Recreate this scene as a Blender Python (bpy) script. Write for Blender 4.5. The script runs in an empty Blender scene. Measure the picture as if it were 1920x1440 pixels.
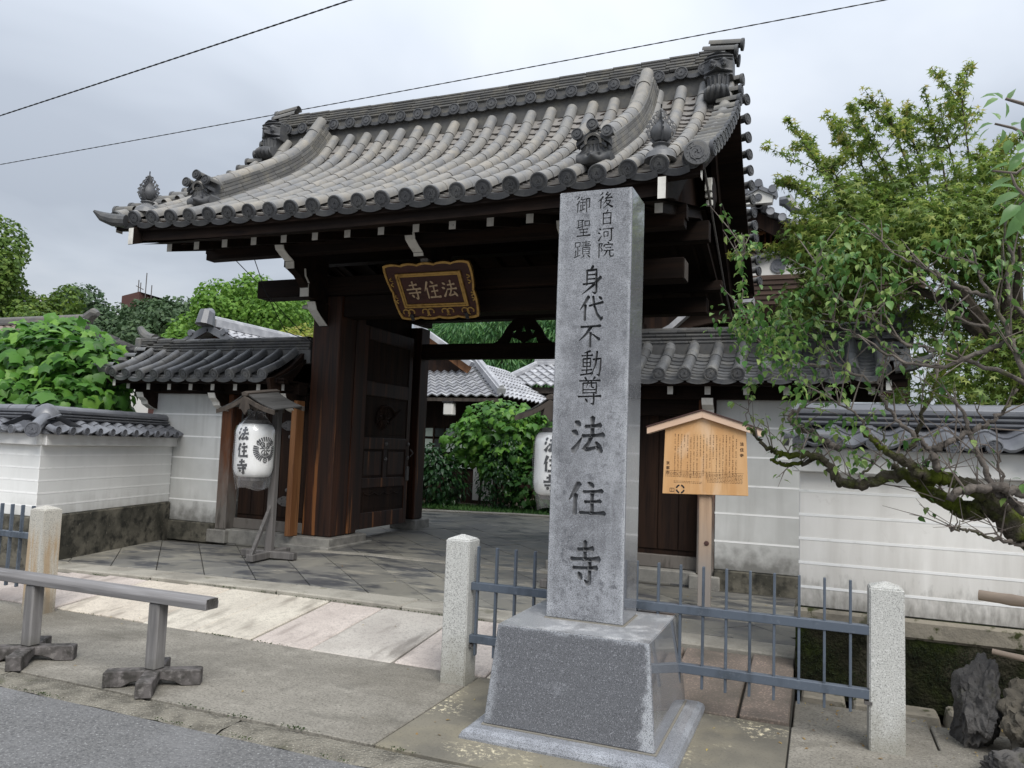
import bpy, bmesh, math, random
import numpy as np
from mathutils import Vector, Matrix, Euler
random.seed(7); np.random.seed(7)
R_ = math.radians
sc = bpy.context.scene
COL = sc.collection

# ------------------------------------------------------------------ camera
def cam_axes(yaw, pitch, roll):
    f = Vector((-math.sin(yaw)*math.cos(pitch), math.cos(yaw)*math.cos(pitch), math.sin(pitch)))
    r = Vector((math.cos(yaw), math.sin(yaw), 0)); u = r.cross(f)
    return math.cos(roll)*r + math.sin(roll)*u, -math.sin(roll)*r + math.cos(roll)*u, f
cr, cu, cf = cam_axes(R_(21.983), R_(4.669), R_(2.129))
cam = bpy.data.objects.new('camera', bpy.data.cameras.new('camera'))
COL.objects.link(cam)
cam.matrix_world = Matrix(((cr.x, cu.x, -cf.x, 0), (cr.y, cu.y, -cf.y, 0), (cr.z, cu.z, -cf.z, 1.6), (0, 0, 0, 1)))
cam.data.sensor_width = 36; cam.data.sensor_fit = 'HORIZONTAL'
cam.data.lens = 1440.5/1920*36
cam.data.clip_end = 2000; cam.data.clip_start = 0.05
sc.camera = cam

# ------------------------------------------------------------------ world, sun, exposure
SUN_EL, SUN_AZ = 50.0, 138.0          # azimuth clockwise from +Y: the bright part of the cloud stands behind the camera, a little to its right
wd = bpy.data.worlds.new('World'); sc.world = wd; wd.use_nodes = True
wt = wd.node_tree; wt.nodes.clear()
def wn(kind, **p):
    n = wt.nodes.new('ShaderNode'+kind)
    for k, v in p.items(): setattr(n, k, v)
    return n
wl = wt.links.new
sky = wn('TexSky', sky_type='NISHITA', sun_disc=False, sun_elevation=R_(SUN_EL), sun_rotation=R_(SUN_AZ), air_density=1.0, dust_density=2.0)
skys = wn('VectorMath', operation='SCALE'); skys.inputs['Scale'].default_value = 0.10; wl(sky.outputs[0], skys.inputs[0])
tc = wn('TexCoord'); sep = wn('SeparateXYZ'); wl(tc.outputs['Generated'], sep.inputs[0])
# flatten the dome so the cloud deck stretches towards the horizon
za = wn('Math', operation='ADD'); wl(sep.outputs[2], za.inputs[0]); za.inputs[1].default_value = 0.22
zm = wn('Math', operation='MAXIMUM'); wl(za.outputs[0], zm.inputs[0]); zm.inputs[1].default_value = 0.12
dv = wn('VectorMath', operation='DIVIDE'); wl(tc.outputs['Generated'], dv.inputs[0])
cmb = wn('CombineXYZ'); [wl(zm.outputs[0], cmb.inputs[i]) for i in range(3)]; wl(cmb.outputs[0], dv.inputs[1])
n1 = wn('TexNoise'); n1.inputs['Scale'].default_value = 0.85; n1.inputs['Detail'].default_value = 5; n1.inputs['Roughness'].default_value = 0.52
n1.inputs['Distortion'].default_value = 0.4
mpw = wn('Mapping'); mpw.inputs['Location'].default_value = (5.5, 8.0, 2.0); wl(dv.outputs[0], mpw.inputs['Vector']); wl(mpw.outputs[0], n1.inputs['Vector'])
cr1 = wn('ValToRGB'); wl(n1.outputs['Fac'], cr1.inputs[0])
e = cr1.color_ramp.elements
e[0].position, e[0].color = 0.37, (0.278, 0.305, 0.348, 1)
e[1].position, e[1].color = 0.63, (0.43, 0.455, 0.492, 1)
m_ = cr1.color_ramp.elements.new(0.5); m_.color = (0.365, 0.395, 0.44, 1)
mixw = wn('MixRGB'); mixw.inputs[0].default_value = 0.93
wl(skys.outputs[0], mixw.inputs[1]); wl(cr1.outputs[0], mixw.inputs[2])
# overcast sky: three times as bright overhead as at the horizon
gz_ = wn('MapRange'); wl(sep.outputs[2], gz_.inputs[0]); gz_.inputs[1].default_value = 0.0; gz_.inputs[2].default_value = 1.0; gz_.inputs[3].default_value = 0.50; gz_.inputs[4].default_value = 1.55
gsc = wn('VectorMath', operation='SCALE'); wl(mixw.outputs[0], gsc.inputs[0]); wl(gz_.outputs[0], gsc.inputs['Scale'])
bg = wn('Background'); bg.inputs['Strength'].default_value = 1.0; wl(gsc.outputs[0], bg.inputs[0])
wo = wn('OutputWorld'); wl(bg.outputs[0], wo.inputs[0])

sl = bpy.data.lights.new('sun', 'SUN'); sl.energy = 1.5; sl.angle = R_(35); sl.color = (1.0, 0.97, 0.92)
sun = bpy.data.objects.new('sun', sl); COL.objects.link(sun)
sd = Vector((math.sin(R_(SUN_AZ))*math.cos(R_(SUN_EL)), math.cos(R_(SUN_AZ))*math.cos(R_(SUN_EL)), math.sin(R_(SUN_EL))))
sun.rotation_euler = sd.to_track_quat('Z', 'Y').to_euler()
sc.view_settings.view_transform = 'Standard'; sc.view_settings.look = 'None'
sc.view_settings.exposure = 1.18; sc.view_settings.gamma = 1.0; sc.view_settings.use_curve_mapping = False
sc.render.engine = 'CYCLES'; sc.cycles.max_bounces = 6; sc.cycles.transparent_max_bounces = 12
sc.cycles.use_denoising = True

# ------------------------------------------------------------------ materials
def material(name):
    m = bpy.data.materials.new(name); m.use_nodes = True
    t = m.node_tree; b = t.nodes['Principled BSDF']
    return m, t, b
def nd(t, kind, ins=None, **p):
    n = t.nodes.new('ShaderNode'+kind)
    for k, v in p.items(): setattr(n, k, v)
    for k, v in (ins or {}).items():
        s = n.inputs[k]
        if isinstance(v, bpy.types.NodeSocket): t.links.new(v, s)
        elif isinstance(v, (tuple, list)) and len(v) == 3 and s.type == 'RGBA': s.default_value = (*v, 1)
        else: s.default_value = v
    return n
def mask(t, pos, d):
    """0..1 mask from a noise, voronoi or height description"""
    k = d.get('kind', 'noise'); st = d.get('stretch', (1, 1, 1)); off = d.get('off', (0, 0, 0))
    v = nd(t, 'Mapping', {'Vector': pos, 'Scale': tuple(d.get('scale', 4)*s for s in st), 'Location': off}).outputs[0]
    if k == 'voro': f = nd(t, 'TexVoronoi', {'Vector': v, 'Scale': 1.0}, feature=d.get('feature', 'F1')).outputs['Distance' if d.get('dist', True) else 'Color']
    elif k == 'white': f = nd(t, 'TexWhiteNoise', {'Vector': nd(t, 'VectorMath', {0: v}, operation='FLOOR').outputs[0]}).outputs['Value']
    elif k == 'cell': f = nd(t, 'SeparateColor', {0: nd(t, 'TexVoronoi', {'Vector': v, 'Scale': 1.0}).outputs['Color']}).outputs[0]
    else: f = nd(t, 'TexNoise', {'Vector': v, 'Scale': 1.0, 'Detail': d.get('detail', 5.0), 'Roughness': d.get('nr', .55), 'Distortion': d.get('dis', 0.0)}).outputs['Fac']
    if 'axis' in d:   # a stain that hugs one edge: full at r[0], gone at r[1], broken up by the noise
        q = nd(t, 'SeparateXYZ', {0: pos}).outputs[d['axis']]
        g = nd(t, 'MapRange', {0: q, 1: d['r'][0], 2: d['r'][1], 3: 1.0, 4: 0.0}).outputs[0]
        f = nd(t, 'Math', {0: nd(t, 'Math', {0: f, 1: g}, operation='ADD').outputs[0], 1: .5}, operation='MULTIPLY').outputs[0]
    if 'z' in d:      # full below z0, gone above z1, its edge broken up by the noise
        z0, z1 = d['z']; z = nd(t, 'SeparateXYZ', {0: pos}).outputs[2]
        zz = nd(t, 'Math', {0: f, 1: -d.get('amp', .6), 2: z}, operation='MULTIPLY_ADD').outputs[0]
        f = nd(t, 'MapRange', {0: zz, 1: z0-.5*d.get('amp', .6), 2: z1-.5*d.get('amp', .6), 3: 1.0, 4: 0.0}).outputs[0]
    else:
        f = nd(t, 'MapRange', {0: f, 1: d.get('lo', .4), 2: d.get('hi', .6), 3: 0.0, 4: 1.0}).outputs[0]
    if 'mul' in d: f = nd(t, 'Math', {0: f, 1: mask(t, pos, d['mul'])}, operation='MULTIPLY').outputs[0]
    a = d.get('amt', 1.0)
    return f if a == 1.0 else nd(t, 'Math', {0: f, 1: a}, operation='MULTIPLY').outputs[0]
def M(name, c, layers=(), rough=.7, spec=.3, bump=(), rnd=0.0, island=0.0, metal=0.0, rndcol=None, rlayers=(), coat=0.0):
    m, t, b = material(name)
    pos = nd(t, 'NewGeometry').outputs['Position']
    col = nd(t, 'RGB').outputs[0]; col.default_value = (*c, 1)
    for d in layers:
        col = nd(t, 'MixRGB', {0: mask(t, pos, d), 1: col, 2: d['c']}, blend_type=d.get('blend', 'MIX')).outputs[0]
    if rndcol:
        r = nd(t, 'ObjectInfo').outputs['Random']
        rp = nd(t, 'ValToRGB', {0: r}); rp.color_ramp.interpolation = 'CONSTANT'
        el = rp.color_ramp.elements
        while len(el) < len(rndcol): el.new(0.5)
        for i, cc in enumerate(rndcol): el[i].position = i/len(rndcol); el[i].color = (*cc, 1)
        col = nd(t, 'MixRGB', {0: 1.0, 1: col, 2: rp.outputs[0]}, blend_type='MULTIPLY').outputs[0]
    if rnd or island:
        r = nd(t, 'ObjectInfo').outputs['Random'] if rnd else nd(t, 'NewGeometry').outputs['Random Per Island']
        a = rnd or island
        v = nd(t, 'MapRange', {0: r, 3: 1-a, 4: 1+a}).outputs[0]
        col = nd(t, 'VectorMath', {0: col, 'Scale': v}, operation='SCALE').outputs[0]
    t.links.new(col, b.inputs['Base Color'])
    b.inputs['Specular IOR Level'].default_value = spec; b.inputs['Metallic'].default_value = metal
    b.inputs['Coat Weight'].default_value = coat
    ro = rough
    for d in rlayers:
        ro = nd(t, 'Mix', {0: mask(t, pos, d), 2: ro, 3: d['r']}).outputs[0]
    if isinstance(ro, float) or isinstance(ro, int): b.inputs['Roughness'].default_value = ro
    else: t.links.new(ro, b.inputs['Roughness'])
    prev = None
    for d in bump:
        bn = nd(t, 'Bump', {'Height': mask(t, pos, dict(d, lo=d.get('lo', 0.), hi=d.get('hi', 1.))), 'Strength': d.get('s', .3), 'Distance': d.get('d', .01)})
        if prev: t.links.new(prev, bn.inputs['Normal'])
        prev = bn.outputs[0]
    if prev: t.links.new(prev, b.inputs['Normal'])
    return m
def leafmat(name, cols, trans=.35, rough=.45, by_object=False, young=None):
    m, t, b = material(name)
    r = (nd(t, 'ObjectInfo') if by_object else nd(t, 'NewGeometry')).outputs['Random' if by_object else 'Random Per Island']
    rp = nd(t, 'ValToRGB', {0: r}); el = rp.color_ramp.elements
    while len(el) < len(cols): el.new(.5)
    for i, cc in enumerate(cols): el[i].position = i/max(1, len(cols)-1); el[i].color = (*cc, 1)
    col = rp.outputs[0]
    pos = nd(t, 'NewGeometry').outputs['Position']
    col = nd(t, 'MixRGB', {0: mask(t, pos, dict(scale=1.7, lo=.35, hi=.75, amt=.5)), 1: col, 2: tuple(x*.6 for x in cols[0])}).outputs[0]
    if young:
        col = nd(t, 'MixRGB', {0: mask(t, pos, young), 1: col, 2: young['c']}).outputs[0]
    t.links.new(col, b.inputs['Base Color']); b.inputs['Roughness'].default_value = rough
    b.inputs['Specular IOR Level'].default_value = .35
    tr = nd(t, 'BsdfTranslucent', {'Color': nd(t, 'VectorMath', {0: col, 'Scale': 1.25}, operation='SCALE').outputs[0]})
    mx = nd(t, 'MixShader', {0: trans}); t.links.new(b.outputs[0], mx.inputs[1]); t.links.new(tr.outputs[0], mx.inputs[2])
    t.links.new(mx.outputs[0], t.nodes['Material Output'].inputs[0])
    return m

MAT = {}
V = lambda *a, **k: dict(*a, **k)
MAT['tile'] = M('roof_tile', (.205, .201, .193), [V(scale=2.3, c=(.30, .275, .235), lo=.45, hi=.7, amt=.7), V(scale=9, c=(.15, .158, .172), lo=.48, hi=.72, amt=.75), V(scale=38, c=(.34, .335, .32), lo=.55, hi=.75, amt=.4), V(scale=1.2, stretch=(1, .5, .5), nr=.65, c=(.13, .125, .11), lo=.56, hi=.72, amt=.55)],
    rough=.62, spec=.35, bump=[V(scale=60, s=.25, d=.006)], rndcol=[(1.0, 1.0, 1.0), (.93, .945, .97), (1.05, 1.03, .99), (.9, .905, .92), (1.02, 1.01, .99), (1.07, 1.05, 1.01), (.97, .975, .975)])
MAT['tile_pan'] = M('pan_tile', (.205, .193, .178), [V(scale=3, c=(.17, .165, .165), lo=.42, hi=.66, amt=.8), V(scale=16, c=(.32, .29, .25), lo=.52, hi=.72, amt=.5)], rough=.7, bump=[V(scale=60, s=.25, d=.006)], rnd=.14)
MAT['tile_pan_s'] = M('pan_tile_far', (.205, .193, .178), [V(scale=3, c=(.17, .165, .165), lo=.42, hi=.66, amt=.8), V(scale=16, c=(.32, .29, .25), lo=.52, hi=.72, amt=.5)], rough=.7, island=.14)
MAT['tile_dark'] = M('dark_tile', (.068, .070, .075), [V(scale=6, c=(.13, .13, .125), lo=.45, hi=.7, amt=.7), V(scale=25, c=(.05, .053, .06), lo=.5, hi=.7, amt=.6)], rough=.55, spec=.4, bump=[V(scale=70, s=.2, d=.004)], rnd=.2)
MAT['tile_wing'] = M('wing_tile', (.125, .128, .133), [V(scale=5, c=(.19, .185, .17), lo=.45, hi=.7, amt=.7), V(scale=22, c=(.075, .08, .09), lo=.5, hi=.72, amt=.7)], rough=.5, spec=.45, bump=[V(scale=70, s=.2, d=.004)], rnd=.25)
MAT['tile_wall'] = M('wall_tile', (.115, .12, .135), [V(scale=7, c=(.17, .175, .185), lo=.45, hi=.7, amt=.6)], rough=.34, spec=.55, bump=[V(scale=50, s=.12, d=.004)], rnd=.14)
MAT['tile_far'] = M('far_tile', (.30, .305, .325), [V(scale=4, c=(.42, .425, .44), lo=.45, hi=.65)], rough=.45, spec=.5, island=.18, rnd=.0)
MAT['ridge'] = M('ridge_tile', (.125, .123, .118), [V(scale=5, c=(.21, .195, .16), lo=.45, hi=.7, amt=.7), V(scale=22, c=(.09, .093, .1), lo=.5, hi=.72, amt=.7), V(scale=13, c=(.17, .18, .13), lo=.6, hi=.75, amt=.35)], rough=.68, bump=[V(scale=70, s=.25, d=.005)], rnd=.22)
MAT['ridge_wing'] = M('wing_ridge_tile', (.105, .105, .105), [V(scale=6, c=(.15, .142, .125), lo=.45, hi=.7, amt=.7), V(scale=22, c=(.06, .063, .07), lo=.5, hi=.72, amt=.7)], rough=.6, bump=[V(scale=70, s=.25, d=.005)], rnd=.25)
MAT['wood'] = M('dark_wood', (.019, .0115, .0088), [V(scale=7, stretch=(1, 1, .09), c=(.036, .019, .012), lo=.42, hi=.68), V(scale=40, stretch=(1, 1, .05), c=(.008, .006, .006), lo=.5, hi=.7, amt=.8)], rough=.7, spec=.14, bump=[V(scale=60, stretch=(1, 1, .05), s=.35, d=.004)])
MAT['woodx'] = M('dark_beam_wood', (.0135, .0095, .008), [V(scale=7, stretch=(.09, 1, 1), c=(.026, .0155, .011), lo=.42, hi=.68), V(scale=40, stretch=(.05, 1, 1), c=(.008, .006, .006), lo=.5, hi=.7, amt=.8)], rough=.75, spec=.1, bump=[V(scale=60, stretch=(.05, 1, 1), s=.3, d=.004)])
MAT['pillar'] = M('pillar_wood', (.026, .0135, .0095), [V(scale=6, stretch=(1, 1, .08), c=(.08, .028, .012), lo=.45, hi=.7, amt=.8), V(scale=26, stretch=(1, 1, .035), c=(.009, .006, .006), lo=.5, hi=.66, amt=.85), V(scale=11, stretch=(1, 1, .05), c=(.26, .105, .036), lo=.60, hi=.68, amt=.8, mul=V(scale=3, z=(1.2, 2.2), amp=1.2))], rough=.55, spec=.28, bump=[V(scale=60, stretch=(1, 1, .05), s=.4, d=.004)])
MAT['wood_orange'] = M('worn_post_wood', (.19, .082, .033), [V(scale=12, stretch=(1, 1, .07), c=(.27, .13, .055), lo=.4, hi=.66), V(scale=4, c=(.045, .024, .015), z=(1.7, 2.1), amp=.0, amt=.0), V(scale=30, stretch=(1, 1, .05), c=(.09, .038, .017), lo=.55, hi=.7, amt=.8)], rough=.6, bump=[V(scale=60, stretch=(1, 1, .05), s=.4, d=.004)])
MAT['wood_post'] = M('side_post_wood', (.13, .05, .022), [V(scale=12, stretch=(1, 1, .07), c=(.06, .026, .015), lo=.42, hi=.62), V(scale=5, stretch=(2, 2, .7), c=(.16, .145, .13), z=(.55, 1.5), amp=1.6), V(scale=9, stretch=(1, 1, .2), c=(.03, .022, .018), lo=.55, hi=.72, amt=.8)], rough=.75, bump=[V(scale=60, stretch=(1, 1, .05), s=.4, d=.004)])
MAT['wood_grey'] = M('weathered_wood', (.195, .188, .188), [V(scale=9, stretch=(.1, 1, 1), c=(.125, .12, .12), lo=.42, hi=.66), V(scale=50, stretch=(.05, 1, 1), c=(.28, .275, .28), lo=.5, hi=.7, amt=.6)], rough=.78, bump=[V(scale=90, stretch=(.05, 1, 1), s=.5, d=.003)])
MAT['wood_greyz'] = M('weathered_post_wood', (.185, .178, .175), [V(scale=9, stretch=(1, 1, .1), c=(.115, .11, .108), lo=.42, hi=.66), V(scale=60, stretch=(1, 1, .05), c=(.26, .25, .245), lo=.5, hi=.7, amt=.6), V(scale=14, c=(.08, .078, .06), z=(.02, .2), amp=.2, amt=.7)], rough=.8, bump=[V(scale=90, stretch=(1, 1, .05), s=.5, d=.003)])
MAT['wood_foot'] = M('rotting_foot_wood', (.115, .105, .102), [V(scale=14, c=(.045, .042, .038), lo=.42, hi=.62), V(scale=30, c=(.23, .215, .205), lo=.55, hi=.7, amt=.6)], rough=.85, bump=[V(scale=50, s=.6, d=.006)])
MAT['wood_lantern'] = M('lantern_wood', (.075, .062, .052), [V(scale=12, stretch=(1, .1, .3), c=(.042, .035, .03), lo=.42, hi=.66)], rough=.8, bump=[V(scale=60, s=.4, d=.003)])
MAT['plank_roof'] = M('lantern_plank', (.07, .069, .068), [V(scale=12, stretch=(1, .1, .3), c=(.042, .042, .041), lo=.42, hi=.66)], rough=.75, rnd=.12)
MAT['cypress'] = M('fresh_cypress', (.60, .335, .145), [V(scale=5, stretch=(1, 1, .18), c=(.68, .42, .21), lo=.4, hi=.62), V(scale=3.2, stretch=(1, 1, .45), dis=1.2, c=(.70, .50, .33), lo=.58, hi=.72, amt=.75), V(scale=30, stretch=(1, 1, .06), c=(.47, .25, .10), lo=.55, hi=.7, amt=.5)], rough=.5, spec=.35)
MAT['cypress_pale'] = M('pale_cypress', (.62, .43, .31), [V(scale=8, stretch=(.15, 1, 1), c=(.67, .50, .38), lo=.4, hi=.62)], rough=.6)
MAT['cypress_post'] = M('weathered_cypress_post', (.45, .315, .215), [V(scale=10, stretch=(1, 1, .06), c=(.31, .21, .14), lo=.45, hi=.62), V(scale=6, stretch=(1, 1, .4), c=(.30, .285, .27), z=(.5, 1.1), amp=.6, amt=.8)], rough=.7, bump=[V(scale=90, stretch=(1, 1, .05), s=.3, d=.003)])
MAT['copper'] = M('dark_copper', (.075, .038, .032), rough=.5, spec=.4)
MAT['white'] = M('white_paint', (.66, .645, .60), [V(scale=9, c=(.42, .40, .36), lo=.5, hi=.72, amt=.7), V(scale=26, c=(.12, .11, .1), lo=.66, hi=.72, amt=.6)], rough=.8, bump=[V(scale=40, s=.3, d=.003)])
MAT['plaster'] = M('plaster', (.62, .625, .61), [V(scale=1.3, c=(.49, .495, .48), lo=.4, hi=.65), V(scale=5, stretch=(1.5, 1.5, .12), c=(.42, .42, .405), lo=.54, hi=.7, amt=.5), V(scale=7, stretch=(1, 1, .25), c=(.38, .375, .36), z=(.45, .85), amp=.7, amt=.6), V(scale=9, c=(.10, .098, .088), z=(.36, .62), amp=.55, amt=.75)], rough=.85, bump=[V(scale=30, s=.12, d=.004)])
MAT['plaster_l'] = M('plaster_left_wall', (.76, .765, .75), [V(scale=1.3, c=(.70, .705, .69), lo=.4, hi=.65), V(scale=5, stretch=(1.5, 1.5, .12), c=(.63, .635, .62), lo=.52, hi=.7, amt=.45), V(scale=9, stretch=(1, 1, .4), c=(.33, .325, .30), z=(.50, .82), amp=.5, amt=.6)], rough=.85, bump=[V(scale=30, s=.1, d=.004)])
MAT['plaster_r'] = M('plaster_right_wall', (.80, .785, .755), [V(scale=1.1, c=(.745, .727, .695), lo=.4, hi=.65), V(scale=5, stretch=(1.5, 1.5, .12), c=(.62, .60, .565), lo=.52, hi=.7, amt=.5), V(scale=2.3, nr=.7, dis=1.5, c=(.60, .575, .54), lo=.60, hi=.66, amt=.35), V(scale=9, stretch=(1.4, 1.4, .16), c=(.46, .435, .395), z=(.62, 1.12), amp=.9, amt=.5), V(scale=26, stretch=(1.4, 1.4, .5), c=(.12, .112, .095), z=(.48, .76), amp=.45, amt=.75)], rough=.85, bump=[V(scale=30, s=.1, d=.004)])
MAT['frieze'] = M('white_plaster_band', (.76, .755, .735), [V(scale=2, stretch=(1, 1, .3), c=(.70, .70, .68), lo=.45, hi=.7)], rough=.85)
MAT['stripe'] = M('white_line', (.84, .84, .83), [V(scale=12, c=(.6, .6, .57), lo=.55, hi=.72, amt=.5)], rough=.8)
MAT['stone_base'] = M('mossy_stone', (.135, .125, .10), [V(scale=3, c=(.05, .048, .038), lo=.38, hi=.6), V(scale=9, c=(.02, .02, .017), lo=.48, hi=.66, amt=.9), V(scale=24, c=(.26, .24, .19), lo=.62, hi=.74, amt=.6)], rough=.85, bump=[V(scale=14, s=.5, d=.02)])
MAT['moss_base'] = M('deep_moss', (.024, .023, .014), [V(scale=3, c=(.028, .04, .009), lo=.42, hi=.66), V(scale=2, off=(1, 4, 2), c=(.075, .068, .052), lo=.55, hi=.68, amt=.7), V(scale=14, c=(.009, .010, .006), lo=.48, hi=.68, amt=.9), V(scale=7, c=(.15, .14, .11), z=(99, 100), amt=0.0)], rough=.95, spec=.1, bump=[V(scale=45, s=.9, d=.03), V(scale=9, s=.6, d=.05)])
MAT['coping'] = M('lichen_coping', (.25, .225, .18), [V(scale=12, c=(.04, .045, .015), lo=.56, hi=.64), V(scale=5, c=(.16, .145, .12), lo=.45, hi=.7)], rough=.9, bump=[V(scale=40, s=.5, d=.01)])
MAT['plinth'] = M('pillar_plinth_stone', (.27, .26, .235), [V(scale=6, c=(.17, .163, .15), lo=.4, hi=.65), V(scale=60, c=(.36, .35, .32), lo=.55, hi=.7, amt=.4)], rough=.8, bump=[V(scale=60, s=.3, d=.004)])
MAT['gran_post'] = M('speckled_granite', (.50, .50, .475), [V(scale=150, c=(.17, .17, .165), lo=.52, hi=.62, detail=2., amt=.75), V(scale=95, c=(.70, .70, .68), lo=.57, hi=.66, detail=2., amt=.6), V(scale=8, c=(.20, .185, .14), z=(.02, .3), amp=.5, amt=.6), V(scale=2.5, c=(.33, .31, .24), lo=.58, hi=.75, amt=.5)], rough=.7, bump=[V(scale=120, s=.3, d=.003)])
MAT['gran_rust'] = M('rusty_granite', (.47, .45, .40), [V(scale=150, c=(.17, .17, .16), lo=.52, hi=.62, detail=2., amt=.7), V(scale=7, stretch=(1.6, 1.6, .14), c=(.36, .24, .12), lo=.46, hi=.58, amt=.7, mul=V(scale=3, z=(.6, .85), amp=.5)), V(scale=9, c=(.12, .11, .09), z=(.02, .25), amp=.5, amt=.6)], rough=.75, bump=[V(scale=120, s=.3, d=.003)])
_sp = [V(scale=210, c=(.045, .048, .055), lo=.50, hi=.60, detail=2., amt=.75), V(scale=170, c=(.36, .37, .40), lo=.585, hi=.66, detail=2., off=(9, 3, 1), amt=.7)]
_fl = [V(scale=3.2, nr=.74, detail=10., c=(.46, .475, .505), lo=.46, hi=.66, amt=.7), V(scale=26, nr=.75, detail=8., c=(.085, .088, .097), lo=.50, hi=.60, amt=.85, mul=V(scale=2.4, off=(3, 1, 7), lo=.40, hi=.56)), V(scale=2.6, nr=.7, off=(8, 2, 4), c=(.125, .128, .138), lo=.53, hi=.66, amt=.7), V(scale=1.6, nr=.7, off=(5, 5, 2), c=(.15, .155, .17), lo=.55, hi=.66, amt=.6)]
MAT['stele'] = M('stele_granite', (.225, .232, .248), _fl+[V(scale=11, stretch=(1, 1, .05), c=(.40, .415, .44), lo=.54, hi=.68, amt=.45), V(scale=7, nr=.75, detail=9., axis=0, r=(-1.03, -1.10), c=(.5, .515, .54), lo=.52, hi=.66, amt=.7), V(scale=5, nr=.75, detail=9., axis=0, r=(-1.50, -1.36), c=(.46, .475, .5), lo=.58, hi=.74, amt=.6)]+_sp, rough=.46, spec=.5, rlayers=[V(scale=3.2, nr=.72, detail=9., lo=.50, hi=.66, r=.75)])
MAT['stele_side'] = M('polished_granite', (.20, .205, .22), [V(scale=2.4, stretch=(1, 1, .5), nr=.72, detail=9., c=(.34, .35, .375), lo=.47, hi=.66, amt=.65)]+_sp, rough=.09, spec=.85, coat=.6, rlayers=[V(scale=2.4, stretch=(1, 1, .5), nr=.72, detail=9., lo=.50, hi=.68, r=.3)])
MAT['stele_base'] = M('plinth_granite', (.128, .132, .143), [V(scale=2.2, nr=.75, detail=9., c=(.38, .395, .43), lo=.575, hi=.68, amt=.6), V(scale=7, nr=.75, detail=9., axis=0, r=(-.80, -1.0), c=(.50, .52, .55), lo=.60, hi=.67, amt=.75), V(scale=7, nr=.75, detail=9., axis=0, r=(-1.70, -1.56), c=(.42, .44, .47), lo=.62, hi=.76, amt=.6), V(scale=7, nr=.75, detail=9., axis=2, r=(.60, .5), c=(.42, .44, .47), lo=.66, hi=.73, amt=.6)]+_sp, rough=.4, spec=.5)
MAT['stele_trim'] = M('trim_granite', (.23, .24, .262), [V(scale=3.4, nr=.75, detail=9., c=(.42, .44, .48), lo=.48, hi=.64, amt=.7)]+_sp, rough=.35, spec=.55)
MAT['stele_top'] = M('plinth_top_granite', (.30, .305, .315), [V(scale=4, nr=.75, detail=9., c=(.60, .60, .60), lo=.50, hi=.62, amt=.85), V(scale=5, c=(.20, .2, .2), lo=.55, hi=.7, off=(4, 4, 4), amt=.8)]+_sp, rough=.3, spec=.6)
MAT['grout'] = M('mortar', (.22, .205, .175), rough=.9)
MAT['asphalt'] = M('asphalt', (.150, .149, .148), [V(scale=55, c=(.085, .085, .087), lo=.48, hi=.60, detail=4., nr=.7, amt=.85), V(scale=70, c=(.50, .50, .49), lo=.57, hi=.66, detail=4., nr=.7, off=(3, 8, 2), amt=.55), V(scale=.9, c=(.225, .225, .228), lo=.45, hi=.65, amt=.6)], rough=.85, bump=[V(scale=60, s=.9, d=.014)])
MAT['gutter'] = M('worn_kerb_concrete', (.20, .185, .152), [V(scale=6, c=(.095, .088, .072), lo=.44, hi=.62, amt=.85), V(kind='voro', scale=70, c=(.40, .38, .32), lo=.30, hi=.16, amt=.6), V(scale=3, c=(.05, .06, .02), lo=.62, hi=.72, amt=.7)], rough=.9, bump=[V(kind='voro', scale=60, s=.9, d=.012), V(scale=9, s=.5, d=.02)])
MAT['concrete'] = M('apron_concrete', (.255, .238, .205), [V(scale=1.1, c=(.185, .172, .148), lo=.40, hi=.62), V(scale=4.5, c=(.32, .30, .26), lo=.52, hi=.7, amt=.7), V(scale=1.7, stretch=(.6, 1.3, 1), nr=.65, c=(.105, .098, .083), lo=.52, hi=.68, amt=.85), V(scale=.7, c=(.125, .112, .09), lo=.5, hi=.66, amt=.6), V(scale=14, nr=.7, c=(.12, .112, .095), lo=.5, hi=.68, amt=.5), V(scale=60, nr=.7, c=(.085, .08, .066), lo=.5, hi=.64, amt=.75), V(scale=75, nr=.7, c=(.42, .395, .33), lo=.57, hi=.68, amt=.75)], rough=.88, bump=[V(scale=60, s=.6, d=.01), V(scale=12, s=.3, d=.02)])
MAT['lichen'] = M('lichen_concrete', (.185, .17, .135), [V(scale=1.4, c=(.12, .112, .094), lo=.40, hi=.62), V(scale=1.8, c=(.24, .215, .155), lo=.46, hi=.62, amt=.7), V(scale=30, nr=.75, detail=8., c=(.68, .61, .43), lo=.53, hi=.58, amt=.9, mul=V(scale=1.9, lo=.52, hi=.64, detail=4.)), V(scale=70, c=(.09, .085, .07), lo=.56, hi=.66, amt=.5)], rough=.9, bump=[V(scale=60, s=.4, d=.006)])
MAT['slab'] = M('ramp_slab', (.56, .53, .49), [V(scale=2, c=(.44, .41, .38), lo=.4, hi=.66), V(scale=75, c=(.30, .28, .27), lo=.52, hi=.64, detail=3., amt=.6), V(scale=3, stretch=(2.2, .6, 1), c=(.22, .2, .18), lo=.53, hi=.70, amt=.75), V(scale=20, nr=.7, c=(.30, .28, .26), lo=.52, hi=.66, amt=.5)], rough=.75, bump=[V(scale=80, s=.5, d=.006)],
    rndcol=[(1.02, 1.0, .92), (.98, .92, .9), (.86, .80, .79), (1.0, 1.0, .96), (.84, .83, .81), (1.04, .99, .90)])
MAT['slab_r'] = M('brown_ramp_slab', (.19, .155, .13), [V(scale=70, c=(.36, .27, .22), lo=.54, hi=.62, detail=3., amt=.8), V(scale=2, c=(.10, .09, .075), lo=.42, hi=.62, amt=.8)], rough=.8, bump=[V(scale=80, s=.5, d=.006)])
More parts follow.
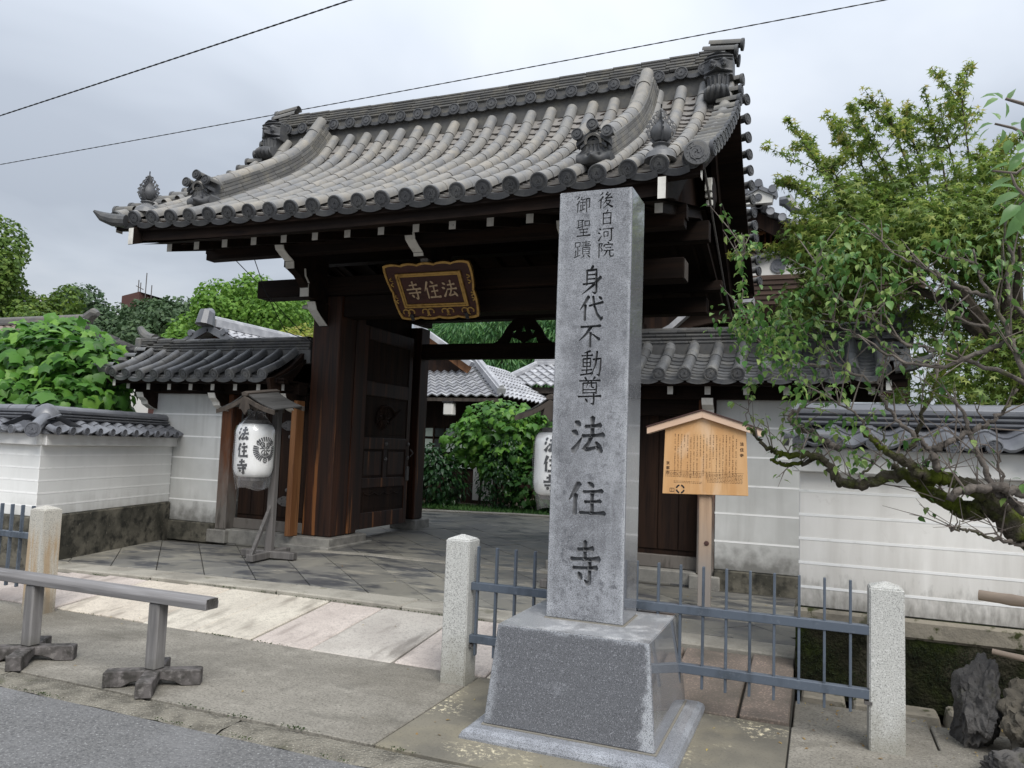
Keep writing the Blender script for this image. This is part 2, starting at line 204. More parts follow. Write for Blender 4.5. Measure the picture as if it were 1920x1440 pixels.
MAT['kerb'] = M('kerb_stone', (.34, .32, .275), [V(scale=3, c=(.23, .215, .185), lo=.42, hi=.64), V(scale=60, c=(.18, .17, .145), lo=.55, hi=.66, amt=.6), V(scale=5, c=(.13, .125, .09), lo=.6, hi=.72, amt=.7)], rough=.85, bump=[V(scale=70, s=.4, d=.005)])
MAT['flag'] = M('flagstone', (.145, .142, .132), [V(scale=1.0, stretch=(1.2, .5, 1), c=(.215, .205, .175), lo=.42, hi=.60), V(scale=2.2, stretch=(.8, 1.6, 1), nr=.65, c=(.052, .055, .064), lo=.50, hi=.60, amt=.85), V(scale=3.3, stretch=(.5, 1.6, 1), nr=.7, dis=.6, c=(.33, .305, .25), lo=.57, hi=.66, amt=.75)], rough=.6, spec=.35, bump=[V(scale=40, s=.2, d=.005)], rnd=.14, rlayers=[V(scale=2.2, stretch=(.8, 1.6, 1), nr=.65, lo=.50, hi=.60, r=.4)])
MAT['joint'] = M('paving_joint', (.055, .052, .045), rough=.95)
MAT['soil'] = M('soil', (.075, .062, .045), [V(scale=9, c=(.13, .115, .09), lo=.45, hi=.65)], rough=.95, bump=[V(scale=30, s=.7, d=.02)])
MAT['steel'] = M('blue_grey_steel', (.088, .108, .138), [V(scale=9, stretch=(1, 1, .3), c=(.045, .056, .07), lo=.52, hi=.68, amt=.7), V(scale=40, c=(.14, .16, .19), lo=.58, hi=.7, amt=.5)], rough=.45, spec=.45)
MAT['rock'] = M('dark_rock', (.065, .062, .06), [V(scale=4, c=(.115, .108, .1), lo=.45, hi=.65), V(scale=13, c=(.03, .029, .03), lo=.5, hi=.66, amt=.8), V(scale=5, c=(.06, .062, .02), lo=.6, hi=.7, amt=.5)], rough=.85, bump=[V(scale=16, s=.8, d=.03), V(scale=60, s=.5, d=.01)])
MAT['rock_brown'] = M('brown_rock', (.105, .092, .072), [V(scale=5, c=(.07, .063, .052), lo=.42, hi=.62), V(scale=22, c=(.17, .155, .12), lo=.55, hi=.7, amt=.5)], rough=.9, bump=[V(scale=20, s=.9, d=.03)])
MAT['bamboo'] = M('dry_bamboo', (.42, .325, .245), [V(scale=9, stretch=(.2, 1, 1), c=(.30, .235, .185), lo=.42, hi=.64)], rough=.5)
MAT['bark'] = M('plum_bark', (.16, .138, .12), [V(scale=11, c=(.075, .064, .055), lo=.42, hi=.62), V(scale=24, c=(.20, .185, .165), lo=.6, hi=.7, amt=.7), V(scale=5, c=(.075, .085, .02), lo=.60, hi=.66, amt=.6)], rough=.9, bump=[V(scale=40, s=1., d=.012)])
MAT['bark_moss'] = M('mossy_bark', (.075, .066, .05), [V(scale=4, c=(.070, .088, .012), lo=.44, hi=.54), V(scale=17, c=(.032, .033, .014), lo=.48, hi=.66, amt=.8), V(scale=14, c=(.19, .175, .15), lo=.66, hi=.74, amt=.6)], rough=.95, spec=.1, bump=[V(scale=45, s=1., d=.02), V(scale=14, s=.8, d=.03)])
MAT['twig'] = M('twig_bark', (.15, .125, .108), [V(scale=20, c=(.19, .17, .15), lo=.5, hi=.7)], rough=.85)
MAT['trunk'] = M('tree_trunk', (.085, .068, .052), [V(scale=8, c=(.04, .033, .026), lo=.42, hi=.62)], rough=.9, bump=[V(scale=20, s=.8, d=.03)])
MAT['gold'] = M('gold_leaf', (.46, .28, .075), [V(scale=18, c=(.26, .14, .035), lo=.46, hi=.66, amt=.8)], rough=.42, spec=.5, metal=.35)
MAT['maroon'] = M('maroon_lacquer', (.060, .020, .016), [V(scale=14, stretch=(.2, 1, 1), c=(.035, .012, .010), lo=.45, hi=.65)], rough=.5, spec=.35)
MAT['sign_letter'] = M('pale_gilt_letter', (.50, .37, .24), rough=.6)
MAT['paper'] = M('lantern_paper', (.80, .80, .79), [V(scale=3, c=(.72, .72, .70), lo=.45, hi=.65)], rough=.8)
MAT['ink'] = M('black_ink', (.018, .018, .02), rough=.7)
MAT['print'] = M('printed_ink', (.075, .04, .022), rough=.8)
MAT['iron'] = M('black_iron', (.025, .025, .028), [V(scale=20, c=(.06, .055, .05), lo=.5, hi=.7)], rough=.5, spec=.5, metal=.3)
MAT['nail'] = M('iron_fitting', (.13, .122, .118), [V(scale=30, c=(.06, .055, .055), lo=.5, hi=.7)], rough=.55, metal=.3)
MAT['cable'] = M('black_cable', (.012, .012, .013), rough=.6)
MAT['brown_build'] = M('brown_cladding', (.105, .048, .040), rough=.8)
MAT['far_white'] = M('far_plaster', (.62, .61, .58), rough=.85)
MAT['glassdark'] = M('dark_glass', (.03, .035, .035), rough=.15, spec=.6)
MAT['glassgreen'] = M('pale_shoji_glass', (.36, .42, .38), rough=.3)
MAT['grave'] = M('carved_cut_shaded', (.115, .118, .125), [V(scale=30, c=(.21, .215, .225), lo=.45, hi=.7)], rough=.75)  # darker than the stone: the shade inside the carved letters is painted in
_m, _t, _b = material('clear_plastic')
_tr = nd(_t, 'BsdfTransparent'); _gl = nd(_t, 'BsdfGlossy', {'Roughness': .12, 'Color': (.9, .92, .95)})
_df = nd(_t, 'BsdfDiffuse', {'Color': (.8, .82, .85)})
_mx = nd(_t, 'MixShader', {0: .05, 1: _tr.outputs[0], 2: _df.outputs[0]}); _m2 = nd(_t, 'MixShader', {0: nd(_t, 'Math', {0: nd(_t, 'LayerWeight', {0: .35}).outputs['Facing'], 1: .35, 2: .06}, operation='MULTIPLY_ADD').outputs[0], 1: _mx.outputs[0], 2: _gl.outputs[0]})
_t.links.new(_m2.outputs[0], _t.nodes['Material Output'].inputs[0]); MAT['plastic'] = _m
MAT['leaf_broad'] = leafmat('broad_leaf', [(.04, .13, .022), (.075, .20, .03), (.13, .30, .042), (.22, .42, .065)], .35, .42, by_object=True)
MAT['leaf_broad_s'] = leafmat('broad_leaf_mass', [(.04, .12, .022), (.075, .20, .03), (.14, .30, .045)], .38, .45)
MAT['leaf_maple'] = leafmat('maple_leaf', [(.09, .155, .034), (.145, .235, .045), (.24, .335, .07), (.38, .43, .11)], .45, .5, young=V(scale=1.3, c=(.36, .25, .07), z=(99, 100), amt=0.))
MAT['leaf_maple_tip'] = leafmat('young_maple_leaf', [(.24, .33, .05), (.34, .40, .07), (.44, .36, .12), (.30, .38, .07)], .5, .5)
MAT['leaf_plum'] = leafmat('plum_leaf', [(.055, .15, .035), (.095, .21, .045), (.18, .31, .07), (.33, .42, .13)], .35, .4, by_object=True)
MAT['leaf_plum_s'] = leafmat('plum_leaf_mass', [(.05, .13, .03), (.085, .19, .045), (.17, .29, .07), (.32, .41, .13)], .35, .42)
MAT['leaf_near'] = leafmat('near_leaf', [(.13, .25, .09), (.19, .33, .12), (.27, .42, .17)], .45, .35, by_object=True)
MAT['leaf_far_dark'] = leafmat('far_dark_leaf', [(.045, .085, .038), (.065, .115, .05), (.095, .155, .065)], .25, .6)
MAT['leaf_far_light'] = leafmat('far_light_leaf', [(.085, .19, .028), (.14, .28, .04), (.21, .36, .06)], .35, .6)
MAT['leaf_far_olive'] = leafmat('far_olive_leaf', [(.06, .12, .02), (.11, .19, .03), (.19, .27, .05)], .3, .6)
MAT['leaf_mid'] = leafmat('garden_leaf', [(.025, .085, .018), (.045, .13, .022), (.085, .2, .035)], .3, .5)
MAT['leaf_dark'] = leafmat('evergreen_leaf', [(.012, .045, .015), (.022, .07, .02), (.04, .10, .028)], .2, .35)
MAT['leaf_bamboo'] = leafmat('feathery_leaf', [(.045, .13, .045), (.075, .19, .06), (.13, .26, .07)], .3, .5)
MAT['grass'] = leafmat('grass_blade', [(.03, .10, .02), (.06, .16, .03), (.10, .2, .04)], .3, .6)
MAT['moss_tuft'] = leafmat('moss_tuft', [(.007, .011, .003), (.012, .019, .005), (.024, .036, .008)], .1, .9)
MAT['leaf_fallen'] = leafmat('fallen_leaf', [(.35, .24, .07), (.20, .11, .05), (.42, .33, .10), (.12, .08, .05)], .1, .7)
MAT['porch'] = M('porch_timber', (.085, .055, .042), [V(scale=8, stretch=(.1, 1, 1), c=(.05, .033, .026), lo=.45, hi=.65)], rough=.8)
MAT['weed'] = leafmat('joint_weed', [(.02, .04, .010), (.035, .06, .014), (.06, .085, .02)], .2, .8)
MAT['wood_stand'] = M('stand_wood', (.12, .112, .108), [V(scale=9, stretch=(1, 1, .1), c=(.07, .066, .064), lo=.42, hi=.66), V(scale=60, stretch=(1, 1, .05), c=(.19, .18, .175), lo=.5, hi=.7, amt=.5)], rough=.8, bump=[V(scale=90, stretch=(1, 1, .05), s=.5, d=.003)])
# ------------------------------------------------------------------ mesh helpers
INV = {}
def put(o, parent):
    if parent is not None:
        o.parent = parent
        if parent.name in INV: o.matrix_parent_inverse = INV[parent.name]
    return o
def thing(name, label, cat, loc=(0, 0, 0), group=None, local=False):
    """an Empty at the thing's base; its parts are meshed in world space unless local"""
    o = bpy.data.objects.new(name, None); COL.objects.link(o); o.location = loc; o.empty_display_size = .2
    o['label'] = label; o['category'] = cat
    if group: o['group'] = group
    if not local: INV[o.name] = Matrix.Translation(-Vector(loc))
    return o
def tag(o, label, cat, group=None):
    o['label'] = label; o['category'] = cat
    if group: o['group'] = group
    return o
def struct(o): o['kind'] = 'structure'; return o
def stuff(o): o['kind'] = 'stuff'; return o
def link(name, me, mat=None, parent=None, mx=None):
    o = bpy.data.objects.new(name, me); COL.objects.link(o)
    if mat is not None and not me.materials: me.materials.append(mat)
    put(o, parent)
    if mx is not None: o.matrix_basis = mx
    return o
class MB:
    def __init__(s): s.v = []; s.f = []; s.mi = []; s.cur = 0
    def add(s, vs, fs):
        b = len(s.v); s.v += [tuple(p) for p in vs]; s.f += [tuple(b+i for i in f) for f in fs]; s.mi += [s.cur]*len(fs); return s
    def box(s, x0, x1, y0, y1, z0, z1):
        return s.add([(x0, y0, z0), (x1, y0, z0), (x1, y1, z0), (x0, y1, z0), (x0, y0, z1), (x1, y0, z1), (x1, y1, z1), (x0, y1, z1)],
                     [(3, 2, 1, 0), (4, 5, 6, 7), (0, 1, 5, 4), (1, 2, 6, 5), (2, 3, 7, 6), (3, 0, 4, 7)])
    def frustum(s, x0, x1, y0, y1, z0, X0, X1, Y0, Y1, z1):
        return s.add([(x0, y0, z0), (x1, y0, z0), (x1, y1, z0), (x0, y1, z0), (X0, Y0, z1), (X1, Y0, z1), (X1, Y1, z1), (X0, Y1, z1)],
                     [(3, 2, 1, 0), (4, 5, 6, 7), (0, 1, 5, 4), (1, 2, 6, 5), (2, 3, 7, 6), (3, 0, 4, 7)])
    def prism(s, poly, axis, a, b):
        n = len(poly)
        def P(p, t): return {'X': (t, p[0], p[1]), 'Y': (p[0], t, p[1]), 'Z': (p[0], p[1], t)}[axis]
        return s.add([P(p, a) for p in poly]+[P(p, b) for p in poly],
                     [tuple(range(n))[::-1], tuple(range(n, 2*n))]+[(i, (i+1) % n, n+(i+1) % n, n+i) for i in range(n)])
    def beam(s, a, b, w, h):
        """square bar from a to b, w wide, h deep"""
        a = Vector(a); b = Vector(b); d = (b-a).normalized(); up = Vector((0, 0, 1)) if abs(d.z) < .9 else Vector((0, 1, 0))
        r = d.cross(up).normalized()*w/2; u = r.cross(d).normalized()*h/2
        vs = [p+x*r+y*u for p in (a, b) for x, y in ((-1, -1), (1, -1), (1, 1), (-1, 1))]
        return s.add(vs, [(3, 2, 1, 0), (4, 5, 6, 7), (0, 1, 5, 4), (1, 2, 6, 5), (2, 3, 7, 6), (3, 0, 4, 7)])
    def tube(s, pts, rad, n=8, cap=True):
        pts = [Vector(p) for p in pts]
        if not hasattr(rad, '__len__'): rad = [rad]*len(pts)
        b = len(s.v); ref = Vector((0, 0, 1)); prev = None
        for i, p in enumerate(pts):
            d = (pts[min(i+1, len(pts)-1)]-pts[max(i-1, 0)]).normalized()
            if prev is None:
                a = d.cross(ref);
                if a.length < .05: a = d.cross(Vector((1, 0, 0)))
            else: a = prev-d*prev.dot(d)
            a.normalize(); prev = a; c = d.cross(a)
            s.v += [tuple(p+(a*math.cos(2*math.pi*k/n)+c*math.sin(2*math.pi*k/n))*rad[i]) for k in range(n)]
        for i in range(len(pts)-1):
            for k in range(n):
                s.f.append((b+i*n+k, b+i*n+(k+1) % n, b+(i+1)*n+(k+1) % n, b+(i+1)*n+k)); s.mi.append(s.cur)
        if cap:
            s.f += [tuple(b+k for k in range(n))[::-1], tuple(b+(len(pts)-1)*n+k for k in range(n))]; s.mi += [s.cur]*2
        return s
    def lathe(s, prof, c=(0, 0, 0), n=16, axis='Z'):
        b = len(s.v)
        for r, h in prof:
            for k in range(n):
                a = 2*math.pi*k/n; x, y = r*math.cos(a), r*math.sin(a)
                q = {'Z': (x, y, h), 'Y': (x, h, y), 'X': (h, x, y)}[axis]
                s.v.append((c[0]+q[0], c[1]+q[1], c[2]+q[2]))
        for i in range(len(prof)-1):
            for k in range(n): s.f.append((b+i*n+k, b+i*n+(k+1) % n, b+(i+1)*n+(k+1) % n, b+(i+1)*n+k)); s.mi.append(s.cur)
        s.f += [tuple(b+k for k in range(n))[::-1], tuple(b+(len(prof)-1)*n+k for k in range(n))]; s.mi += [s.cur]*2
        return s
    def grid(s, P):
        b = len(s.v); n = len(P[0]); s.v += [tuple(p) for r in P for p in r]
        for i in range(len(P)-1):
            for j in range(n-1): s.f.append((b+i*n+j, b+i*n+j+1, b+(i+1)*n+j+1, b+(i+1)*n+j)); s.mi.append(s.cur)
        return s
    def xf(s, mx):
        s.v = [tuple(mx @ Vector(p)) for p in s.v]; return s
    def mesh(s, name, mats=None, smooth=False, bevel=0, seg=1, recalc=True, angle=30):
        me = bpy.data.meshes.new(name); me.from_pydata(s.v, [], s.f)
        for m in (mats if isinstance(mats, (list, tuple)) else [mats] if mats else []): me.materials.append(m)
        me.polygons.foreach_set('material_index', s.mi)
        if bevel or recalc:
            bm = bmesh.new(); bm.from_mesh(me)
            if recalc: bmesh.ops.recalc_face_normals(bm, faces=bm.faces)
            if bevel:
                es = [e for e in bm.edges if len(e.link_faces) == 2 and e.calc_face_angle(0) > R_(35)]
                bmesh.ops.bevel(bm, geom=es, offset=bevel, segments=seg, affect='EDGES', profile=.5, clamp_overlap=True)
            bm.to_mesh(me); bm.free()
        if smooth:
            me.polygons.foreach_set('use_smooth', [True]*len(me.polygons))
            if angle: me.set_sharp_from_angle(angle=R_(angle))
        me.update(); return me
    def build(s, name, mat, parent=None, mx=None, **k):
        return link(name, s.mesh(name, mat, **k), None, parent, mx)
def B(x0, x1, y0, y1, z0, z1): return MB().box(x0, x1, y0, y1, z0, z1)
def clip_rect(poly, x0, x1, y0, y1):
    for ax, lim, sg in ((0, x0, 1), (0, x1, -1), (1, y0, 1), (1, y1, -1)):
        out = []
        for i in range(len(poly)):
            p, q = poly[i], poly[(i+1) % len(poly)]; a, b = sg*(p[ax]-lim), sg*(q[ax]-lim)
            if a >= 0: out.append(p)
            if a*b < 0: t = a/(a-b); out.append((p[0]+t*(q[0]-p[0]), p[1]+t*(q[1]-p[1])))
        poly = out
        if len(poly) < 3: return []
    return poly
def area(p): return abs(sum(p[i][0]*p[(i+1) % len(p)][1]-p[(i+1) % len(p)][0]*p[i][1] for i in range(len(p))))/2
def shape2d(splines, depth, res=6):
    """flat shape with holes (list of closed point loops) as a slab in XY, depth thick about z=0"""
    cu = bpy.data.curves.new('shape', 'CURVE'); cu.dimensions = '2D'; cu.fill_mode = 'BOTH'; cu.extrude = depth/2
    for pts in splines:
        sp = cu.splines.new('POLY'); sp.points.add(len(pts)-1); sp.use_cyclic_u = True
        for p, q in zip(sp.points, pts): p.co = (q[0], q[1], 0, 1)
    return curve_mesh(cu)
def curve_mesh(cu):
    o = bpy.data.objects.new('tmp', cu); COL.objects.link(o)
    dg = bpy.context.evaluated_depsgraph_get(); me = bpy.data.meshes.new_from_object(o.evaluated_get(dg))
    bpy.data.objects.remove(o); bpy.data.curves.remove(cu); me.materials.clear(); return me
def text_mesh(txt, size=1.0, extrude=.0, bold=0.0, shear=0.0):
    cu = bpy.data.curves.new('txt', 'FONT'); cu.body = txt; cu.size = size; cu.extrude = extrude; cu.offset = bold; cu.shear = shear
    cu.align_x = 'CENTER'; cu.align_y = 'CENTER'; cu.resolution_u = 3
    return curve_mesh(cu)
def inst_mesh(name, tv, tf, rot, loc, scale, mats, mi=None):
    """many copies of a small template in one mesh (leaves): rot Nx3x3, loc Nx3, scale N"""
    tv = np.asarray(tv, float); n, k = len(loc), len(tv)
    v = np.einsum('nij,kj->nki', rot, tv)*np.asarray(scale)[:, None, None]+np.asarray(loc)[:, None, :]
    tot = [len(f) for f in tf]; lp = np.concatenate([np.asarray(f) for f in tf])
    L = (lp[None, :]+(np.arange(n)*k)[:, None]).ravel(); T = np.tile(tot, n)
    me = bpy.data.meshes.new(name); me.vertices.add(n*k); me.vertices.foreach_set('co', v.ravel())
    me.loops.add(len(L)); me.loops.foreach_set('vertex_index', L.astype(np.int32))
    me.polygons.add(len(T)); me.polygons.foreach_set('loop_start', np.concatenate([[0], np.cumsum(T)[:-1]]).astype(np.int32))
    me.polygons.foreach_set('loop_total', T.astype(np.int32))
    for m in (mats if isinstance(mats, (list, tuple)) else [mats]): me.materials.append(m)
    if mi is not None: me.polygons.foreach_set('material_index', np.repeat(mi, len(tf)).astype(np.int32))
    me.update(calc_edges=True); me.validate(); return me
def rand_rots(nrm, spin=None):
    """rotations taking local z to the given normals, local y spun at random (or along 'spin')"""
    n = np.asarray(nrm, float); n /= np.linalg.norm(n, axis=1)[:, None]+1e-9
    a = np.random.normal(size=n.shape) if spin is None else np.asarray(spin, float)+np.random.normal(size=n.shape)*.15
    y = a-n*(a*n).sum(1)[:, None]; y /= np.linalg.norm(y, axis=1)[:, None]+1e-9
    x = np.cross(y, n); return np.stack([x, y, n], axis=2)

# ------------------------------------------------------------------ brush strokes: tapered, in a unit square (x right, y up)
def stroke(pts, n=4):
    """pts: (x, y, half width); returns a closed outline"""
    P = []
    for i in range(len(pts)-1):
        a, b = pts[i], pts[i+1]
        for k in range(n): t = k/n; P.append(tuple(a[j]+(b[j]-a[j])*t for j in range(3)))
    P.append(pts[-1])
    l, r = [], []
    for i, p in enumerate(P):
        q, s_ = P[max(i-1, 0)], P[min(i+1, len(P)-1)]; d = Vector((s_[0]-q[0], s_[1]-q[1])); d.normalize()
        l.append((p[0]-d.y*p[2], p[1]+d.x*p[2])); r.append((p[0]+d.y*p[2], p[1]-d.x*p[2]))
    d0 = Vector((P[1][0]-P[0][0], P[1][1]-P[0][1])).normalized(); d1 = Vector((P[-1][0]-P[-2][0], P[-1][1]-P[-2][1])).normalized()
    tip = (P[-1][0]+d1.x*P[-1][2]*.7, P[-1][1]+d1.y*P[-1][2]*.7); tail = (P[0][0]-d0.x*P[0][2]*.6, P[0][1]-d0.y*P[0][2]*.6)
    return l+[tip]+r[::-1]+[tail]
def H(x0, y0, x1, y1, w=.042): return [(x0, y0, w*.9), (x0*.8+x1*.2, y0*.8+y1*.2, w*.72), (x0*.25+x1*.75, y0*.25+y1*.75, w*.75), (x1, y1, w*1.25)]
def VV(x0, y0, x1, y1, w=.045): return [(x0, y0, w*1.2), (x0*.7+x1*.3, y0*.7+y1*.3, w*.85), (x1, y1, w)]
def SW(x0, y0, x1, y1, w=.05, b=.05): # sweep down-left, tapering
    return [(x0, y0, w*1.1), ((x0+x1)/2+b, (y0+y1)/2, w*.85), (x1, y1, w*.2)]
def NA(x0, y0, x1, y1, w=.055, b=-.03): return [(x0, y0, w*.45), ((x0+x1)/2+b, (y0+y1)/2, w*.8), (x1*.85+x0*.15, y1*.85+y0*.15, w*1.3), (x1, y1, w*.3)]
def DOT(x0, y0, x1, y1, w=.05): return [(x0, y0, w*.5), ((x0+x1)/2, (y0+y1)/2, w*1.15), (x1, y1, w*.8)]
GLYPH = {
 '法': [DOT(.12, .86, .26, .78, .055), DOT(.04, .62, .19, .55, .055), [(.08, .12, .065), (.17, .22, .05), (.32, .46, .015)],
       VV(.63, .98, .63, .52, .045), H(.42, .74, .86, .78, .045), H(.34, .50, .95, .54, .045), [(.60, .50, .045), (.52, .32, .035), (.40, .17, .05), (.52, .17, .04), (.80, .24, .025)], DOT(.74, .36, .90, .12, .055)],
 '住': [SW(.30, .95, .03, .45, .055, .01), VV(.21, .62, .20, .06, .045), DOT(.55, .98, .68, .86, .05), H(.42, .70, .92, .745, .045), H(.46, .42, .88, .455, .042), VV(.66, .72, .66, .12, .04), H(.33, .10, .99, .12, .05)],
 '寺': [VV(.50, 1.0, .50, .60, .045), H(.26, .80, .76, .84, .043), H(.04, .57, .97, .61, .047), H(.12, .37, .90, .405, .042), [(.66, .58, .045), (.67, .30, .04), (.665, .08, .05), (.60, .04, .045), (.50, .12, .012)], DOT(.30, .28, .41, .14, .05)],
 '身': [SW(.56, 1.0, .42, .86, .045, 0), VV(.30, .86, .30, .33, .035), [(.31, .85, .035), (.70, .87, .04), (.71, .5, .036), (.71, .08, .045), (.64, .02, .035), (.54, .08, .01)], H(.33, .69, .68, .70, .028), H(.33, .54, .68, .55, .028), H(.14, .36, .70, .40, .036), SW(.90, .60, .10, .00, .05, .06)],
 '代': [SW(.38, .97, .04, .45, .055, .01), VV(.25, .64, .24, .04, .045), [(.40, .60, .035), (.66, .66, .035), (.95, .73, .045)], [(.55, .97, .045), (.60, .62, .04), (.72, .28, .045), (.90, .04, .055), (.94, .18, .012)], DOT(.78, .95, .90, .84, .045)],
 '不': [H(.10, .86, .93, .89, .05), SW(.54, .86, .04, .28, .055, .05), VV(.52, .62, .51, .02, .048), NA(.60, .56, .93, .30, .05, .0)],
 '動': [SW(.46, .98, .16, .90, .035, 0), H(.06, .80, .56, .82, .03), VV(.31, .92, .31, .12, .03), VV(.13, .68, .14, .38, .028), [(.13, .68, .028), (.48, .70, .03), (.47, .40, .028)], H(.15, .54, .46, .55, .024), H(.15, .40, .46, .41, .024), H(.08, .26, .54, .28, .028), H(.02, .08, .58, .15, .035), [(.58, .66, .03), (.94, .70, .035), (.92, .30, .035), (.86, .06, .042), (.76, .12, .012)], SW(.76, .96, .50, .02, .042, .08)],
 '尊': [DOT(.28, 1.0, .36, .90, .035), SW(.72, 1.0, .62, .90, .035, 0), H(.06, .86, .94, .88, .03), VV(.22, .78, .22, .40, .026), [(.22, .78, .026), (.79, .79, .028), (.78, .40, .026)], SW(.44, .86, .36, .60, .026, 0), [(.57, .86, .026), (.58, .64, .026), (.68, .62, .022)], H(.24, .54, .78, .55, .022), H(.24, .43, .78, .44, .022), H(.02, .29, .98, .32, .034), [(.68, .40, .034), (.69, .14, .032), (.67, .02, .036), (.56, .06, .01)], DOT(.32, .22, .42, .10, .036)],
}
GLYPH.update({
 '後': [SW(.34, .98, .10, .78, .035), SW(.36, .72, .04, .42, .04), VV(.23, .54, .22, .02, .035), [(.66, .98, .034), (.52, .84, .03), (.70, .80, .026)], [(.82, .88, .03), (.60, .68, .028), (.46, .60, .03), (.90, .64, .03)], DOT(.82, .72, .92, .60, .034), SW(.58, .54, .36, .24, .034, .02), [(.54, .44, .028), (.84, .46, .032), (.66, .22, .03), (.38, .02, .012)], NA(.54, .34, .98, .02, .045, -.02)],
 '白': [SW(.54, 1.0, .40, .80, .04), VV(.20, .78, .22, .02, .04), [(.20, .78, .036), (.80, .79, .04), (.78, .03, .042)], H(.24, .44, .76, .45, .032), H(.24, .07, .76, .08, .034)],
 '河': [DOT(.10, .92, .22, .82, .044), DOT(.03, .64, .16, .56, .044), [(.08, .06, .05), (.16, .20, .036), (.28, .42, .012)], H(.32, .86, .98, .89, .038), VV(.40, .66, .42, .32, .03), [(.40, .66, .03), (.66, .67, .032), (.65, .36, .03)], H(.43, .36, .64, .37, .026), [(.86, .88, .04), (.87, .40, .038), (.86, .08, .042), (.78, .02, .038), (.70, .10, .01)]],
 '院': [[(.08, .90, .03), (.30, .91, .032), (.20, .66, .028), (.30, .48, .034), (.20, .36, .012)], VV(.10, .92, .10, .02, .036), DOT(.62, 1.0, .70, .90, .038), DOT(.42, .84, .40, .70, .034), [(.42, .82, .03), (.94, .84, .036), (.88, .70, .014)], H(.50, .62, .84, .63, .03), H(.40, .44, .98, .46, .034), SW(.60, .44, .34, .04, .04, .04), [(.76, .44, .036), (.76, .16, .036), (.82, .06, .036), (.98, .08, .034), (.98, .22, .01)]],
 '御': [SW(.24, .98, .06, .80, .03), SW(.26, .74, .02, .46, .034), VV(.16, .58, .16, .02, .032), SW(.42, .98, .32, .78, .028), H(.36, .80, .64, .82, .026), H(.30, .62, .66, .64, .028), VV(.49, .80, .49, .18, .028), H(.49, .42, .64, .43, .024), VV(.36, .48, .36, .16, .026), [(.28, .10, .03), (.48, .16, .026), (.66, .24, .016)], [(.72, .84, .028), (.94, .85, .034), (.93, .28, .032), (.84, .32, .012)], VV(.74, .84, .75, .0, .034)],
 '聖': [H(.04, .94, .50, .95, .028), VV(.12, .94, .12, .56, .026), VV(.40, .94, .41, .46, .028), H(.14, .80, .38, .81, .022), H(.14, .68, .38, .69, .022), [(.02, .50, .026), (.30, .56, .024), (.52, .62, .014)], VV(.58, .88, .60, .58, .026), [(.58, .88, .026), (.92, .89, .03), (.90, .60, .026)], H(.60, .62, .90, .63, .024), H(.20, .40, .82, .42, .03), H(.26, .22, .76, .24, .028), VV(.50, .41, .50, .04, .03), H(.04, .02, .98, .05, .038)],
 '蹟': [VV(.06, .92, .07, .66, .024), [(.06, .92, .024), (.34, .93, .028), (.33, .67, .024)], H(.08, .68, .32, .69, .022), VV(.21, .66, .21, .16, .026), H(.22, .44, .36, .45, .022), VV(.08, .46, .08, .14, .024), [(.02, .06, .028), (.20, .12, .026), (.40, .20, .014)], H(.46, .92, .94, .94, .024), H(.50, .82, .90, .83, .022), H(.42, .71, .98, .73, .026), VV(.69, 1.0, .69, .72, .026), VV(.50, .62, .51, .22, .024), [(.50, .62, .024), (.90, .63, .028), (.89, .22, .024)], H(.53, .50, .88, .51, .02), H(.53, .37, .88, .38, .02), H(.53, .24, .88, .25, .02), SW(.60, .18, .42, .0, .03), DOT(.80, .18, .96, .03, .034)],
})
# ------------------------------------------------------------------ the ground
def zf(x, y):     # the forecourt: a shade lower towards the left wall, a shade higher inside the gate
    return .16-max(0., min(3., -5.4-x))*.026+max(0., min(6., y-8.6))*.018
gb = MB()
for x0, x1, y0, y1 in ((-400, 400, -400, 900),):
    gb.add([(x0, y0, -.12), (x1, y0, -.12), (x1, y1, -.12), (x0, y1, -.12)], [(0, 1, 2, 3)])
struct(gb.build('ground', MAT['soil'], recalc=False))
struct(B(-60, 40, -30, 3.42, -.1, -.012).build('road', MAT['asphalt']))
kerb = struct(B(-40, 30, 3.42, 3.66, -.1, -.03).build('kerb_strip', MAT['joint']))
x = -16.0
while x < 6:
    L = random.uniform(1.7, 2.1)
    xs = np.linspace(x+.006, x+L-.006, 14); g = []
    for yy in (3.428, 3.47, 3.56, 3.63, 3.652):
        e_ = yy in (3.428, 3.652)
        g.append([(xx, yy+random.uniform(-.008, .008)*(1 if e_ else 1), (-.016 if e_ else -.002)+random.uniform(-.004, .004)) for xx in xs])
    MB().grid(g).build('kerb_block', MAT['gutter'], kerb, smooth=True)
    x += L
ap = struct(B(-40, 30, 3.66, 5.03, -.1, -.02).build('pavement', MAT['joint']))
for x0, x1, m in ((-40, -9.2, 'concrete'), (-9.19, -2.20, 'concrete'), (-2.19, -.165, 'lichen'), (-.155, 2.2, 'concrete'), (2.21, 30, 'concrete')):
    B(x0, x1, 3.667, 5.03, -.09, random.uniform(-.001, .001)).build('concrete_slab', MAT[m], ap, bevel=.004)
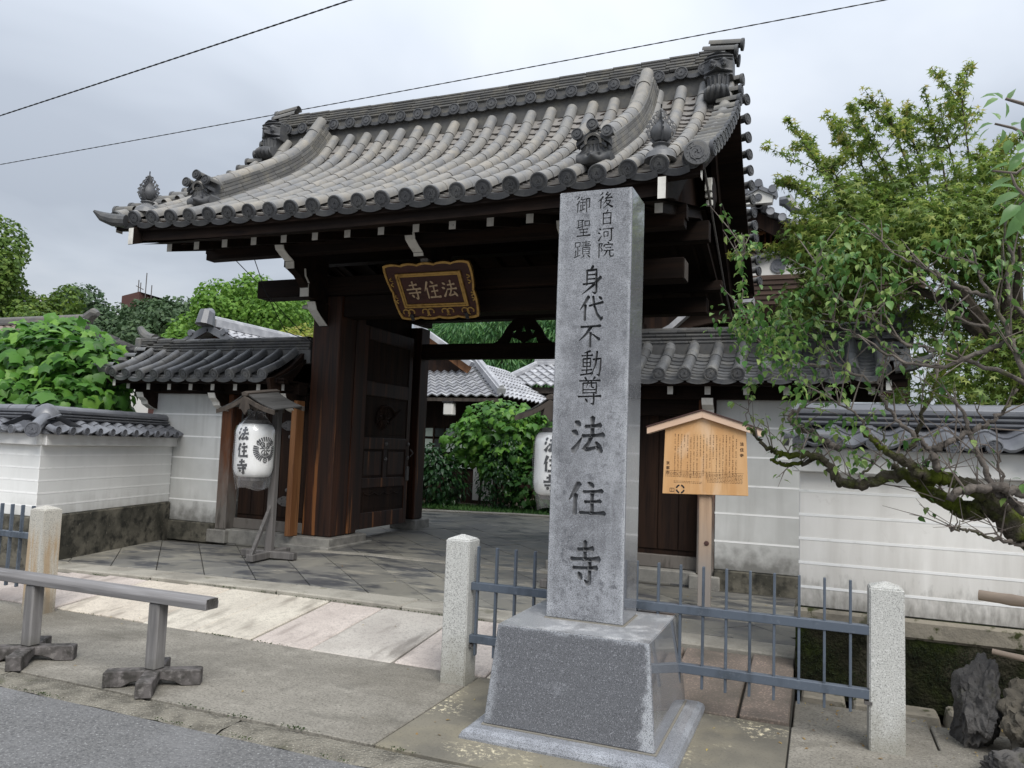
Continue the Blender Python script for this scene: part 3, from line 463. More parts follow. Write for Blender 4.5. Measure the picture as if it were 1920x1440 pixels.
# ramp of big slabs up to the kerb
for x0, x1, y0, y1 in ((-.15, .62, 5.035, 5.62), (.63, 1.5, 5.035, 5.50), (1.51, 6, 5.035, 5.62)):
    B(x0, x1, y0, y1, -.09, random.uniform(-.014, -.008)).build('concrete_slab', MAT['concrete'], ap, bevel=.006)
xx = -.13
while xx < 2.2:      # broken edging stones along the foot of the mossy wall
    L = random.uniform(.14, .32); MB().frustum(xx, xx+L, 5.63+random.uniform(0, .03), 5.86, -.09, xx+.02, xx+L-.02, 5.65+random.uniform(0, .03), 5.85, random.uniform(-.005, .045)).build('edging_stone', MAT['coping'], ap, bevel=.012); xx += L+.02
ramp = struct(MB().prism([(5.03, -.1), (6.12, -.1), (6.12, .06), (5.03, -.03)], 'X', -12, -.16).build('ramp', MAT['joint']))
xe = [-11.2, -10.6, -9.9, -9.35, -8.7, -8.1, -7.5, -6.95, -6.4, -5.85, -5.33, -4.75, -4.18, -3.62, -2.89, -2.15, -1.5, -.95, -.465, -.16]
for i in range(len(xe)-1):
    a, b = xe[i]+.010, xe[i+1]-.010; h = random.uniform(-.005, .005)+(.015 if i == len(xe)-2 else 0)
    y0 = 5.035+random.uniform(-.015, .03); zt = zf((a+b)/2, 7)-.035
    m = MB(); m.add([(a, y0, -.09), (b, y0, -.09), (b, 6.09, -.09), (a, 6.09, -.09), (a, y0, .006+h), (b, y0, .006+h), (b, 6.09, zt+h), (a, 6.09, zt+h)],
        [(3, 2, 1, 0), (4, 5, 6, 7), (0, 1, 5, 4), (1, 2, 6, 5), (2, 3, 7, 6), (3, 0, 4, 7)])
    m.build('ramp_slab', MAT['slab_r' if i >= len(xe)-4 else 'slab'], ramp, bevel=.008)
court = MB()
for i in range(24):
    for j in range(16):
        xa, xb, ya, yb = -12+i*.5, -11.5+i*.5, 6.1+j*.55, 6.65+j*.55
        court.add([(xa, ya, zf(xa, ya)-.02), (xb, ya, zf(xb, ya)-.02), (xb, yb, zf(xb, yb)-.02), (xa, yb, zf(xa, yb)-.02)], [(0, 1, 2, 3)])
court = struct(court.build('forecourt', MAT['joint'], recalc=False))
def flat_piece(poly, name, mat, parent, th=.05, dz=0.0, bevel=.004):
    m = MB(); n = len(poly)
    m.add([(p[0], p[1], zf(*p)-th) for p in poly]+[(p[0], p[1], zf(*p)+dz) for p in poly], [tuple(range(n))[::-1], tuple(range(n, 2*n))]+[(i, (i+1) % n, n+(i+1) % n, n+i) for i in range(n)])
    return m.build(name, mat, parent, bevel=bevel)
x = -11.4
while x < -.2:
    L = min(random.uniform(1.35, 1.8), -.16-x)
    if -.16-x-L < .5: L = -.16-x
    flat_piece([(x+.004, 6.10), (x+L-.004, 6.10), (x+L-.004, 6.44), (x+.004, 6.44)], 'kerb_stone', MAT['kerb'], court, .2, random.uniform(-.002, .004), .012)
    x += L
def diag(x0, x1, y0, y1, pitch=.475, off=.31):
    s2 = math.sqrt(.5)
    for i in range(-40, 60):
        for j in range(-40, 60):
            u0, v0 = off+i*pitch, j*pitch*1.5+(pitch*.6 if i % 2 else 0)+.13*(i % 5)
            q = [(u0+.004, v0+.004), (u0+pitch-.004, v0+.004), (u0+pitch-.004, v0+1.5*pitch-.004), (u0+.004, v0+1.5*pitch-.004)]
            # u runs along (1,1), v along (1,-1): the long joints run down-right as seen from the street
            p = [((u+v)*s2, (u-v)*s2) for u, v in q]
            p = clip_rect(p, x0, x1, y0, y1)
            if p and area(p) > .004: flat_piece(p, 'flagstone', MAT['flag'], court, .04, random.uniform(-.002, .0025))
diag(-9.0, -.16, 6.448, 8.50)
x = -6.2
while x < -2.7:
    flat_piece([(x+.003, 8.51), (x+.997, 8.51), (x+.997, 8.68), (x+.003, 8.68)], 'threshold_stone', MAT['kerb'], court, .06, .004, .006); x += 1.0
diag(-7.9, -1.1, 8.69, 14.2)
for k in range(7):
    flat_piece([(-8+k*1.2, 14.21), (-6.81+k*1.2, 14.21), (-6.81+k*1.2, 14.42), (-8+k*1.2, 14.42)], 'edging_stone', MAT['kerb'], court, .06, .03, .008)
struct(B(-14, 4, 14.42, 60, -.1, .24).build('garden_ground', MAT['soil']))
struct(B(-.14, 14, 6.3, 30, -.1, .2).build('garden_soil', MAT['soil']))
struct(B(-30, -9.4, 6.3, 40, -.1, .2).build('side_garden', MAT['soil']))
# ------------------------------------------------------------------ tiles
class Prof:
    """roof profile through (y, z) points, eave first, with arc length"""
    def __init__(s, pts, n=12):
        P = [np.array(p, float) for p in pts]; P = [2*P[0]-P[1]]+P+[2*P[-1]-P[-2]]; o = []
        for i in range(1, len(P)-2):
            for k in range(n):
                t = k/n; a, b, c, d = P[i-1:i+3]
                o.append(.5*((2*b)+(-a+c)*t+(2*a-5*b+4*c-d)*t*t+(-a+3*b-3*c+d)*t**3))
        o.append(P[-2]); s.p = np.array(o); s.s = np.concatenate([[0], np.cumsum(np.linalg.norm(np.diff(s.p, axis=0), axis=1))]); s.L = s.s[-1]
    def at(s, q):
        y = np.interp(q, s.s, s.p[:, 0]); z = np.interp(q, s.s, s.p[:, 1])
        q0, q1 = max(q-.06, 0), min(q+.06, s.L)
        dy = np.interp(q1, s.s, s.p[:, 0])-np.interp(q0, s.s, s.p[:, 0]); dz = np.interp(q1, s.s, s.p[:, 1])-np.interp(q0, s.s, s.p[:, 1])
        return float(y), float(z), math.atan2(dz, dy)
    def zy(s, y): return float(np.interp(y, s.p[:, 0], s.p[:, 1]))
def cover_geo(r, L, n=9, arc=100):
    m = MB(); A = [R_(-arc+2*arc*k/(n-1)) for k in range(n)]
    lo = [(r*math.sin(a), -L/2, r*math.cos(a)) for a in A]; hi = [(r*.93*math.sin(a), L/2, r*.93*math.cos(a)) for a in A]
    inn = [(r*.72*math.sin(a), -L/2+.004, r*.72*math.cos(a)) for a in A]
    m.add(lo+hi+inn, [(k, k+1, n+k+1, n+k) for k in range(n-1)]+[(2*n+k, 2*n+k+1, k+1, k) for k in range(n-1)])
    return m
def pan_geo(w, sag, L, th, n=6):
    m = MB(); X = [-w/2+w*k/(n-1) for k in range(n)]; z = [sag*(2*x/w)**2 for x in X]
    m.add([(x, -L/2, h) for x, h in zip(X, z)]+[(x, L/2, h) for x, h in zip(X, z)]+[(x, -L/2, h-th) for x, h in zip(X, z)],
          [(k, k+1, n+k+1, n+k) for k in range(n-1)]+[(2*n+k, 2*n+k+1, k+1, k) for k in range(n-1)])
    return m
def disc_geo(m, R, y=0.0, beads=14, n=22, commas=True):
    """round eave end facing -Y with raised rim, beads and the three-comma swirl"""
    m.lathe([(R*.98, y+.02), (R, y), (R, y-.012), (R*.86, y-.014), (R*.83, y-.006), (.001, y-.006)], n=n, axis='Y')
    if commas:
        for k in range(3):
            pts = []
            for i in range(7):
                t = i/6; a = R_(120*k+265*t); rr = R*(.22+.40*t); pts.append((rr*math.cos(a), rr*math.sin(a), R*(.13*(1-t)**.8+.022)))
            m.prism(stroke(pts, 1), 'Y', y-.015, y-.004)
    for k in range(beads):
        a = 2*math.pi*k/beads; cx, cz, q = R*.73*math.cos(a), R*.73*math.sin(a), R*.045
        m.prism([(cx-q, cz), (cx, cz-q), (cx+q, cz), (cx, cz+q)], 'Y', y-.011, y-.005)
    return m
def eave_tile_mesh(name, r, R, L, m1, m2, drop=0.0, beads=14):
    m = cover_geo(r, L); m.v = [(a, b+L/2, c) for a, b, c in m.v]; m.cur = 1; n0 = len(m.v)
    disc_geo(m, R, 0.0, beads); m.v = m.v[:n0]+[(a, b, c-drop) for a, b, c in m.v[n0:]]
    return m.mesh(name, [m1, m2], smooth=True)
def apron_mesh(name, w, sag, h, L, mat):
    m = pan_geo(w, sag, L, .02, 7); m.v = [(a, b+L/2, c) for a, b, c in m.v]
    X = [-w/2+w*k/8 for k in range(9)]
    m.prism([(x, sag*(2*x/w)**2+.004) for x in X]+[(x, sag*.9*(2*x/w)**2-h) for x in X[::-1]], 'Y', -.016, .006)
    m.prism([(x, sag*.9*(2*x/w)**2-h+.012) for x in X[1:-1]]+[(x, sag*.9*(2*x/w)**2-h+.002) for x in X[1:-1][::-1]], 'Y', -.022, -.01)
    return m.mesh(name, mat, smooth=True)
def TM(x, y, z, ax=0.0, az=0.0, ay=0.0): return Matrix.Translation((x, y, z)) @ Matrix.Rotation(az, 4, 'Z') @ Matrix.Rotation(ax, 4, 'X') @ Matrix.Rotation(ay, 4, 'Y')
def slope_tiles(roof, prof, xs, lift, r, R, seg, exposure, mt, mp, md, s_end, limit_cover=300, limit_pan=300, mirror=None, apron_h=.06, only_stuff=False, mps=None, pan_order=None):
    """cover tiles, pan tiles and eave ends on one slope; mirror = ridge y for the far slope"""
    pitch = xs[1]-xs[0]; pw = pitch-1.25*r
    def place(x, q, dz, tilt):
        y, z, a = prof.at(q); z += lift(x)+dz
        mx = TM(x, y, z, a+tilt)
        if mirror is not None: mx = Matrix.Translation((0, 2*mirror, 0)) @ Matrix.Scale(-1, 4, (0, 1, 0)) @ mx
        return mx
    n = max(1, round((s_end-.25)/seg)); seg = (s_end-.25)/n
    cm = cover_geo(r, seg*1.08).mesh('cover_tile', mt, smooth=True)
    em = eave_tile_mesh('eave_end_tile', r, R, .27, mt, md, drop=.012)
    pm_ = pan_geo(pw+.07, .03, exposure*1.7, .034).mesh('pan_tile', mp, smooth=True)
    am = apron_mesh('eave_pan_tile', pw+.05, .03, apron_h, .2, [md])
    rest = MB(); cnt = 0
    def addstuff(geo, mx): rest.add([mx @ Vector(p) for p in geo.v], geo.f)
    cg = cover_geo(r, seg*1.08, 7); pg = pan_geo(pw+.07, .03, exposure*1.7, .034, 5); eg = cover_geo(r, .27, 7)
    for x in xs:
        if only_stuff: addstuff(eg, place(x, .13, 0, 0))
        else: link('eave_end_tile', em, None, roof, place(x, 0., 0, 0))
        for i in range(n):
            q = .25+seg*(i+.5); mx = place(x+random.uniform(-.004, .004), q, random.uniform(-.003, .003), random.uniform(-.01, .01))
            if not only_stuff and cnt < limit_cover: link('cover_tile', cm, None, roof, mx); cnt += 1
            else: addstuff(cg, mx)
    if rest.f: stuff(rest.build('cover_tiles_rest', mt, roof, smooth=True, recalc=False))
    rest = MB(); gaps = [(xs[i]+xs[i+1])/2 for i in range(len(xs)-1)]
    np_ = int((s_end-.1)/exposure); cnt = 0; cells = [(x, i) for x in gaps for i in range(np_)]
    if pan_order: cells.sort(key=pan_order)
    for x in gaps:
        if not only_stuff: link('eave_pan_tile', am, None, roof, place(x, .045, -.088, 0))
    for x, i in cells:
        mx = place(x, .06+exposure*(i+1), -.075, -.17)
        if not only_stuff and cnt < limit_pan: link('pan_tile', pm_, None, roof, mx); cnt += 1
        else: addstuff(pg, mx)
    if rest.f: stuff(rest.build('pan_tiles_rest', mps or mp, roof, smooth=True, recalc=False))
def course_tiles(parent, name, mat, x0, x1, y, halfw, z, h, L, jit=0.0, zfun=None, gap=.003):
    """one course of long thin ridge tiles laid end to end"""
    x = x0-random.uniform(0, L*.6)
    while x < x1-.02:
        a, b = max(x, x0)+gap, min(x+L, x1)-gap
        if b-a > .03:
            d = random.uniform(-jit, jit); zz = z+(zfun((a+b)/2) if zfun else 0)
            m = MB(); m.frustum(a, b, y-halfw+.022+d, y+halfw-.022+d, zz, a, b, y-halfw+d, y+halfw+d, zz+h*.45); m.box(a, b, y-halfw+d, y+halfw+d, zz+h*.45+.0005, zz+h-.004)
            m.build(name, mat, parent)
        x += L
# ------------------------------------------------------------------ the gate
X0 = -4.53
def mr(x): return 2*X0-x
gate = thing('temple_gate', 'dark timber temple gate with sweeping grey tiled roof and open doors', 'gate', (X0, 9.6, .16))
PR = Prof([(6.70, 4.13), (7.10, 4.335), (7.55, 4.585), (8.15, 4.945), (8.70, 5.315), (9.12, 5.69), (9.42, 6.10)])
PIT = .2885; XS = [X0+(k-12)*PIT for k in range(25)]
lift = lambda x: .085*abs((x-X0)/3.46)**3
RY = 9.65
# sheathing under the tiles
m = MB(); ys = np.linspace(6.76, RY, 20); xg = np.linspace(mr(-.98), -.98, 15)
def pz(y): return PR.zy(y) if y <= 9.42 else 6.10+(y-9.42)*.6
top = [[(x, y, pz(y)-.075+lift(x)) for x in xg] for y in ys]+[[(x, 2*RY-y, pz(y)-.075+lift(x)) for x in xg] for y in ys[::-1][1:]]
bot = [[(x, y, z-.07) for x, y, z in r] for r in top]
m.grid(top); m.grid([r[::-1] for r in bot])
for k in (0, -1): m.grid([top[k], bot[k]])
for k in (0, -1): m.grid([[r[k] for r in top], [r[k] for r in bot]])
roof = m.build('roof', MAT['woodx'], gate)
slope_tiles(roof, PR, XS, lift, .076, .088, .272, .128, MAT['tile'], MAT['tile_pan'], MAT['tile_dark'], PR.L, mps=MAT['tile_pan_s'], pan_order=lambda c: -c[0]*1.0-c[1]*.02)
slope_tiles(roof, PR, XS, lift, .076, .088, .272, .128, MAT['tile'], MAT['tile_pan_s'], MAT['tile_dark'], PR.L, mirror=RY, only_stuff=True)
# verge tiles, pointing out over both gables
vm = eave_tile_mesh('verge_tile', .066, .074, .27, MAT['ridge'], MAT['tile_dark'], beads=10)
for side in (-1, 1):
    for far in (0, 1):
        for i in range(14):
            y, z, a = PR.at(.16+i*(PR.L-.2)/13.2)
            if far: y = 2*RY-y
            x = -.90 if side > 0 else mr(-.90)
            link('verge_tile', vm, None, roof, TM(x, y, z+lift(-1.)+.045, 0, R_(66 if far else 82) if side > 0 else R_(-66 if far else -82)))
# upswept corner piece at the left eave, big corner disc at the right one
x = mr(-.93)
MB().tube([(x+.28, 6.72, 4.16), (x+.12, 6.66, 4.17), (x+.01, 6.60, 4.205), (x-.05, 6.53, 4.26)], [.078, .078, .06, .014], 10).build('corner_tile', MAT['tile_dark'], roof, smooth=True)
link('corner_disc', disc_geo(MB(), .112, 0, 16).mesh('corner_disc', MAT['tile_dark'], smooth=True), None, roof, TM(-1.02, 6.655, 4.235, 0, R_(14)))
MB().tube([(-1.02, 6.66, 4.235), (-1.03, 6.9, 4.30), (-1.05, 7.1, 4.41)], [.10, .092, .085], 12).build('corner_roll', MAT['tile'], roof, smooth=True)
# ridge: bed, disc row, courses, top cap
rs = lambda x: .06*((x-X0)/3.4)**2
B(mr(-1.2), -1.2, 9.44, 9.86, 5.95, 6.41).build('ridge_bed', MAT['ridge'], roof)
rt = eave_tile_mesh('ridge_disc_tile', .068, .082, .16, MAT['ridge'], MAT['tile_dark'], beads=14)
ra = apron_mesh('ridge_apron_tile', PIT-.08, .035, .05, .1, MAT['tile_dark'])
for x in XS[1:-1]:
    link('ridge_disc_tile', rt, None, roof, TM(x, 9.37, 6.318+rs(x), 0))
for x in [(a+b)/2 for a, b in zip(XS[1:-2], XS[2:-1])]:
    link('ridge_apron_tile', ra, None, roof, TM(x, 9.40, 6.285+rs(x), 0))
for i in range(5):
    course_tiles(roof, 'ridge_tile', MAT['ridge'], mr(-1.12), -1.12, RY, .235-.012*i, 6.385+.043*i, .043, .37, .003, rs)
x = mr(-1.15)
cap = cover_geo(.125, .31); cap.v = [(a, b, c*.42) for a, b, c in cap.v]; capm = cap.mesh('ridge_cap_tile', MAT['ridge'], smooth=True)
while x < -1.2:
    link('ridge_cap_tile', capm, None, roof, TM(x+.15, RY, 6.585+rs(x), 0, R_(90))); x += .3
# three round tiles poking out of each ridge end
for side in (-1, 1):
    for dy, dz, ex in ((0, 6.76, 0), (-.13, 6.62, -.06), (.13, 6.62, -.06)):
        x = (-.93+ex) if side > 0 else mr(-.93+ex)
        link('ridge_end_tile', eave_tile_mesh('ridge_end_tile', .07, .078, .42, MAT['ridge'], MAT['tile_dark'], beads=10), None, roof, TM(x, RY+dy, dz, R_(7), R_(90 if side > 0 else -90)))
# ridge-end ogre tiles: a relief of brows, eyes, nose, mouth and ribbed beard over a curled foot
def g2(u, v, cu_, cv, su, sv): return math.exp(-((u-cu_)/su)**2-((v-cv)/sv)**2)
def ogre_depth(u, v):     # u -1..1 across, v 0..1 up
    d = .10+.05*(1-u*u)
    if v > .52:
        d += .07*g2(abs(u), v, .42, .80, .20, .045)+.06*g2(abs(u), v, .45, .725, .15, .045)-.03*g2(abs(u), v, .45, .725, .07, .02)
        d += .12*g2(u, v, 0, .66, .2, .055)-.07*g2(u, v, 0, .585, .75, .018)+.05*g2(u, v, 0, .615, .7, .02)+.05*g2(u, v, 0, .55, .6, .02)
        d += .02*math.sin(v*90)*(1 if v > .84 else 0)
    else:
        d += .012*math.sin(u*16)+.05*v
    if v < .3:
        q = (v-.14)/.15
        if abs(q) < 1: d += .16*math.sqrt(1-q*q)+.012*math.sin(u*14)
    return d
def ogre_w(v): return .185*(1.0 if v > .5 else .82+.1*math.cos(v*9))*(1 if v < .93 else math.sqrt(max(.12, 1-((v-.93)/.08)**2)))
m = MB(); G = []
for j in range(61):
    v = j/60; G.append([((i/15-1)*ogre_w(v), -ogre_depth(i/15-1, v), v*.72) for i in range(31)])
m.grid(G); m.grid([[(x_, .14, z_) for x_, y_, z_ in r] for r in G][::-1])
for k in (0, -1): m.grid([G[k], [(x_, .14, z_) for x_, y_, z_ in G[k]]]); m.grid([[r[k] for r in G], [(r[k][0], .14, r[k][2]) for r in G]])
om = m.mesh('ogre_tile', MAT['tile_dark'], smooth=True, angle=50)
for x in (-1.17, mr(-1.20)):
    o_ = link('ogre_tile', om, None, roof, TM(x, 9.30, 5.83) @ Matrix.Diagonal((.92, 1, .86, 1))); e_ = MB()
    for s in (-1, 1): e_.lathe([(.001, -.19), (.028, -.185), (.036, -.165), (.03, -.14)], (s*.078, 0, .525), 10, 'Y'); e_.lathe([(.001, -.203), (.011, -.2), (.012, -.18)], (s*.078, 0, .525), 8, 'Y')
    e_.build('ogre_eye', MAT['tile_dark'], o_, smooth=True)
# descending ridges on the front slope with their end tiles
def sweep_strip(x, prof, s0, s1, w0, w1, z0, z1, n=10, lf=0.0):
    m = MB(); A = []
    for i in range(n+1):
        y, z, a = prof.at(s0+(s1-s0)*i/n); ny, nz = -math.sin(a), math.cos(a)
        A.append([(x+sx*w, y+ny*h, z+nz*h+lf) for sx, w, h in ((-1, w0, z0), (-1, w1, z1), (1, w1, z1), (1, w0, z0))])
    for i in range(n+1): A[i].append(A[i][0])
    m.grid(A); m.add(A[0][:4], [(0, 1, 2, 3)]); m.add(A[-1][:4], [(3, 2, 1, 0)]); return m
ev = eave_tile_mesh('end_round_tile', .05, .058, .24, MAT['ridge'], MAT['tile_dark'], beads=0)
for x in (-2.06, mr(-2.06)):
    lf = lift(x); sA, sB = .44, PR.L+.0
    for c in range(5):
        s = sA+random.uniform(-.1, 0)
        while s < sB-.03:
            L = .36; a, b = max(s, sA)+.003, min(s+L, sB)-.003
            if b-a > .03: sweep_strip(x, PR, a, b, .15-.01*c, .146-.01*c, .055+.042*c, .055+.042*c+.036, 4, lf).build('descending_ridge_tile', MAT['ridge'], roof, smooth=True)
            s += L
    n = 10; sg = (sB-sA+.12)/n
    cg_ = cover_geo(.088, sg*1.06).mesh('descending_cap_tile', MAT['tile'], smooth=True)
    for i in range(n):
        y, z, a = PR.at(min(sA+sg*(i+.5), PR.L)); yy, zz = y, z
        if sA+sg*(i+.5) > PR.L: zz += .1; yy += .05
        link('descending_cap_tile', cg_, None, roof, TM(x, yy-math.sin(a)*.245, zz+math.cos(a)*.245+lf, a))
    # end tile: curled foot, face, little gable, three round tiles
    y, z, a = PR.at(sA-.03)
    z += lf+.05
    m = MB(); G = []
    for j in range(25):
        v = j/24; row = []
        for i in range(29):
            u = i/14-1; w = .205 if v < .42 else .205-.05*min(1, (v-.42)*6)
            d = .06+.03*(1-u*u)
            if v < .45: q = (v-.21)/.22; d += .09*math.sqrt(max(0, 1-q*q))*(.75+.25*math.cos(u*5)); d += .05*g2(u, v, 0, .2, .16, .12)-.05*g2(abs(u), v, .3, .3, .12, .06)
            else: d += .010*math.sin(u*20)+.02
            row.append((u*w, -d, v*.30))
        G.append(row)
    m.grid(G); m.grid([[(p[0], .1, p[2]) for p in r] for r in G][::-1])
    for k in (0, -1): m.grid([G[k], [(p[0], .1, p[2]) for p in G[k]]]); m.grid([[r[k] for r in G], [(r[k][0], .1, r[k][2]) for r in G]])
    m.prism([(-.2, .20), (0, .335), (.2, .20), (.2, .25), (0, .39), (-.2, .25)], 'Y', -.15, -.02)
    m.prism([(-.155, .17), (0, .28), (.155, .17), (.155, .205), (0, .31), (-.155, .205)], 'Y', -.13, -.05)
    m.box(-.15, .15, -.06, .14, .05, .37)
    eo = m.build('end_ogre_tile', MAT['tile_dark'], roof, TM(x, y+.02, z-.02) @ Matrix.Scale(.84, 4), smooth=True, angle=40)
    for dx, dz in ((-.15, .27), (0, .35), (.15, .27)): link('end_round_tile', ev, None, roof, TM(x+dx, y-.14, z+dz-.015, 0))
# flame jewels above the eave corners
def flame_fin():
    out = []; N = 40
    pts = []
    for i in range(N+1):
        t = i/N; h = .05+.36*t; w = .135*math.sin(math.pi*min(1, (t*.92+.14)))**.75*(1-.55*t**3)
        pts.append((w*(1+.10*math.sin(t*46)*(t > .25)), h))
    right = [p for p in pts]; right[-1] = (0.0, .43)
    outer = [(0.02, .05)]+right+[(0.012, .05)]
    outer = [(.0, .05)]+right
    holes = []
    for hx, hz, hr in ((.085, .20, .017), (.105, .145, .015), (.075, .265, .016), (.052, .30, .014), (.098, .235, .010), (.04, .345, .012), (.115, .19, .009), (.06, .235, .010), (.03, .29, .010), (.09, .105, .012)):
        holes.append([(hx+hr*.75*math.cos(a), hz+hr*1.5*math.sin(a)) for a in np.linspace(0, 2*math.pi, 9)[:-1]])
    return shape2d([outer]+holes, .014)
fin = flame_fin(); fin.materials.append(MAT['tile_dark'])
for x in (-1.38, mr(-1.38)):
    z0 = PR.zy(6.86)+lift(x)+.03
    m = MB(); m.lathe([(.15, -.03), (.13, .03), (.075, .07), (.06, .10), (.085, .115), (.06, .13)], (x, 6.86, z0), 14)
    base = m.build('jewel_pedestal', MAT['tile_wing'], roof, smooth=True)
    link('flame_jewel', MB().lathe([(.01, .135), (.06, .15), (.092, .19), (.10, .23), (.085, .28), (.045, .325), (.012, .36), (.002, .38)], (x, 6.86, z0), 16).mesh('flame_jewel', MAT['tile_dark'], smooth=True), None, roof)
    for k in range(4):
        link('flame_fin', fin, None, roof, Matrix.Translation((x, 6.86, z0+.08)) @ Matrix.Rotation(R_(20+90*k), 4, 'Z') @ Matrix.Rotation(R_(90), 4, 'X'))
# ------------------------------------------------------------------ gate timber
W, WX = MAT['wood'], MAT['woodx']
SOF = lambda y: 3.985+(y-7.18)*.27          # underside boards: front slope
def sof(y): return SOF(y) if y <= RY else SOF(2*RY-y)
m = MB(); yl = [6.83, 7.5, 8.2, 9.0, RY, 10.3, 11.1, 11.8, 2*RY-6.83]; xa, xb = mr(-1.36), -1.36
A = [[(xa, y, sof(y)), (xb, y, sof(y))] for y in yl]; Bq = [[(xa, y, sof(y)+.03), (xb, y, sof(y)+.03)] for y in yl]
m.grid(A); m.grid([r[::-1] for r in Bq]); m.build('soffit_boards', WX, gate, recalc=False)
for yy in (0, 1):
    y0, y1 = (6.83, 6.93) if not yy else (2*RY-6.93, 2*RY-6.83); m = MB()
    for k in range(20):
        a, b = xa+(xb-xa)*k/20, xa+(xb-xa)*(k+1)/20
        m.add(
            [(a, y0, 3.89+.7*lift(a)), (b, y0, 3.89+.7*lift(b)), (b, y1, 3.89+.7*lift(b)), (a, y1, 3.89+.7*lift(a)), (a, y0, 4.05+lift(a)), (b, y0, 4.05+lift(b)), (b, y1, 4.05+lift(b)), (a, y1, 4.05+lift(a))],
            [(3, 2, 1, 0), (4, 5, 6, 7), (0, 1, 5, 4), (2, 3, 7, 6)]+([(3, 0, 4, 7)] if k == 0 else [])+([(1, 2, 6, 5)] if k == 19 else []))
    m.build('eave_board', WX, gate)
# lower eave lip, wider than the rafters, under the tiles
for yy in (6.77, 2*RY-6.85):
    m = MB(); xx = np.linspace(mr(-1.0), -1.0, 18)
    m.grid([[(x, yy, 3.99+lift(x)) for x in xx], [(x, yy, 4.075+lift(x)) for x in xx], [(x, yy+.08, 4.075+lift(x)) for x in xx], [(x, yy+.08, 3.99+lift(x)) for x in xx], [(x, yy, 3.99+lift(x)) for x in xx]])
    m.build('eave_lip', WX, gate)
for s, xx in ((1, -1.0), (-1, mr(-1.0))):      # white cut end of the lip
    B(min(xx, xx+s*.004), max(xx, xx+s*.004), 6.765, 6.86, 4.05, 4.165).build('lip_end', MAT['white'], gate)
for k in range(-7, 8):
    x = X0+k*.44
    m = MB()
    for far in (0, 1):
        P = [(7.18, sof(7.18)-.1), (RY, sof(RY)-.1), (RY, sof(RY)-.002), (7.18, sof(7.18)-.002)]
        if far: P = [(2*RY-y, z) for y, z in P]
        m.prism(P, 'X', x-.038, x+.038)
    r = m.build('rafter', WX, gate)
    MB().prism([(7.176, sof(7.18)-.1), (7.18, sof(7.18)-.1), (7.18, sof(7.18)-.004), (7.176, sof(7.18)-.004)], 'X', x-.039, x+.039).build('rafter_end', MAT['white'], r)
# purlins
for y in (8.0, 2*RY-8.0):
    B(mr(-1.33), -1.33, y-.08, y+.08, sof(8.)-.245, sof(8.)-.1).build('eave_purlin', WX, gate, bevel=.006)
B(mr(-1.3), -1.3, RY-.09, RY+.09, 4.25, 4.5).build('ridge_purlin', WX, gate, bevel=.006)
# bargeboards with white front ends, gable boarding, pendant
for s, xb_ in ((1, -1.33), (-1, mr(-1.33))):
    pts = [(y, pz(y)-.14+lift(-1.2)) for y in np.linspace(6.70, RY, 16)]
    low = [(y, z-(.20 if y < 7.2 else .24+.04*(y-7.2))-.10*math.exp(-((y-7.25)/.35)**2)) for y, z in pts]
    m = MB()
    for far in (0, 1):
        P = pts+low[::-1]
        if far: P = [(2*RY-y, z) for y, z in P]
        for i in range(15):
            q = [P[i], P[i+1], P[30-i], P[31-i]]; m.prism(q, 'X', xb_-.035, xb_+.035)
    bb = m.build('bargeboard', WX, gate)
    MB().prism([(6.695, pts[0][1]-.005), (6.695, low[0][1]+.005), (6.70, low[0][1]+.005), (6.70, pts[0][1]-.005)], 'X', xb_-.036, xb_+.036).build('bargeboard_end', MAT['white'], bb)
    xi = xb_-s*.30
    P = [(y, pz(y)-.14) for y in np.linspace(7.2, RY, 10)]; P = P+[(2*RY-y, z) for y, z in P[::-1][1:]]
    m = MB()
    for i in range(len(P)-1):
        a, b = P[i], P[i+1]; m.prism([a, b, (b[0], sof(b[0])-.02), (a[0], sof(a[0])-.02)], 'X', xi-.02, xi+.02)
    m.build('gable_boarding', W, gate)
    pend = shape2d([[(-.02, .34), (-.16, .30), (-.27, .16), (-.22, .08), (-.15, .12), (-.13, .02), (-.06, -.05), (0, -.10), (.06, -.05), (.13, .02), (.15, .12), (.22, .08), (.27, .16), (.16, .30), (.02, .34)]], .07)
    pend.materials.append(MAT['woodx'])
    link('gable_pendant', pend, None, gate, Matrix.Translation((xb_+s*.04, RY, 4.72)) @ Matrix.Rotation(R_(90), 4, 'Z') @ Matrix.Rotation(R_(90), 4, 'X'))
    m = MB()
    for z0, z1, y0 in ((4.66, 4.73, -.16), (4.735, 4.80, -.24), (4.805, 4.88, -.285), (4.885, 4.98, -.25)): m.box(xb_+s*.04-.042, xb_+s*.04+.042, RY+y0-.012, RY+y0+.03, z0, z1)
    m.build('pendant_edge', MAT['white'], gate, bevel=.006)
    # purlin ends carrying the bargeboard
    for yy in (8.0,): B(min(xb_-s*.3, xb_+s*.02), max(xb_-s*.3, xb_+s*.02), yy-.07, yy+.07, 4.05, 4.2).build('purlin_end', WX, gate)
MB().tube([(-1.12, 7.6, 4.62), (-1.1, 8.3, 4.2), (-1.08, 9.4, 3.6), (-1.05, 10.4, 3.2)], .012, 6).build('lightning_wire', MAT['nail'], gate, smooth=True)
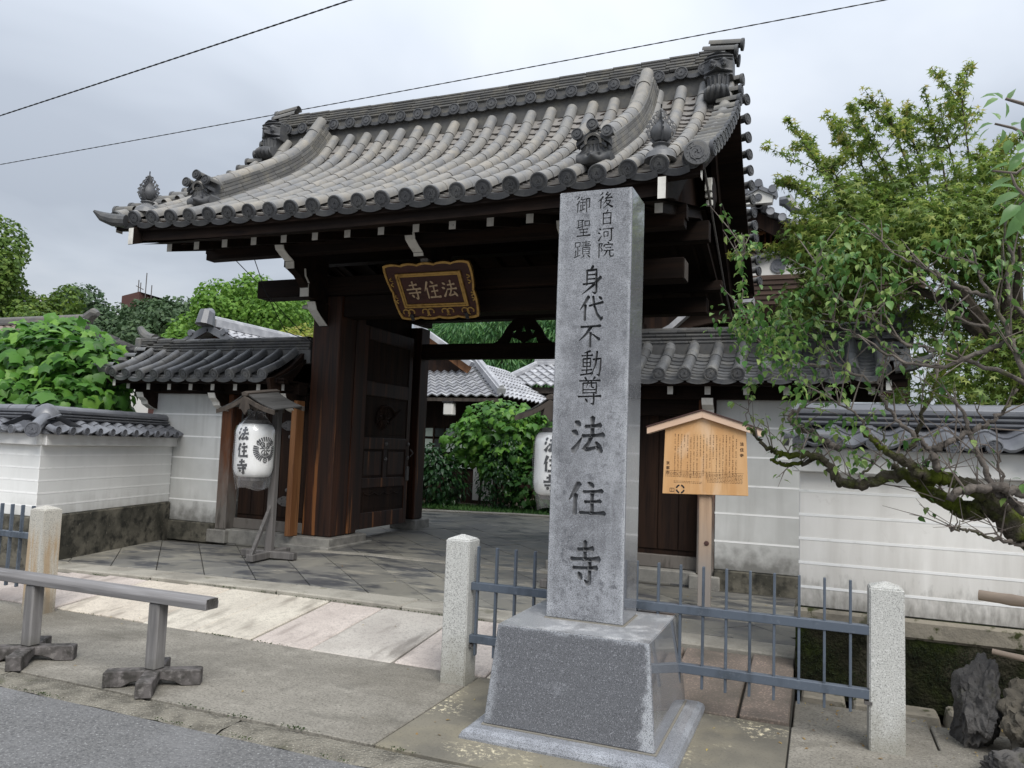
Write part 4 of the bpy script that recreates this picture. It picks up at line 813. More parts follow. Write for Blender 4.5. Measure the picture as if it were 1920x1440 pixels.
# main posts
def both(fn):
    fn(lambda a, b: (a, b)); fn(lambda a, b: (mr(b), mr(a)))
def post_set(X):
    B(*X(-6.61, -6.155), 8.85, 9.25, .29, 3.60).build('main_post', MAT['pillar'], gate, bevel=.012)
    B(*X(-6.55, -6.14), 9.252, 9.47, .30, 3.40).build('door_jamb', MAT['pillar'], gate, bevel=.008)
    B(*X(-6.72, -6.05), 8.70, 9.62, .15, .285).build('post_plinth', MAT['plinth'], gate, bevel=.012)
    B(*X(-6.80, -6.0), 8.62, 9.70, .10, .185).build('plinth_footing', MAT['plinth'], gate, bevel=.01)
    B(*X(-6.56, -6.26), 11.36, 11.66, .34, 3.55).build('rear_post', MAT['pillar'], gate, bevel=.012)
    B(*X(-6.65, -6.17), 11.26, 11.76, .18, .335).build('rear_plinth', MAT['plinth'], gate, bevel=.012)
    B(*X(-6.46, -6.36), 9.25, 11.4, 3.05, 3.3).build('side_tie', W, gate, bevel=.006)
    B(*X(-6.47, -6.35), 8.9, 11.9, 3.62, 3.9).build('side_beam', W, gate, bevel=.006)
    # wall inside, behind the open leaf
    B(*X(-6.50, -6.46), 9.5, 11.36, .30, 3.95).build('side_boarding', W, gate)
    # open door leaf, along the passage
    xa_, xb_ = X(-6.24, -6.17); inner = xb_ if X(0, 1) == (0, 1) else xa_; sg = 1 if inner == xb_ else -1
    d = B(xa_+.015, xb_-.015, 9.53, 10.92, .34, 3.3).build('door_leaf', MAT['wood'], gate)
    y0, y1 = 9.50, 10.95
    def face(a, b, z0, z1, dep=.0, nm='door_rail', mt='pillar', bev=.006):
        B(xa_-dep, xb_+dep, a, b, z0, z1).build(nm, MAT[mt], d, bevel=bev)
    face(y0, y0+.11, .33, 3.3, nm='door_stile'); face(y1-.11, y1, .33, 3.3, nm='door_stile')
    for z0, z1 in ((.33, .56), (.92, 1.06), (1.49, 1.66), (2.28, 2.49), (3.1, 3.3)): face(y0+.112, y1-.112, z0, z1, .003)
    face(10.17, 10.28, 1.062, 1.488, .0, 'door_muntin')
    for z0, z1, a, b in ((1.09, 1.46, 9.64, 10.14), (1.09, 1.46, 10.31, 10.81)): face(a, b, z0, z1, -.008, 'door_panel', 'pillar', .015)
    face(9.66, 10.79, .60, .88, -.01, 'door_panel', 'wood', .01); face(9.66, 10.79, 1.70, 2.25, -.01, 'door_panel', 'wood', .01)
    for i in range(7): face(9.62+i*.171, 9.62+i*.171+.165, 2.495, 3.095, -.012, 'door_board', 'wood', .004)
    # carved relief on the two panels
    mm = MB()
    for q in range(16):
        a = R_(q*22.5); r0, r1 = .05, .19
        yc, zc = 10.1, 1.97
        pts = [(inner+sg*.004, yc+r0*math.cos(a), zc+r0*math.sin(a)), (inner+sg*.01, yc+.6*r1*math.cos(a+.25), zc+.6*r1*math.sin(a+.25)), (inner+sg*.004, yc+r1*math.cos(a+.45), zc+r1*math.sin(a+.45))]
        mm.tube(pts, [.012, .02, .008], 6)
    mm.tube([(inner+sg*.006, 10.1+.27*math.cos(a)+.1, 1.93+.22*math.sin(a)) for a in np.linspace(.3, 3.4, 14)], .02, 6)
    mm.tube([(inner+sg*.006, 10.28, 1.9), (inner+sg*.006, 10.45, 2.0), (inner+sg*.006, 10.62, 2.12)], [.022, .02, .008], 6)
    mm.build('door_carving', W, d, smooth=True); mm = MB()
    sc_ = [(inner-sg*.004, 9.68+1.09*t, .845-.035*abs(math.sin(t*math.pi*4))) for t in np.linspace(0, 1, 33)]
    mm.tube(sc_, .012, 5)
    for q in range(0): mm.tube([(inner-sg*.006, 9.80+q*.14+.05*math.cos(a_), .66+.03*math.sin(a_)) for a_ in np.linspace(.4, 4.2, 8)], [.012]*7+[.004], 5)
    mm.build('door_carving', W, d, smooth=True)
    for yy, zz in ((10.225, 1.575), (10.225, 1.34), (10.9, 1.575), (10.9, 1.36)):
        MB().lathe([(.034, 0), (.034, .012), (.02, .026), (.002, .03)], (inner if sg > 0 else -inner, yy, zz), 12, 'X').xf(Matrix.Scale(-1, 4, (1, 0, 0)) if sg < 0 else Matrix()).build('door_stud', MAT['nail'], d, smooth=True)
    B(inner-.01, inner+.02*sg+.01, 10.86, 10.93, 1.0, 1.22).build('door_latch', MAT['nail'], d, bevel=.004)
    MB().tube([(inner+sg*.03, 10.93, 1.5), (inner+sg*.07, 10.96, 1.44), (inner+sg*.03, 10.94, 1.38)], .012, 6).build('door_ring', MAT['nail'], d, smooth=True)
both(post_set)
# head beams
B(-7.59, mr(-7.59), 8.80, 9.10, 3.605, 3.86).build('head_beam', WX, gate, bevel=.012)
B(-6.15, mr(-6.15), 8.90, 9.2, 3.31, 3.60).build('lintel_beam', WX, gate, bevel=.008)
for s in (0, 1):
    xe_ = -7.592 if not s else mr(-7.592)
    B(min(xe_, xe_+(-.002 if not s else .002)), max(xe_, xe_+(-.002 if not s else .002)), 8.82, 9.08, 3.62, 3.845).build('beam_end_grain', MAT['wood_lantern'], gate)
B(-6.26, mr(-6.26), 11.38, 11.58, 3.02, 3.27).build('rear_tie_beam', WX, gate, bevel=.01)
B(-7.5, mr(-7.5), 11.36, 11.62, 3.66, 3.9).build('rear_head_beam', WX, gate, bevel=.01)
kg = shape2d([[(-.50, 0), (-.44, .03), (-.36, .12), (-.28, .26), (-.17, .38), (0, .42), (.17, .38), (.28, .26), (.36, .12), (.44, .03), (.50, 0), (.26, 0), (.22, .10), (.10, .06), (0, .0), (-.10, .06), (-.22, .10), (-.26, 0)],
              [(-.17, .12), (-.10, .22), (-.20, .20)], [(.17, .12), (.10, .22), (.20, .20)], [(-.05, .18), (0, .32), (.05, .18)]], .08)
kg.materials.append(WX)
link('frog_leg_strut', kg, None, gate, Matrix.Translation((X0+.08, 11.45, 3.275)) @ Matrix.Rotation(R_(90), 4, 'X'))
# scrolled bracket below the beams beside each rear post
for s in (0, 1):
    P = [(-6.26, 3.02), (-5.6, 3.27), (-5.45, 3.40), (-5.75, 3.38), (-6.26, 3.45)]
    if s: P = [(mr(x), z) for x, z in P]
# forward brackets with white ends
def bracket(x, lower=True):
    h = .06
    A = [(7.80, 4.088), (7.83, 4.01), (7.92, 3.955), (8.03, 3.905), (8.05, 3.81), (8.20, 3.75), (8.36, 3.62), (8.80, 3.60), (8.80, 4.088)]
    if not lower: A = [(7.80, 4.088), (7.83, 4.01), (7.92, 3.955), (8.03, 3.905), (8.05, 3.862), (8.80, 3.862), (8.80, 4.088)]
    m = MB()
    m.prism(A, 'X', x-h, x+h); bo = m.build('bracket_arm', WX, gate)
    def strip(pts, nm='bracket_face', hw=.066, th=.012):
        q = MB()
        for i in range(len(pts)-1):
            (a, b), (c, d) = pts[i], pts[i+1]; q.prism([(a, b), (c, d), (c+th, d+.002), (a+th, b+.002)], 'X', x-hw, x+hw)
        q.xf(Matrix.Translation((0, -.006, -.002))).build(nm, MAT['white'], bo)
    strip([(7.80, 4.085), (7.83, 4.01), (7.92, 3.955), (8.03, 3.905)]); strip([(8.035, 3.90), (8.05, 3.81 if lower else 3.862)])
    if lower:
        Bp = [(8.27, 3.86), (8.29, 3.76), (8.37, 3.68), (8.38, 3.50), (8.80, 3.48), (8.80, 3.86)]
        MB().prism(Bp, 'X', x-.075, x+.075).build('bracket_block', WX, gate)
        strip([(8.27, 3.855), (8.29, 3.76), (8.37, 3.68)], hw=.082); strip([(8.372, 3.67), (8.38, 3.505)], hw=.07)
        Cp = [(8.53, 3.47), (8.58, 3.36), (8.70, 3.27), (8.849, 3.17), (8.849, 3.47)]
        MB().prism(Cp, 'X', x-.06, x+.06).build('bracket_foot', WX, gate); strip([(8.53, 3.465), (8.58, 3.36), (8.70, 3.27), (8.84, 3.18)])
bracket(-6.43); bracket(mr(-6.43)); bracket(X0, False)
for s in (-1, 1):      # scrolled nosing on the outer side of each post
    xx = -6.62 if s < 0 else mr(-6.62)
    m = MB(); m.tube([(xx, 9.05, 3.42), (xx+s*.14, 9.05, 3.44), (xx+s*.24, 9.05, 3.50), (xx+s*.33, 9.05, 3.50)], [.06, .05, .035, .03], 8); m.build('nosing', MAT['white'], gate, smooth=True)
# ------------------------------------------------------------------ name plaque, leaning out under the eave
plq = thing('name_plaque', 'maroon and gold name plaque with three pale characters hung under the gate eave', 'plaque', (X0, 8.7, 3.22), local=True)
tilt = math.atan2(8.69-8.22, 3.82-3.23)
plq.matrix_basis = Matrix.Translation((X0, 8.69, 3.23)) @ Matrix.Rotation(tilt, 4, 'X')       # local x right, z up the board, -y towards the street
PH = .75
def scallop(w, h, nx, nz, amp):
    P = []
    def edge(a, b, n):
        for k in range(n):
            for j in range(6):
                t = (k+j/6)/n; px_, pz_ = a[0]+(b[0]-a[0])*t, a[1]+(b[1]-a[1])*t
                dx, dz = b[0]-a[0], b[1]-a[1]; L = math.hypot(dx, dz); o = amp*(math.sin(math.pi*j/6)**.7)
                P.append((px_+dz/L*o, pz_-dx/L*o))
    edge((-w/2, 0), (w/2, 0), nx); edge((w/2, 0), (w/2+.05, h), nz); edge((w/2+.05, h), (-w/2-.05, h), nx+1); edge((-w/2-.05, h), (-w/2, 0), nz)
    return P
board = scallop(1.10, PH, 4, 2, .022)
me = shape2d([board], .03); me.materials.append(MAT['maroon']); link('plaque_board', me, None, plq, TM(0, 0, 0, R_(90)))
inn = [(p[0]*.955, PH/2+(p[1]-PH/2)*.93) for p in board]
me = shape2d([board, inn], .045); me.materials.append(MAT['gold']); link('plaque_edge', me, None, plq, TM(0, -.008, 0, R_(90)))
def rect(x0, x1, z0, z1): return [(x0, z0), (x1, z0), (x1, z1), (x0, z1)]
for k, (o, i_, th) in enumerate((((-.455, .455, .155, .635), (-.43, .43, .178, .612), .055), ((-.425, .425, .183, .607), (-.405, .405, .203, .587), .042))):
    me = shape2d([rect(*o), rect(*i_)], th); me.materials.append(MAT['gold']); link('plaque_frame', me, None, plq, TM(0, -.012, 0, R_(90)))
B(-.40, .40, -.024, -.012, .207, .583).build('plaque_field', MAT['maroon'], plq)
def glyph_obj(ch, cx, cz, w, h, y0, th, mat, parent, name='letter'):
    m = MB()
    for i, st in enumerate(GLYPH[ch]):
        P = [(cx+(x-.5)*w, cz+(z-.5)*h) for x, z in stroke([tuple(q) for q in st])]
        m.prism(P, 'Y', y0-th-i*.0004, y0)
    return m.build(name, mat, parent)
for ch, cx in (('寺', -.25), ('住', 0.0), ('法', .25)): glyph_obj(ch, cx, .395, .215, .25, -.024, .008, MAT['sign_letter'], plq)
m = MB()
def curl(x, z, sx, sz):
    return [(x+sx*(.0+.055*math.cos(t)*(1-t/9)), -.022, z+sz*(.05*math.sin(t)*(1-t/9))) for t in np.linspace(-1.2, 3.6, 12)]
for x in (-.42, -.14, .14, .42):
    for sx in (-1, 1): MB().tube(curl(x+sx*.045, .085, -sx, 1), [.009]*11+[.012], 6).build('plaque_scroll', MAT['gold'], plq, smooth=True)
for z in (.28, .52):
    for s in (-1, 1):
        for sz in (-1, 1): MB().tube([(s*(.52+.04*math.sin(t)), -.022, z+sz*(.012+.03*t/2)) for t in np.linspace(0, 3., 8)], [.008]*7+[.012], 6).build('plaque_scroll', MAT['gold'], plq, smooth=True)
for x in (-.39, .39): B(x-.025, x+.025, -.035, .03, -.03, .06).build('plaque_bracket', MAT['iron'], plq)
B(-.05, .05, -.01, .1, PH-.01, PH+.08).build('plaque_hanger', MAT['nail'], plq)
# ------------------------------------------------------------------ side wings
def wing(label, flip):
    X = (lambda a, b: (mr(b), mr(a))) if flip else (lambda a, b: (a, b))
    x_ = (lambda a: mr(a)) if flip else (lambda a: a)
    w = thing('side_wing', label, 'wall', (x_(-8.3), 9.0, .16), 'plastered wings either side of the gate')
    wl_, wr_ = -9.30, -7.99
    wall = B(*X(wl_, wr_), 8.70, 9.28, .36, 2.24).build('plaster_wall', MAT['plaster'], w, bevel=.006)
    for z in (.665, .965, 1.27, 1.58, 1.90): B(*X(wl_-.002, wr_+.002), 8.698, 9.28, z-.010, z+.010).build('white_line', MAT['stripe'], wall)
    B(*X(wl_-.03, wr_+.0), 8.66, 9.32, .08, .358).build('stone_footing', MAT['stone_base'], w, bevel=.012)
    B(*X(-7.985, -7.80), 8.70, 8.90, .29, 2.2).build('door_post', MAT['wood_post'], w, bevel=.006)
    B(*X(-8.06, -7.73), 8.62, 8.98, .1, .285).build('post_stone', MAT['plinth'], w, bevel=.012)
    B(*X(-6.70, -6.615), 8.60, 8.78, .286, 2.12).build('worn_post', MAT['wood_orange'], w, bevel=.008)
    B(*X(-7.8, -6.615), 8.93, 8.97, .42, 2.2).build('side_door', MAT['wood'], w)
    for i in range(5): B(*X(-7.79+i*.235, -7.565+i*.235), 8.915, 8.932, .5, 2.1).build('door_board', MAT['wood'], w, bevel=.004)
    B(*X(-7.8, -6.615), 8.86, 8.93, .30, .44).build('door_sill', MAT['wood_post'], w, bevel=.006)
    B(*X(-7.8, -6.7), 8.70, 9.0, .1, .296).build('sill_stone', MAT['plinth'], w, bevel=.01)
    B(*X(-7.8, -6.62), 8.80, 8.93, 2.02, 2.2).build('door_lintel', WX, w)
    for z in (.72, 1.78):      # hinge straps
        P = [(-6.74, z-.07), (-7.0, z-.07), (-7.08, z-.03), (-7.10, z), (-7.08, z+.03), (-7.0, z+.07), (-6.74, z+.07)]
        if flip: P = [(mr(a), b) for a, b in P][::-1]
        hs = MB().prism(P, 'Y', 8.902, 8.914).build('hinge_strap', MAT['nail'], w, bevel=.003)
        for dx in (.05, .14, .23):
            for dz in (-.035, .035): MB().lathe([(.011, 0), (.008, -.007), (.001, -.009)], (x_(-6.78-dx), 8.902, z+dz), 8, 'Y').build('hinge_nail', MAT['iron'], hs, smooth=True)
    for z in (1.62, .9): MB().lathe([(.022, 0), (.03, -.01), (.012, -.03)], (x_(-6.72), 8.64, z), 8, 'Y').build('door_fitting', MAT['nail'], w, smooth=True)
    # head beam, rafters, white ends
    B(*X(-9.62, -6.615), 8.62, 8.82, 2.20, 2.36).build('wall_plate', WX, w, bevel=.006)
    B(*X(-9.60, -6.615), 8.3, 9.72, 2.362, 2.375).build('soffit', WX, w)
    lo = lambda x: .05*max(0., (-9.0-x)/.9)**2
    for k in range(8):
        xx = -9.53+k*.40
        r = B(*X(xx-.03, xx+.03), 8.42, 9.6, 2.235+lo(xx), 2.325+lo(xx)).build('rafter', WX, w)
        B(*X(xx-.031, xx+.031), 8.414, 8.42, 2.237+lo(xx), 2.323+lo(xx)).build('rafter_end', MAT['white'], r)
    for xx in (-9.28, -7.93, -6.72):
        P = [(8.40, 2.20), (8.43, 2.13), (8.50, 2.08), (8.52, 2.03), (8.62, 1.98), (8.70, 1.96), (8.70, 2.21)]
        ba = MB().prism(P, 'X', x_(xx)-.055, x_(xx)+.055).build('bracket', WX, w)
        for a, b in zip(P[:5], P[1:6]): MB().prism([(a[0]-.008, a[1]-.002), (b[0]-.008, b[1]-.002), (b[0]+.004, b[1]), (a[0]+.004, a[1])], 'X', x_(xx)-.06, x_(xx)+.06).build('bracket_face', MAT['white'], ba)
    # roof
    WP = Prof([(8.20, 2.455), (8.5, 2.585), (8.78, 2.75), (8.93, 2.86)]); wy = 9.0
    lf = (lambda x: .06*max(0., (-8.9-mr(x))/.9)**2) if flip else (lambda x: .06*max(0., (-8.9-x)/.9)**2)
    xs = [-9.62+k*.272 for k in range(11)]
    if flip: xs = [mr(a) for a in xs][::-1]
    m = MB(); xg_ = np.linspace(xs[0]-.2, xs[-1]+.2, 12); ys_ = np.linspace(8.26, 9.0, 8)
    tp = [[(a, y, WP.zy(min(y, 8.93))-.095+lf(a)) for a in xg_] for y in ys_]; tp += [[(a, 18.-y, z) for a, y, z in r] for r in tp[::-1][1:]]
    bt = [[(a, y, z-.05) for a, y, z in r] for r in tp]
    m.grid(tp); m.grid([r[::-1] for r in bt])
    for k in (0, -1): m.grid([tp[k], bt[k]]); m.grid([[r[k] for r in tp], [r[k] for r in bt]])
    rf = m.build('wing_roof', WX, w)
    slope_tiles(rf, WP, xs, lf, .066, .075, .235, .095, MAT['tile_wing'], MAT['tile_wing'], MAT['tile_wing'], WP.L, apron_h=.05)
    slope_tiles(rf, WP, xs, lf, .066, .075, .235, .14, MAT['tile_wing'], MAT['tile_wing'], MAT['tile_wing'], WP.L, mirror=wy, only_stuff=True)
    B(*X(-9.84, -6.62), 8.3, 8.4, 2.325, 2.40).build('eave_board', WX, w)
    B(*X(-9.84, -6.64), 8.86, 9.14, 2.66, 2.85).build('ridge_bed', MAT['ridge_wing'], rf)
    sgx = -1 if not flip else 1
    xo = x_(-9.82)
    for i in range(4):      # verge tiles
        y, z, a = WP.at(.08+i*.21)
        link('verge_tile', eave_tile_mesh('verge_tile', .052, .058, .2, MAT['tile_wing'], MAT['tile_wing'], beads=0), None, rf, TM(xo+sgx*.03, y, z+.03+lf(xo), 0, R_(90 if sgx > 0 else -90)))
    m = MB().tube([(xo-sgx*.1, 8.22, 2.50), (xo+sgx*.05, 8.2, 2.52), (xo+sgx*.17, 8.17, 2.57), (xo+sgx*.25, 8.14, 2.63)], [.06, .06, .04, .01], 8); m.build('corner_tile', MAT['tile_wing'], rf, smooth=True)
    MB().prism([(8.3, 2.42), (8.3, 2.27), (8.6, 2.4), (8.95, 2.62), (8.95, 2.78)], 'X', *X(-9.70, -9.65)).build('bargeboard', WX, w)
    B(*X(-9.70, -9.65), 8.293, 8.299, 2.285, 2.41).build('bargeboard_end', MAT['white'], w)
    # curved board closing the roof against the gate post
    P = [(8.16, 2.38), (8.3, 2.42), (8.6, 2.58), (8.93, 2.86), (8.93, 2.70), (8.7, 2.45), (8.45, 2.22), (8.30, 2.10), (8.24, 2.16)]
    MB().prism(P, 'X', *X(-6.80, -6.74)).build('closing_board', MAT['wood'], w)
    lq = lambda xx: .045*max(0., ((-9.0-xx) if not flip else (-9.0-mr(xx)))/.8)**2
    for i in range(4): course_tiles(rf, 'ridge_tile', MAT['ridge_wing'], *X(-9.86, -6.66), 9.0, .15-.012*i, 2.845+.043*i, .043, .34, .003, lq)
    cp = cover_geo(.09, .29); cp.v = [(a, b, c*.5) for a, b, c in cp.v]; cpm = cp.mesh('ridge_cap_tile', MAT['ridge_wing'], smooth=True)
    xx = -9.84
    while xx < -6.9: link('ridge_cap_tile', cpm, None, rf, TM(x_(xx+.14), 9.0, 3.015+lq(x_(xx)), 0, R_(90))); xx += .28
    # upturned ridge end
    B(*X(-9.95, -9.84), 8.84, 9.16, 2.80, 3.08).build('ridge_end_tile', MAT['ridge_wing'], rf, bevel=.02)
    MB().tube([(x_(-9.70), 9.0, 3.07), (x_(-9.85), 9.0, 3.10), (x_(-9.96), 9.0, 3.17), (x_(-10.03), 9.0, 3.26)], [.085, .08, .065, .05], 10).build('ridge_horn', MAT['ridge_wing'], rf, smooth=True)
    MB().lathe([(.05, 0), (.09, .05), (.05, .1)], (x_(-9.72), 8.45, 2.62), 8).build('verge_ornament', MAT['ridge_wing'], rf, smooth=True)
    return w
wing('white plastered wing with small side door left of the gate', False)
wing('white plastered wing with small side door right of the gate, behind the notice board', True)
# ------------------------------------------------------------------ street walls with tiled caps
def s_tile(L, w, th=.018, n=9):
    """wavy interlocking tile, one wave wide, running down local -y"""
    m = MB(); X = [w*(k/(n-1)) for k in range(n)]
    zz = [.022*math.cos(2*math.pi*(k/(n-1))*1.0)-.012*math.sin(2*math.pi*(k/(n-1))) for k in range(n)]
    up = [(a, L/2, h) for a, h in zip(X, zz)]; lo = [(a, -L/2, h) for a, h in zip(X, zz)]; un = [(a, -L/2, h-th) for a, h in zip(X, zz)]
    m.add(lo+up+un, [(k, k+1, n+k+1, n+k) for k in range(n-1)]+[(2*n+k, 2*n+k+1, k+1, k) for k in range(n-1)]); return m
def street_wall(label, A, Bp, zs, pm, step, endcap=None, stripes=5, foot='stone_base', grp=None, name='street_wall', n_rows=2, cap_rise=.30, coping=False, sk0=0., sk1=0., r0=-.05, r1=0.):
    """plastered wall from A to Bp (plan), front on the right-hand side looking from A to B is -n"""
    A = Vector((*A, 0)); Bp = Vector((*Bp, 0)); d = (Bp-A); L = d.length; ang = math.atan2(d.y, d.x)
    T = Matrix.Translation(A) @ Matrix.Rotation(ang, 4, 'Z')     # local x along the wall, -y is the face
    w = thing(name, label, 'wall', tuple(A), grp, local=True); w.matrix_basis = T
    z0, z1, z2 = zs      # footing top, plaster top, band top
    D = .42
    def SB(x0, x1, y0, y1, z0, z1):      # box whose ends are mitred to meet the neighbouring wall
        e = .006 if sk0 else 0
        vs = [(x0+sk0*y0+e, y0), (x1+sk1*y0, y0), (x1+sk1*y1, y1), (x0+sk0*y1+e, y1)]
        return MB().prism(vs, 'Z', z0, z1)
    wall = SB(0, L, 0, D, z0, z1).build('plaster_wall', MAT[pm], w, bevel=.006)
    for k in range(stripes):
        z = z0+(z1-z0)*(k+.82)/(stripes+.62)
        SB(-.002, L+.002, -.002, .02, z-.009, z+.009).build('white_line', MAT['stripe'], wall)
    SB(-.05 if not sk0 else 0, L, -.07, D+.05, z1+.001, z2).build('white_band', MAT['frieze'], w, bevel=.008)
    SB(-.02 if not sk0 else 0, L, -.035, D+.03, -.06, z0-.002).build('stone_footing', MAT[foot], w, bevel=.015)
    if coping: B(-.03, L, -.055, D, z0-.14, z0-.003).build('stone_coping', MAT['coping'], w, bevel=.02)
    # cap
    n = int(L/step); st = L/n; ym = D/2; run = ym+.16; rise = cap_rise*.55; a = math.atan2(rise, run); sl = math.hypot(run, rise)
    core = MB().prism([(-.12, z2), (ym, z2+rise-.02), (D+.12, z2)], 'X', -.04, L).build('cap_core', MAT['tile_wall'], w)
    me_ = s_tile(sl/n_rows*1.12, st*1.05).mesh('cap_tile', MAT['tile_wall'], smooth=True)
    dm = disc_geo(MB(), .05, 0, 8, 14, False); dm.cur = 0
    for q in range(9):
        aa = 2*math.pi*q/8; rr = .022 if q < 8 else 0; dm.prism([(rr*math.cos(aa)+.006*math.cos(t), rr*math.sin(aa)+.006*math.sin(t)) for t in (0, 1.57, 3.14, 4.71)], 'Y', -.012, -.004)
    dmm = dm.mesh('cap_end_disc', MAT['tile_wall'], smooth=True)
    rc = cover_geo(.05, .12); rc = rc.mesh('cap_end_roll', MAT['tile_wall'], smooth=True)
    for i in range(n):
        for r in range(n_rows):
            q = sl/n_rows*(r+.5); y = -.16+q*math.cos(a); z = z2+.03+q*math.sin(a)
            link('cap_tile', me_, None, w, TM(i*st, y, z+.012*(1-0), a-.06))
            if r == 0: pass
        link('cap_end_disc', dmm, None, w, TM(i*st+.005, -.185, z2+.038, 0)); link('cap_end_roll', rc, None, w, TM(i*st+.005, -.12, z2+.045, a))
        rb = s_tile(sl, st*1.05); link('cap_back_tile', rb.mesh('cap_back_tile', MAT['tile_wall'], smooth=True) if i == 0 else bpy.data.meshes['cap_back_tile'], None, w, TM(i*st+st, 2*ym+.16-sl/2*math.cos(a), z2+.03+sl/2*math.sin(a), a-.04, math.pi))
    zz = z2+rise+.0
    for k in range(3): course_tiles(w, 'cap_ridge_tile', MAT['tile_wall'], r0, L-r1, ym, .15-.014*k, zz+.035*k, .035, .42, .002)
    cg_ = cover_geo(.095, .32); cg_.v = [(a_, b_, c_*.75) for a_, b_, c_ in cg_.v]; cgm = cg_.mesh('cap_round_tile', MAT['tile_wall'], smooth=True)
    x = r0
    while x < L-r1-.05: link('cap_round_tile', cgm, None, w, TM(x+.15, ym, zz+.10, 0, R_(90))); x += .3
    if endcap:
        et = eave_tile_mesh('end_disc_tile', .058, .066, .34, MAT['tile_wall'], MAT['tile_wall'], beads=10)
        for y, z in endcap: link('end_disc_tile', et, None, w, TM(-.09, y, z, 0, R_(-90)))
    return w
street_wall('long white plastered wall with tiled cap behind the plum tree, right of the gate', (-.14, 5.92), (3.6, 5.92), (.555, 1.50, 1.675), 'plaster_r', .222, endcap=((-.10, 1.745),), stripes=5, foot='moss_base', coping=True, grp='plastered street walls')
street_wall('white plastered street wall with tiled cap at the left edge, left of the wall corner', (-12.2, 6.10), (-8.16, 6.10), (.62, 1.42, 1.555), 'plaster_l', .245, sk1=-.269, r1=.33, grp='plastered street walls')
lw = street_wall('white plastered return wall running from the corner back to the left wing', (-8.16, 6.10), (-8.86, 8.69), (.618, 1.418, 1.553), 'plaster_l', .225, sk0=.269, r0=.22, grp='plastered street walls')
MB().lathe([(.16, 0), (.155, .05), (.13, .10), (.10, .14), (.06, .175), (.01, .19)], (-8.39, 6.31, 1.715), 16).build('corner_cap_tile', MAT['tile_wall'], lw, lw.matrix_basis.inverted(), smooth=True)
# round hip tile capping the corner of the two left walls
m = MB().tube([(-8.07, 5.93, 1.60), (-8.2, 6.1, 1.68), (-8.4, 6.35, 1.78)], [.07, .068, .065], 12); 
hip = m.build('hip_tile', MAT['tile_wall'], lw, smooth=True); hip.matrix_parent_inverse = lw.matrix_basis.inverted()
m = disc_geo(MB(), .085, 0, 10); m.build('hip_disc', MAT['tile_wall'], lw, lw.matrix_basis.inverted() @ TM(-8.055, 5.91, 1.595, 0, R_(35)), smooth=True)
# ------------------------------------------------------------------ inscribed stone pillar
stele = thing('stone_pillar', 'tall grey granite pillar with carved characters standing on a sloped plinth', 'monument', (-1.27, 4.55, 0))
m = MB(); ft = [(-1.835, 3.955), (-.665, 3.955), (-.665, 5.10), (-1.835, 5.10)]
def ring(d, z): return [(-1.835+d, 3.955+d, z), (-.665-d, 3.955+d, z), (-.665-d, 5.10-d, z), (-1.835+d, 5.10-d, z)]
prof = [(0, -.06), (0, .012), (.012, .036), (.04, .055), (.075, .06), (.2, .06)]
for i in range(len(prof)-1):
    a, b = ring(*prof[i]), ring(*prof[i+1]); m.add(a+b, [(k, (k+1) % 4, 4+(k+1) % 4, 4+k) for k in range(4)])
m.add(ring(.2, .06), [(0, 1, 2, 3)]); m.build('rounded_foot', MAT['stele_trim'], stele, smooth=True, angle=40)
B(-1.741, -.767, 4.042, 5.008, .0605, .066).build('foot_joint', MAT['grout'], stele)
m = MB(); x0, x1, y0, y1 = -1.733, -.775, 4.05, 5.0
vs = [(x0, y0, .066), (x1, y0, .066), (x1, y1, .066), (x0, y1, .066), (x0+.048, y0+.048, .605), (x1-.048, y0+.048, .605), (x1-.048, y1-.048, .605), (x0+.048, y1-.048, .605)]
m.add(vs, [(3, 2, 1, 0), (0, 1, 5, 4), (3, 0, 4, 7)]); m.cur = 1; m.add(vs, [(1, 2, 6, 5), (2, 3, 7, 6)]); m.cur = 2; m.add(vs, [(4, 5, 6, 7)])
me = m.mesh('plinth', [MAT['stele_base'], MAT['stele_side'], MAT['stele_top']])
bm = bmesh.new(); bm.from_mesh(me); bmesh.ops.remove_doubles(bm, verts=bm.verts, dist=1e-5); bmesh.ops.recalc_face_normals(bm, faces=bm.faces)
bmesh.ops.bevel(bm, geom=list(bm.edges), offset=.006, segments=2, affect='EDGES', material=-1); bm.to_mesh(me); bm.free()
link('plinth', me, None, stele)
B(-1.507, -1.028, 4.378, 4.728, .602, .611).build('shaft_joint', MAT['grout'], stele)
SY = 4.385; sx0, sx1 = -1.50, -1.035
m = MB(); vs = [(sx0, SY, .611), (sx1, SY, .611), (sx1, 4.72, .611), (sx0, 4.72, .611), (sx0+.002, SY+.002, 3.17), (sx1-.008, SY+.002, 3.17), (sx1-.008, 4.72, 3.17), (sx0+.002, 4.72, 3.17)]
m.add(vs, [(3, 2, 1, 0), (0, 1, 5, 4), (3, 0, 4, 7), (4, 5, 6, 7)]); m.cur = 1; m.add(vs, [(1, 2, 6, 5), (2, 3, 7, 6)])
me = m.mesh('shaft', [MAT['stele'], MAT['stele_side'], MAT['grave']])
bm = bmesh.new(); bm.from_mesh(me); bmesh.ops.remove_doubles(bm, verts=bm.verts, dist=1e-5); bmesh.ops.recalc_face_normals(bm, faces=bm.faces)
bmesh.ops.bevel(bm, geom=list(bm.edges), offset=.005, segments=2, affect='EDGES', material=-1); bm.to_mesh(me); bm.free()
shaft = link('shaft', me, None, None)
cut = MB(); DEP = .021
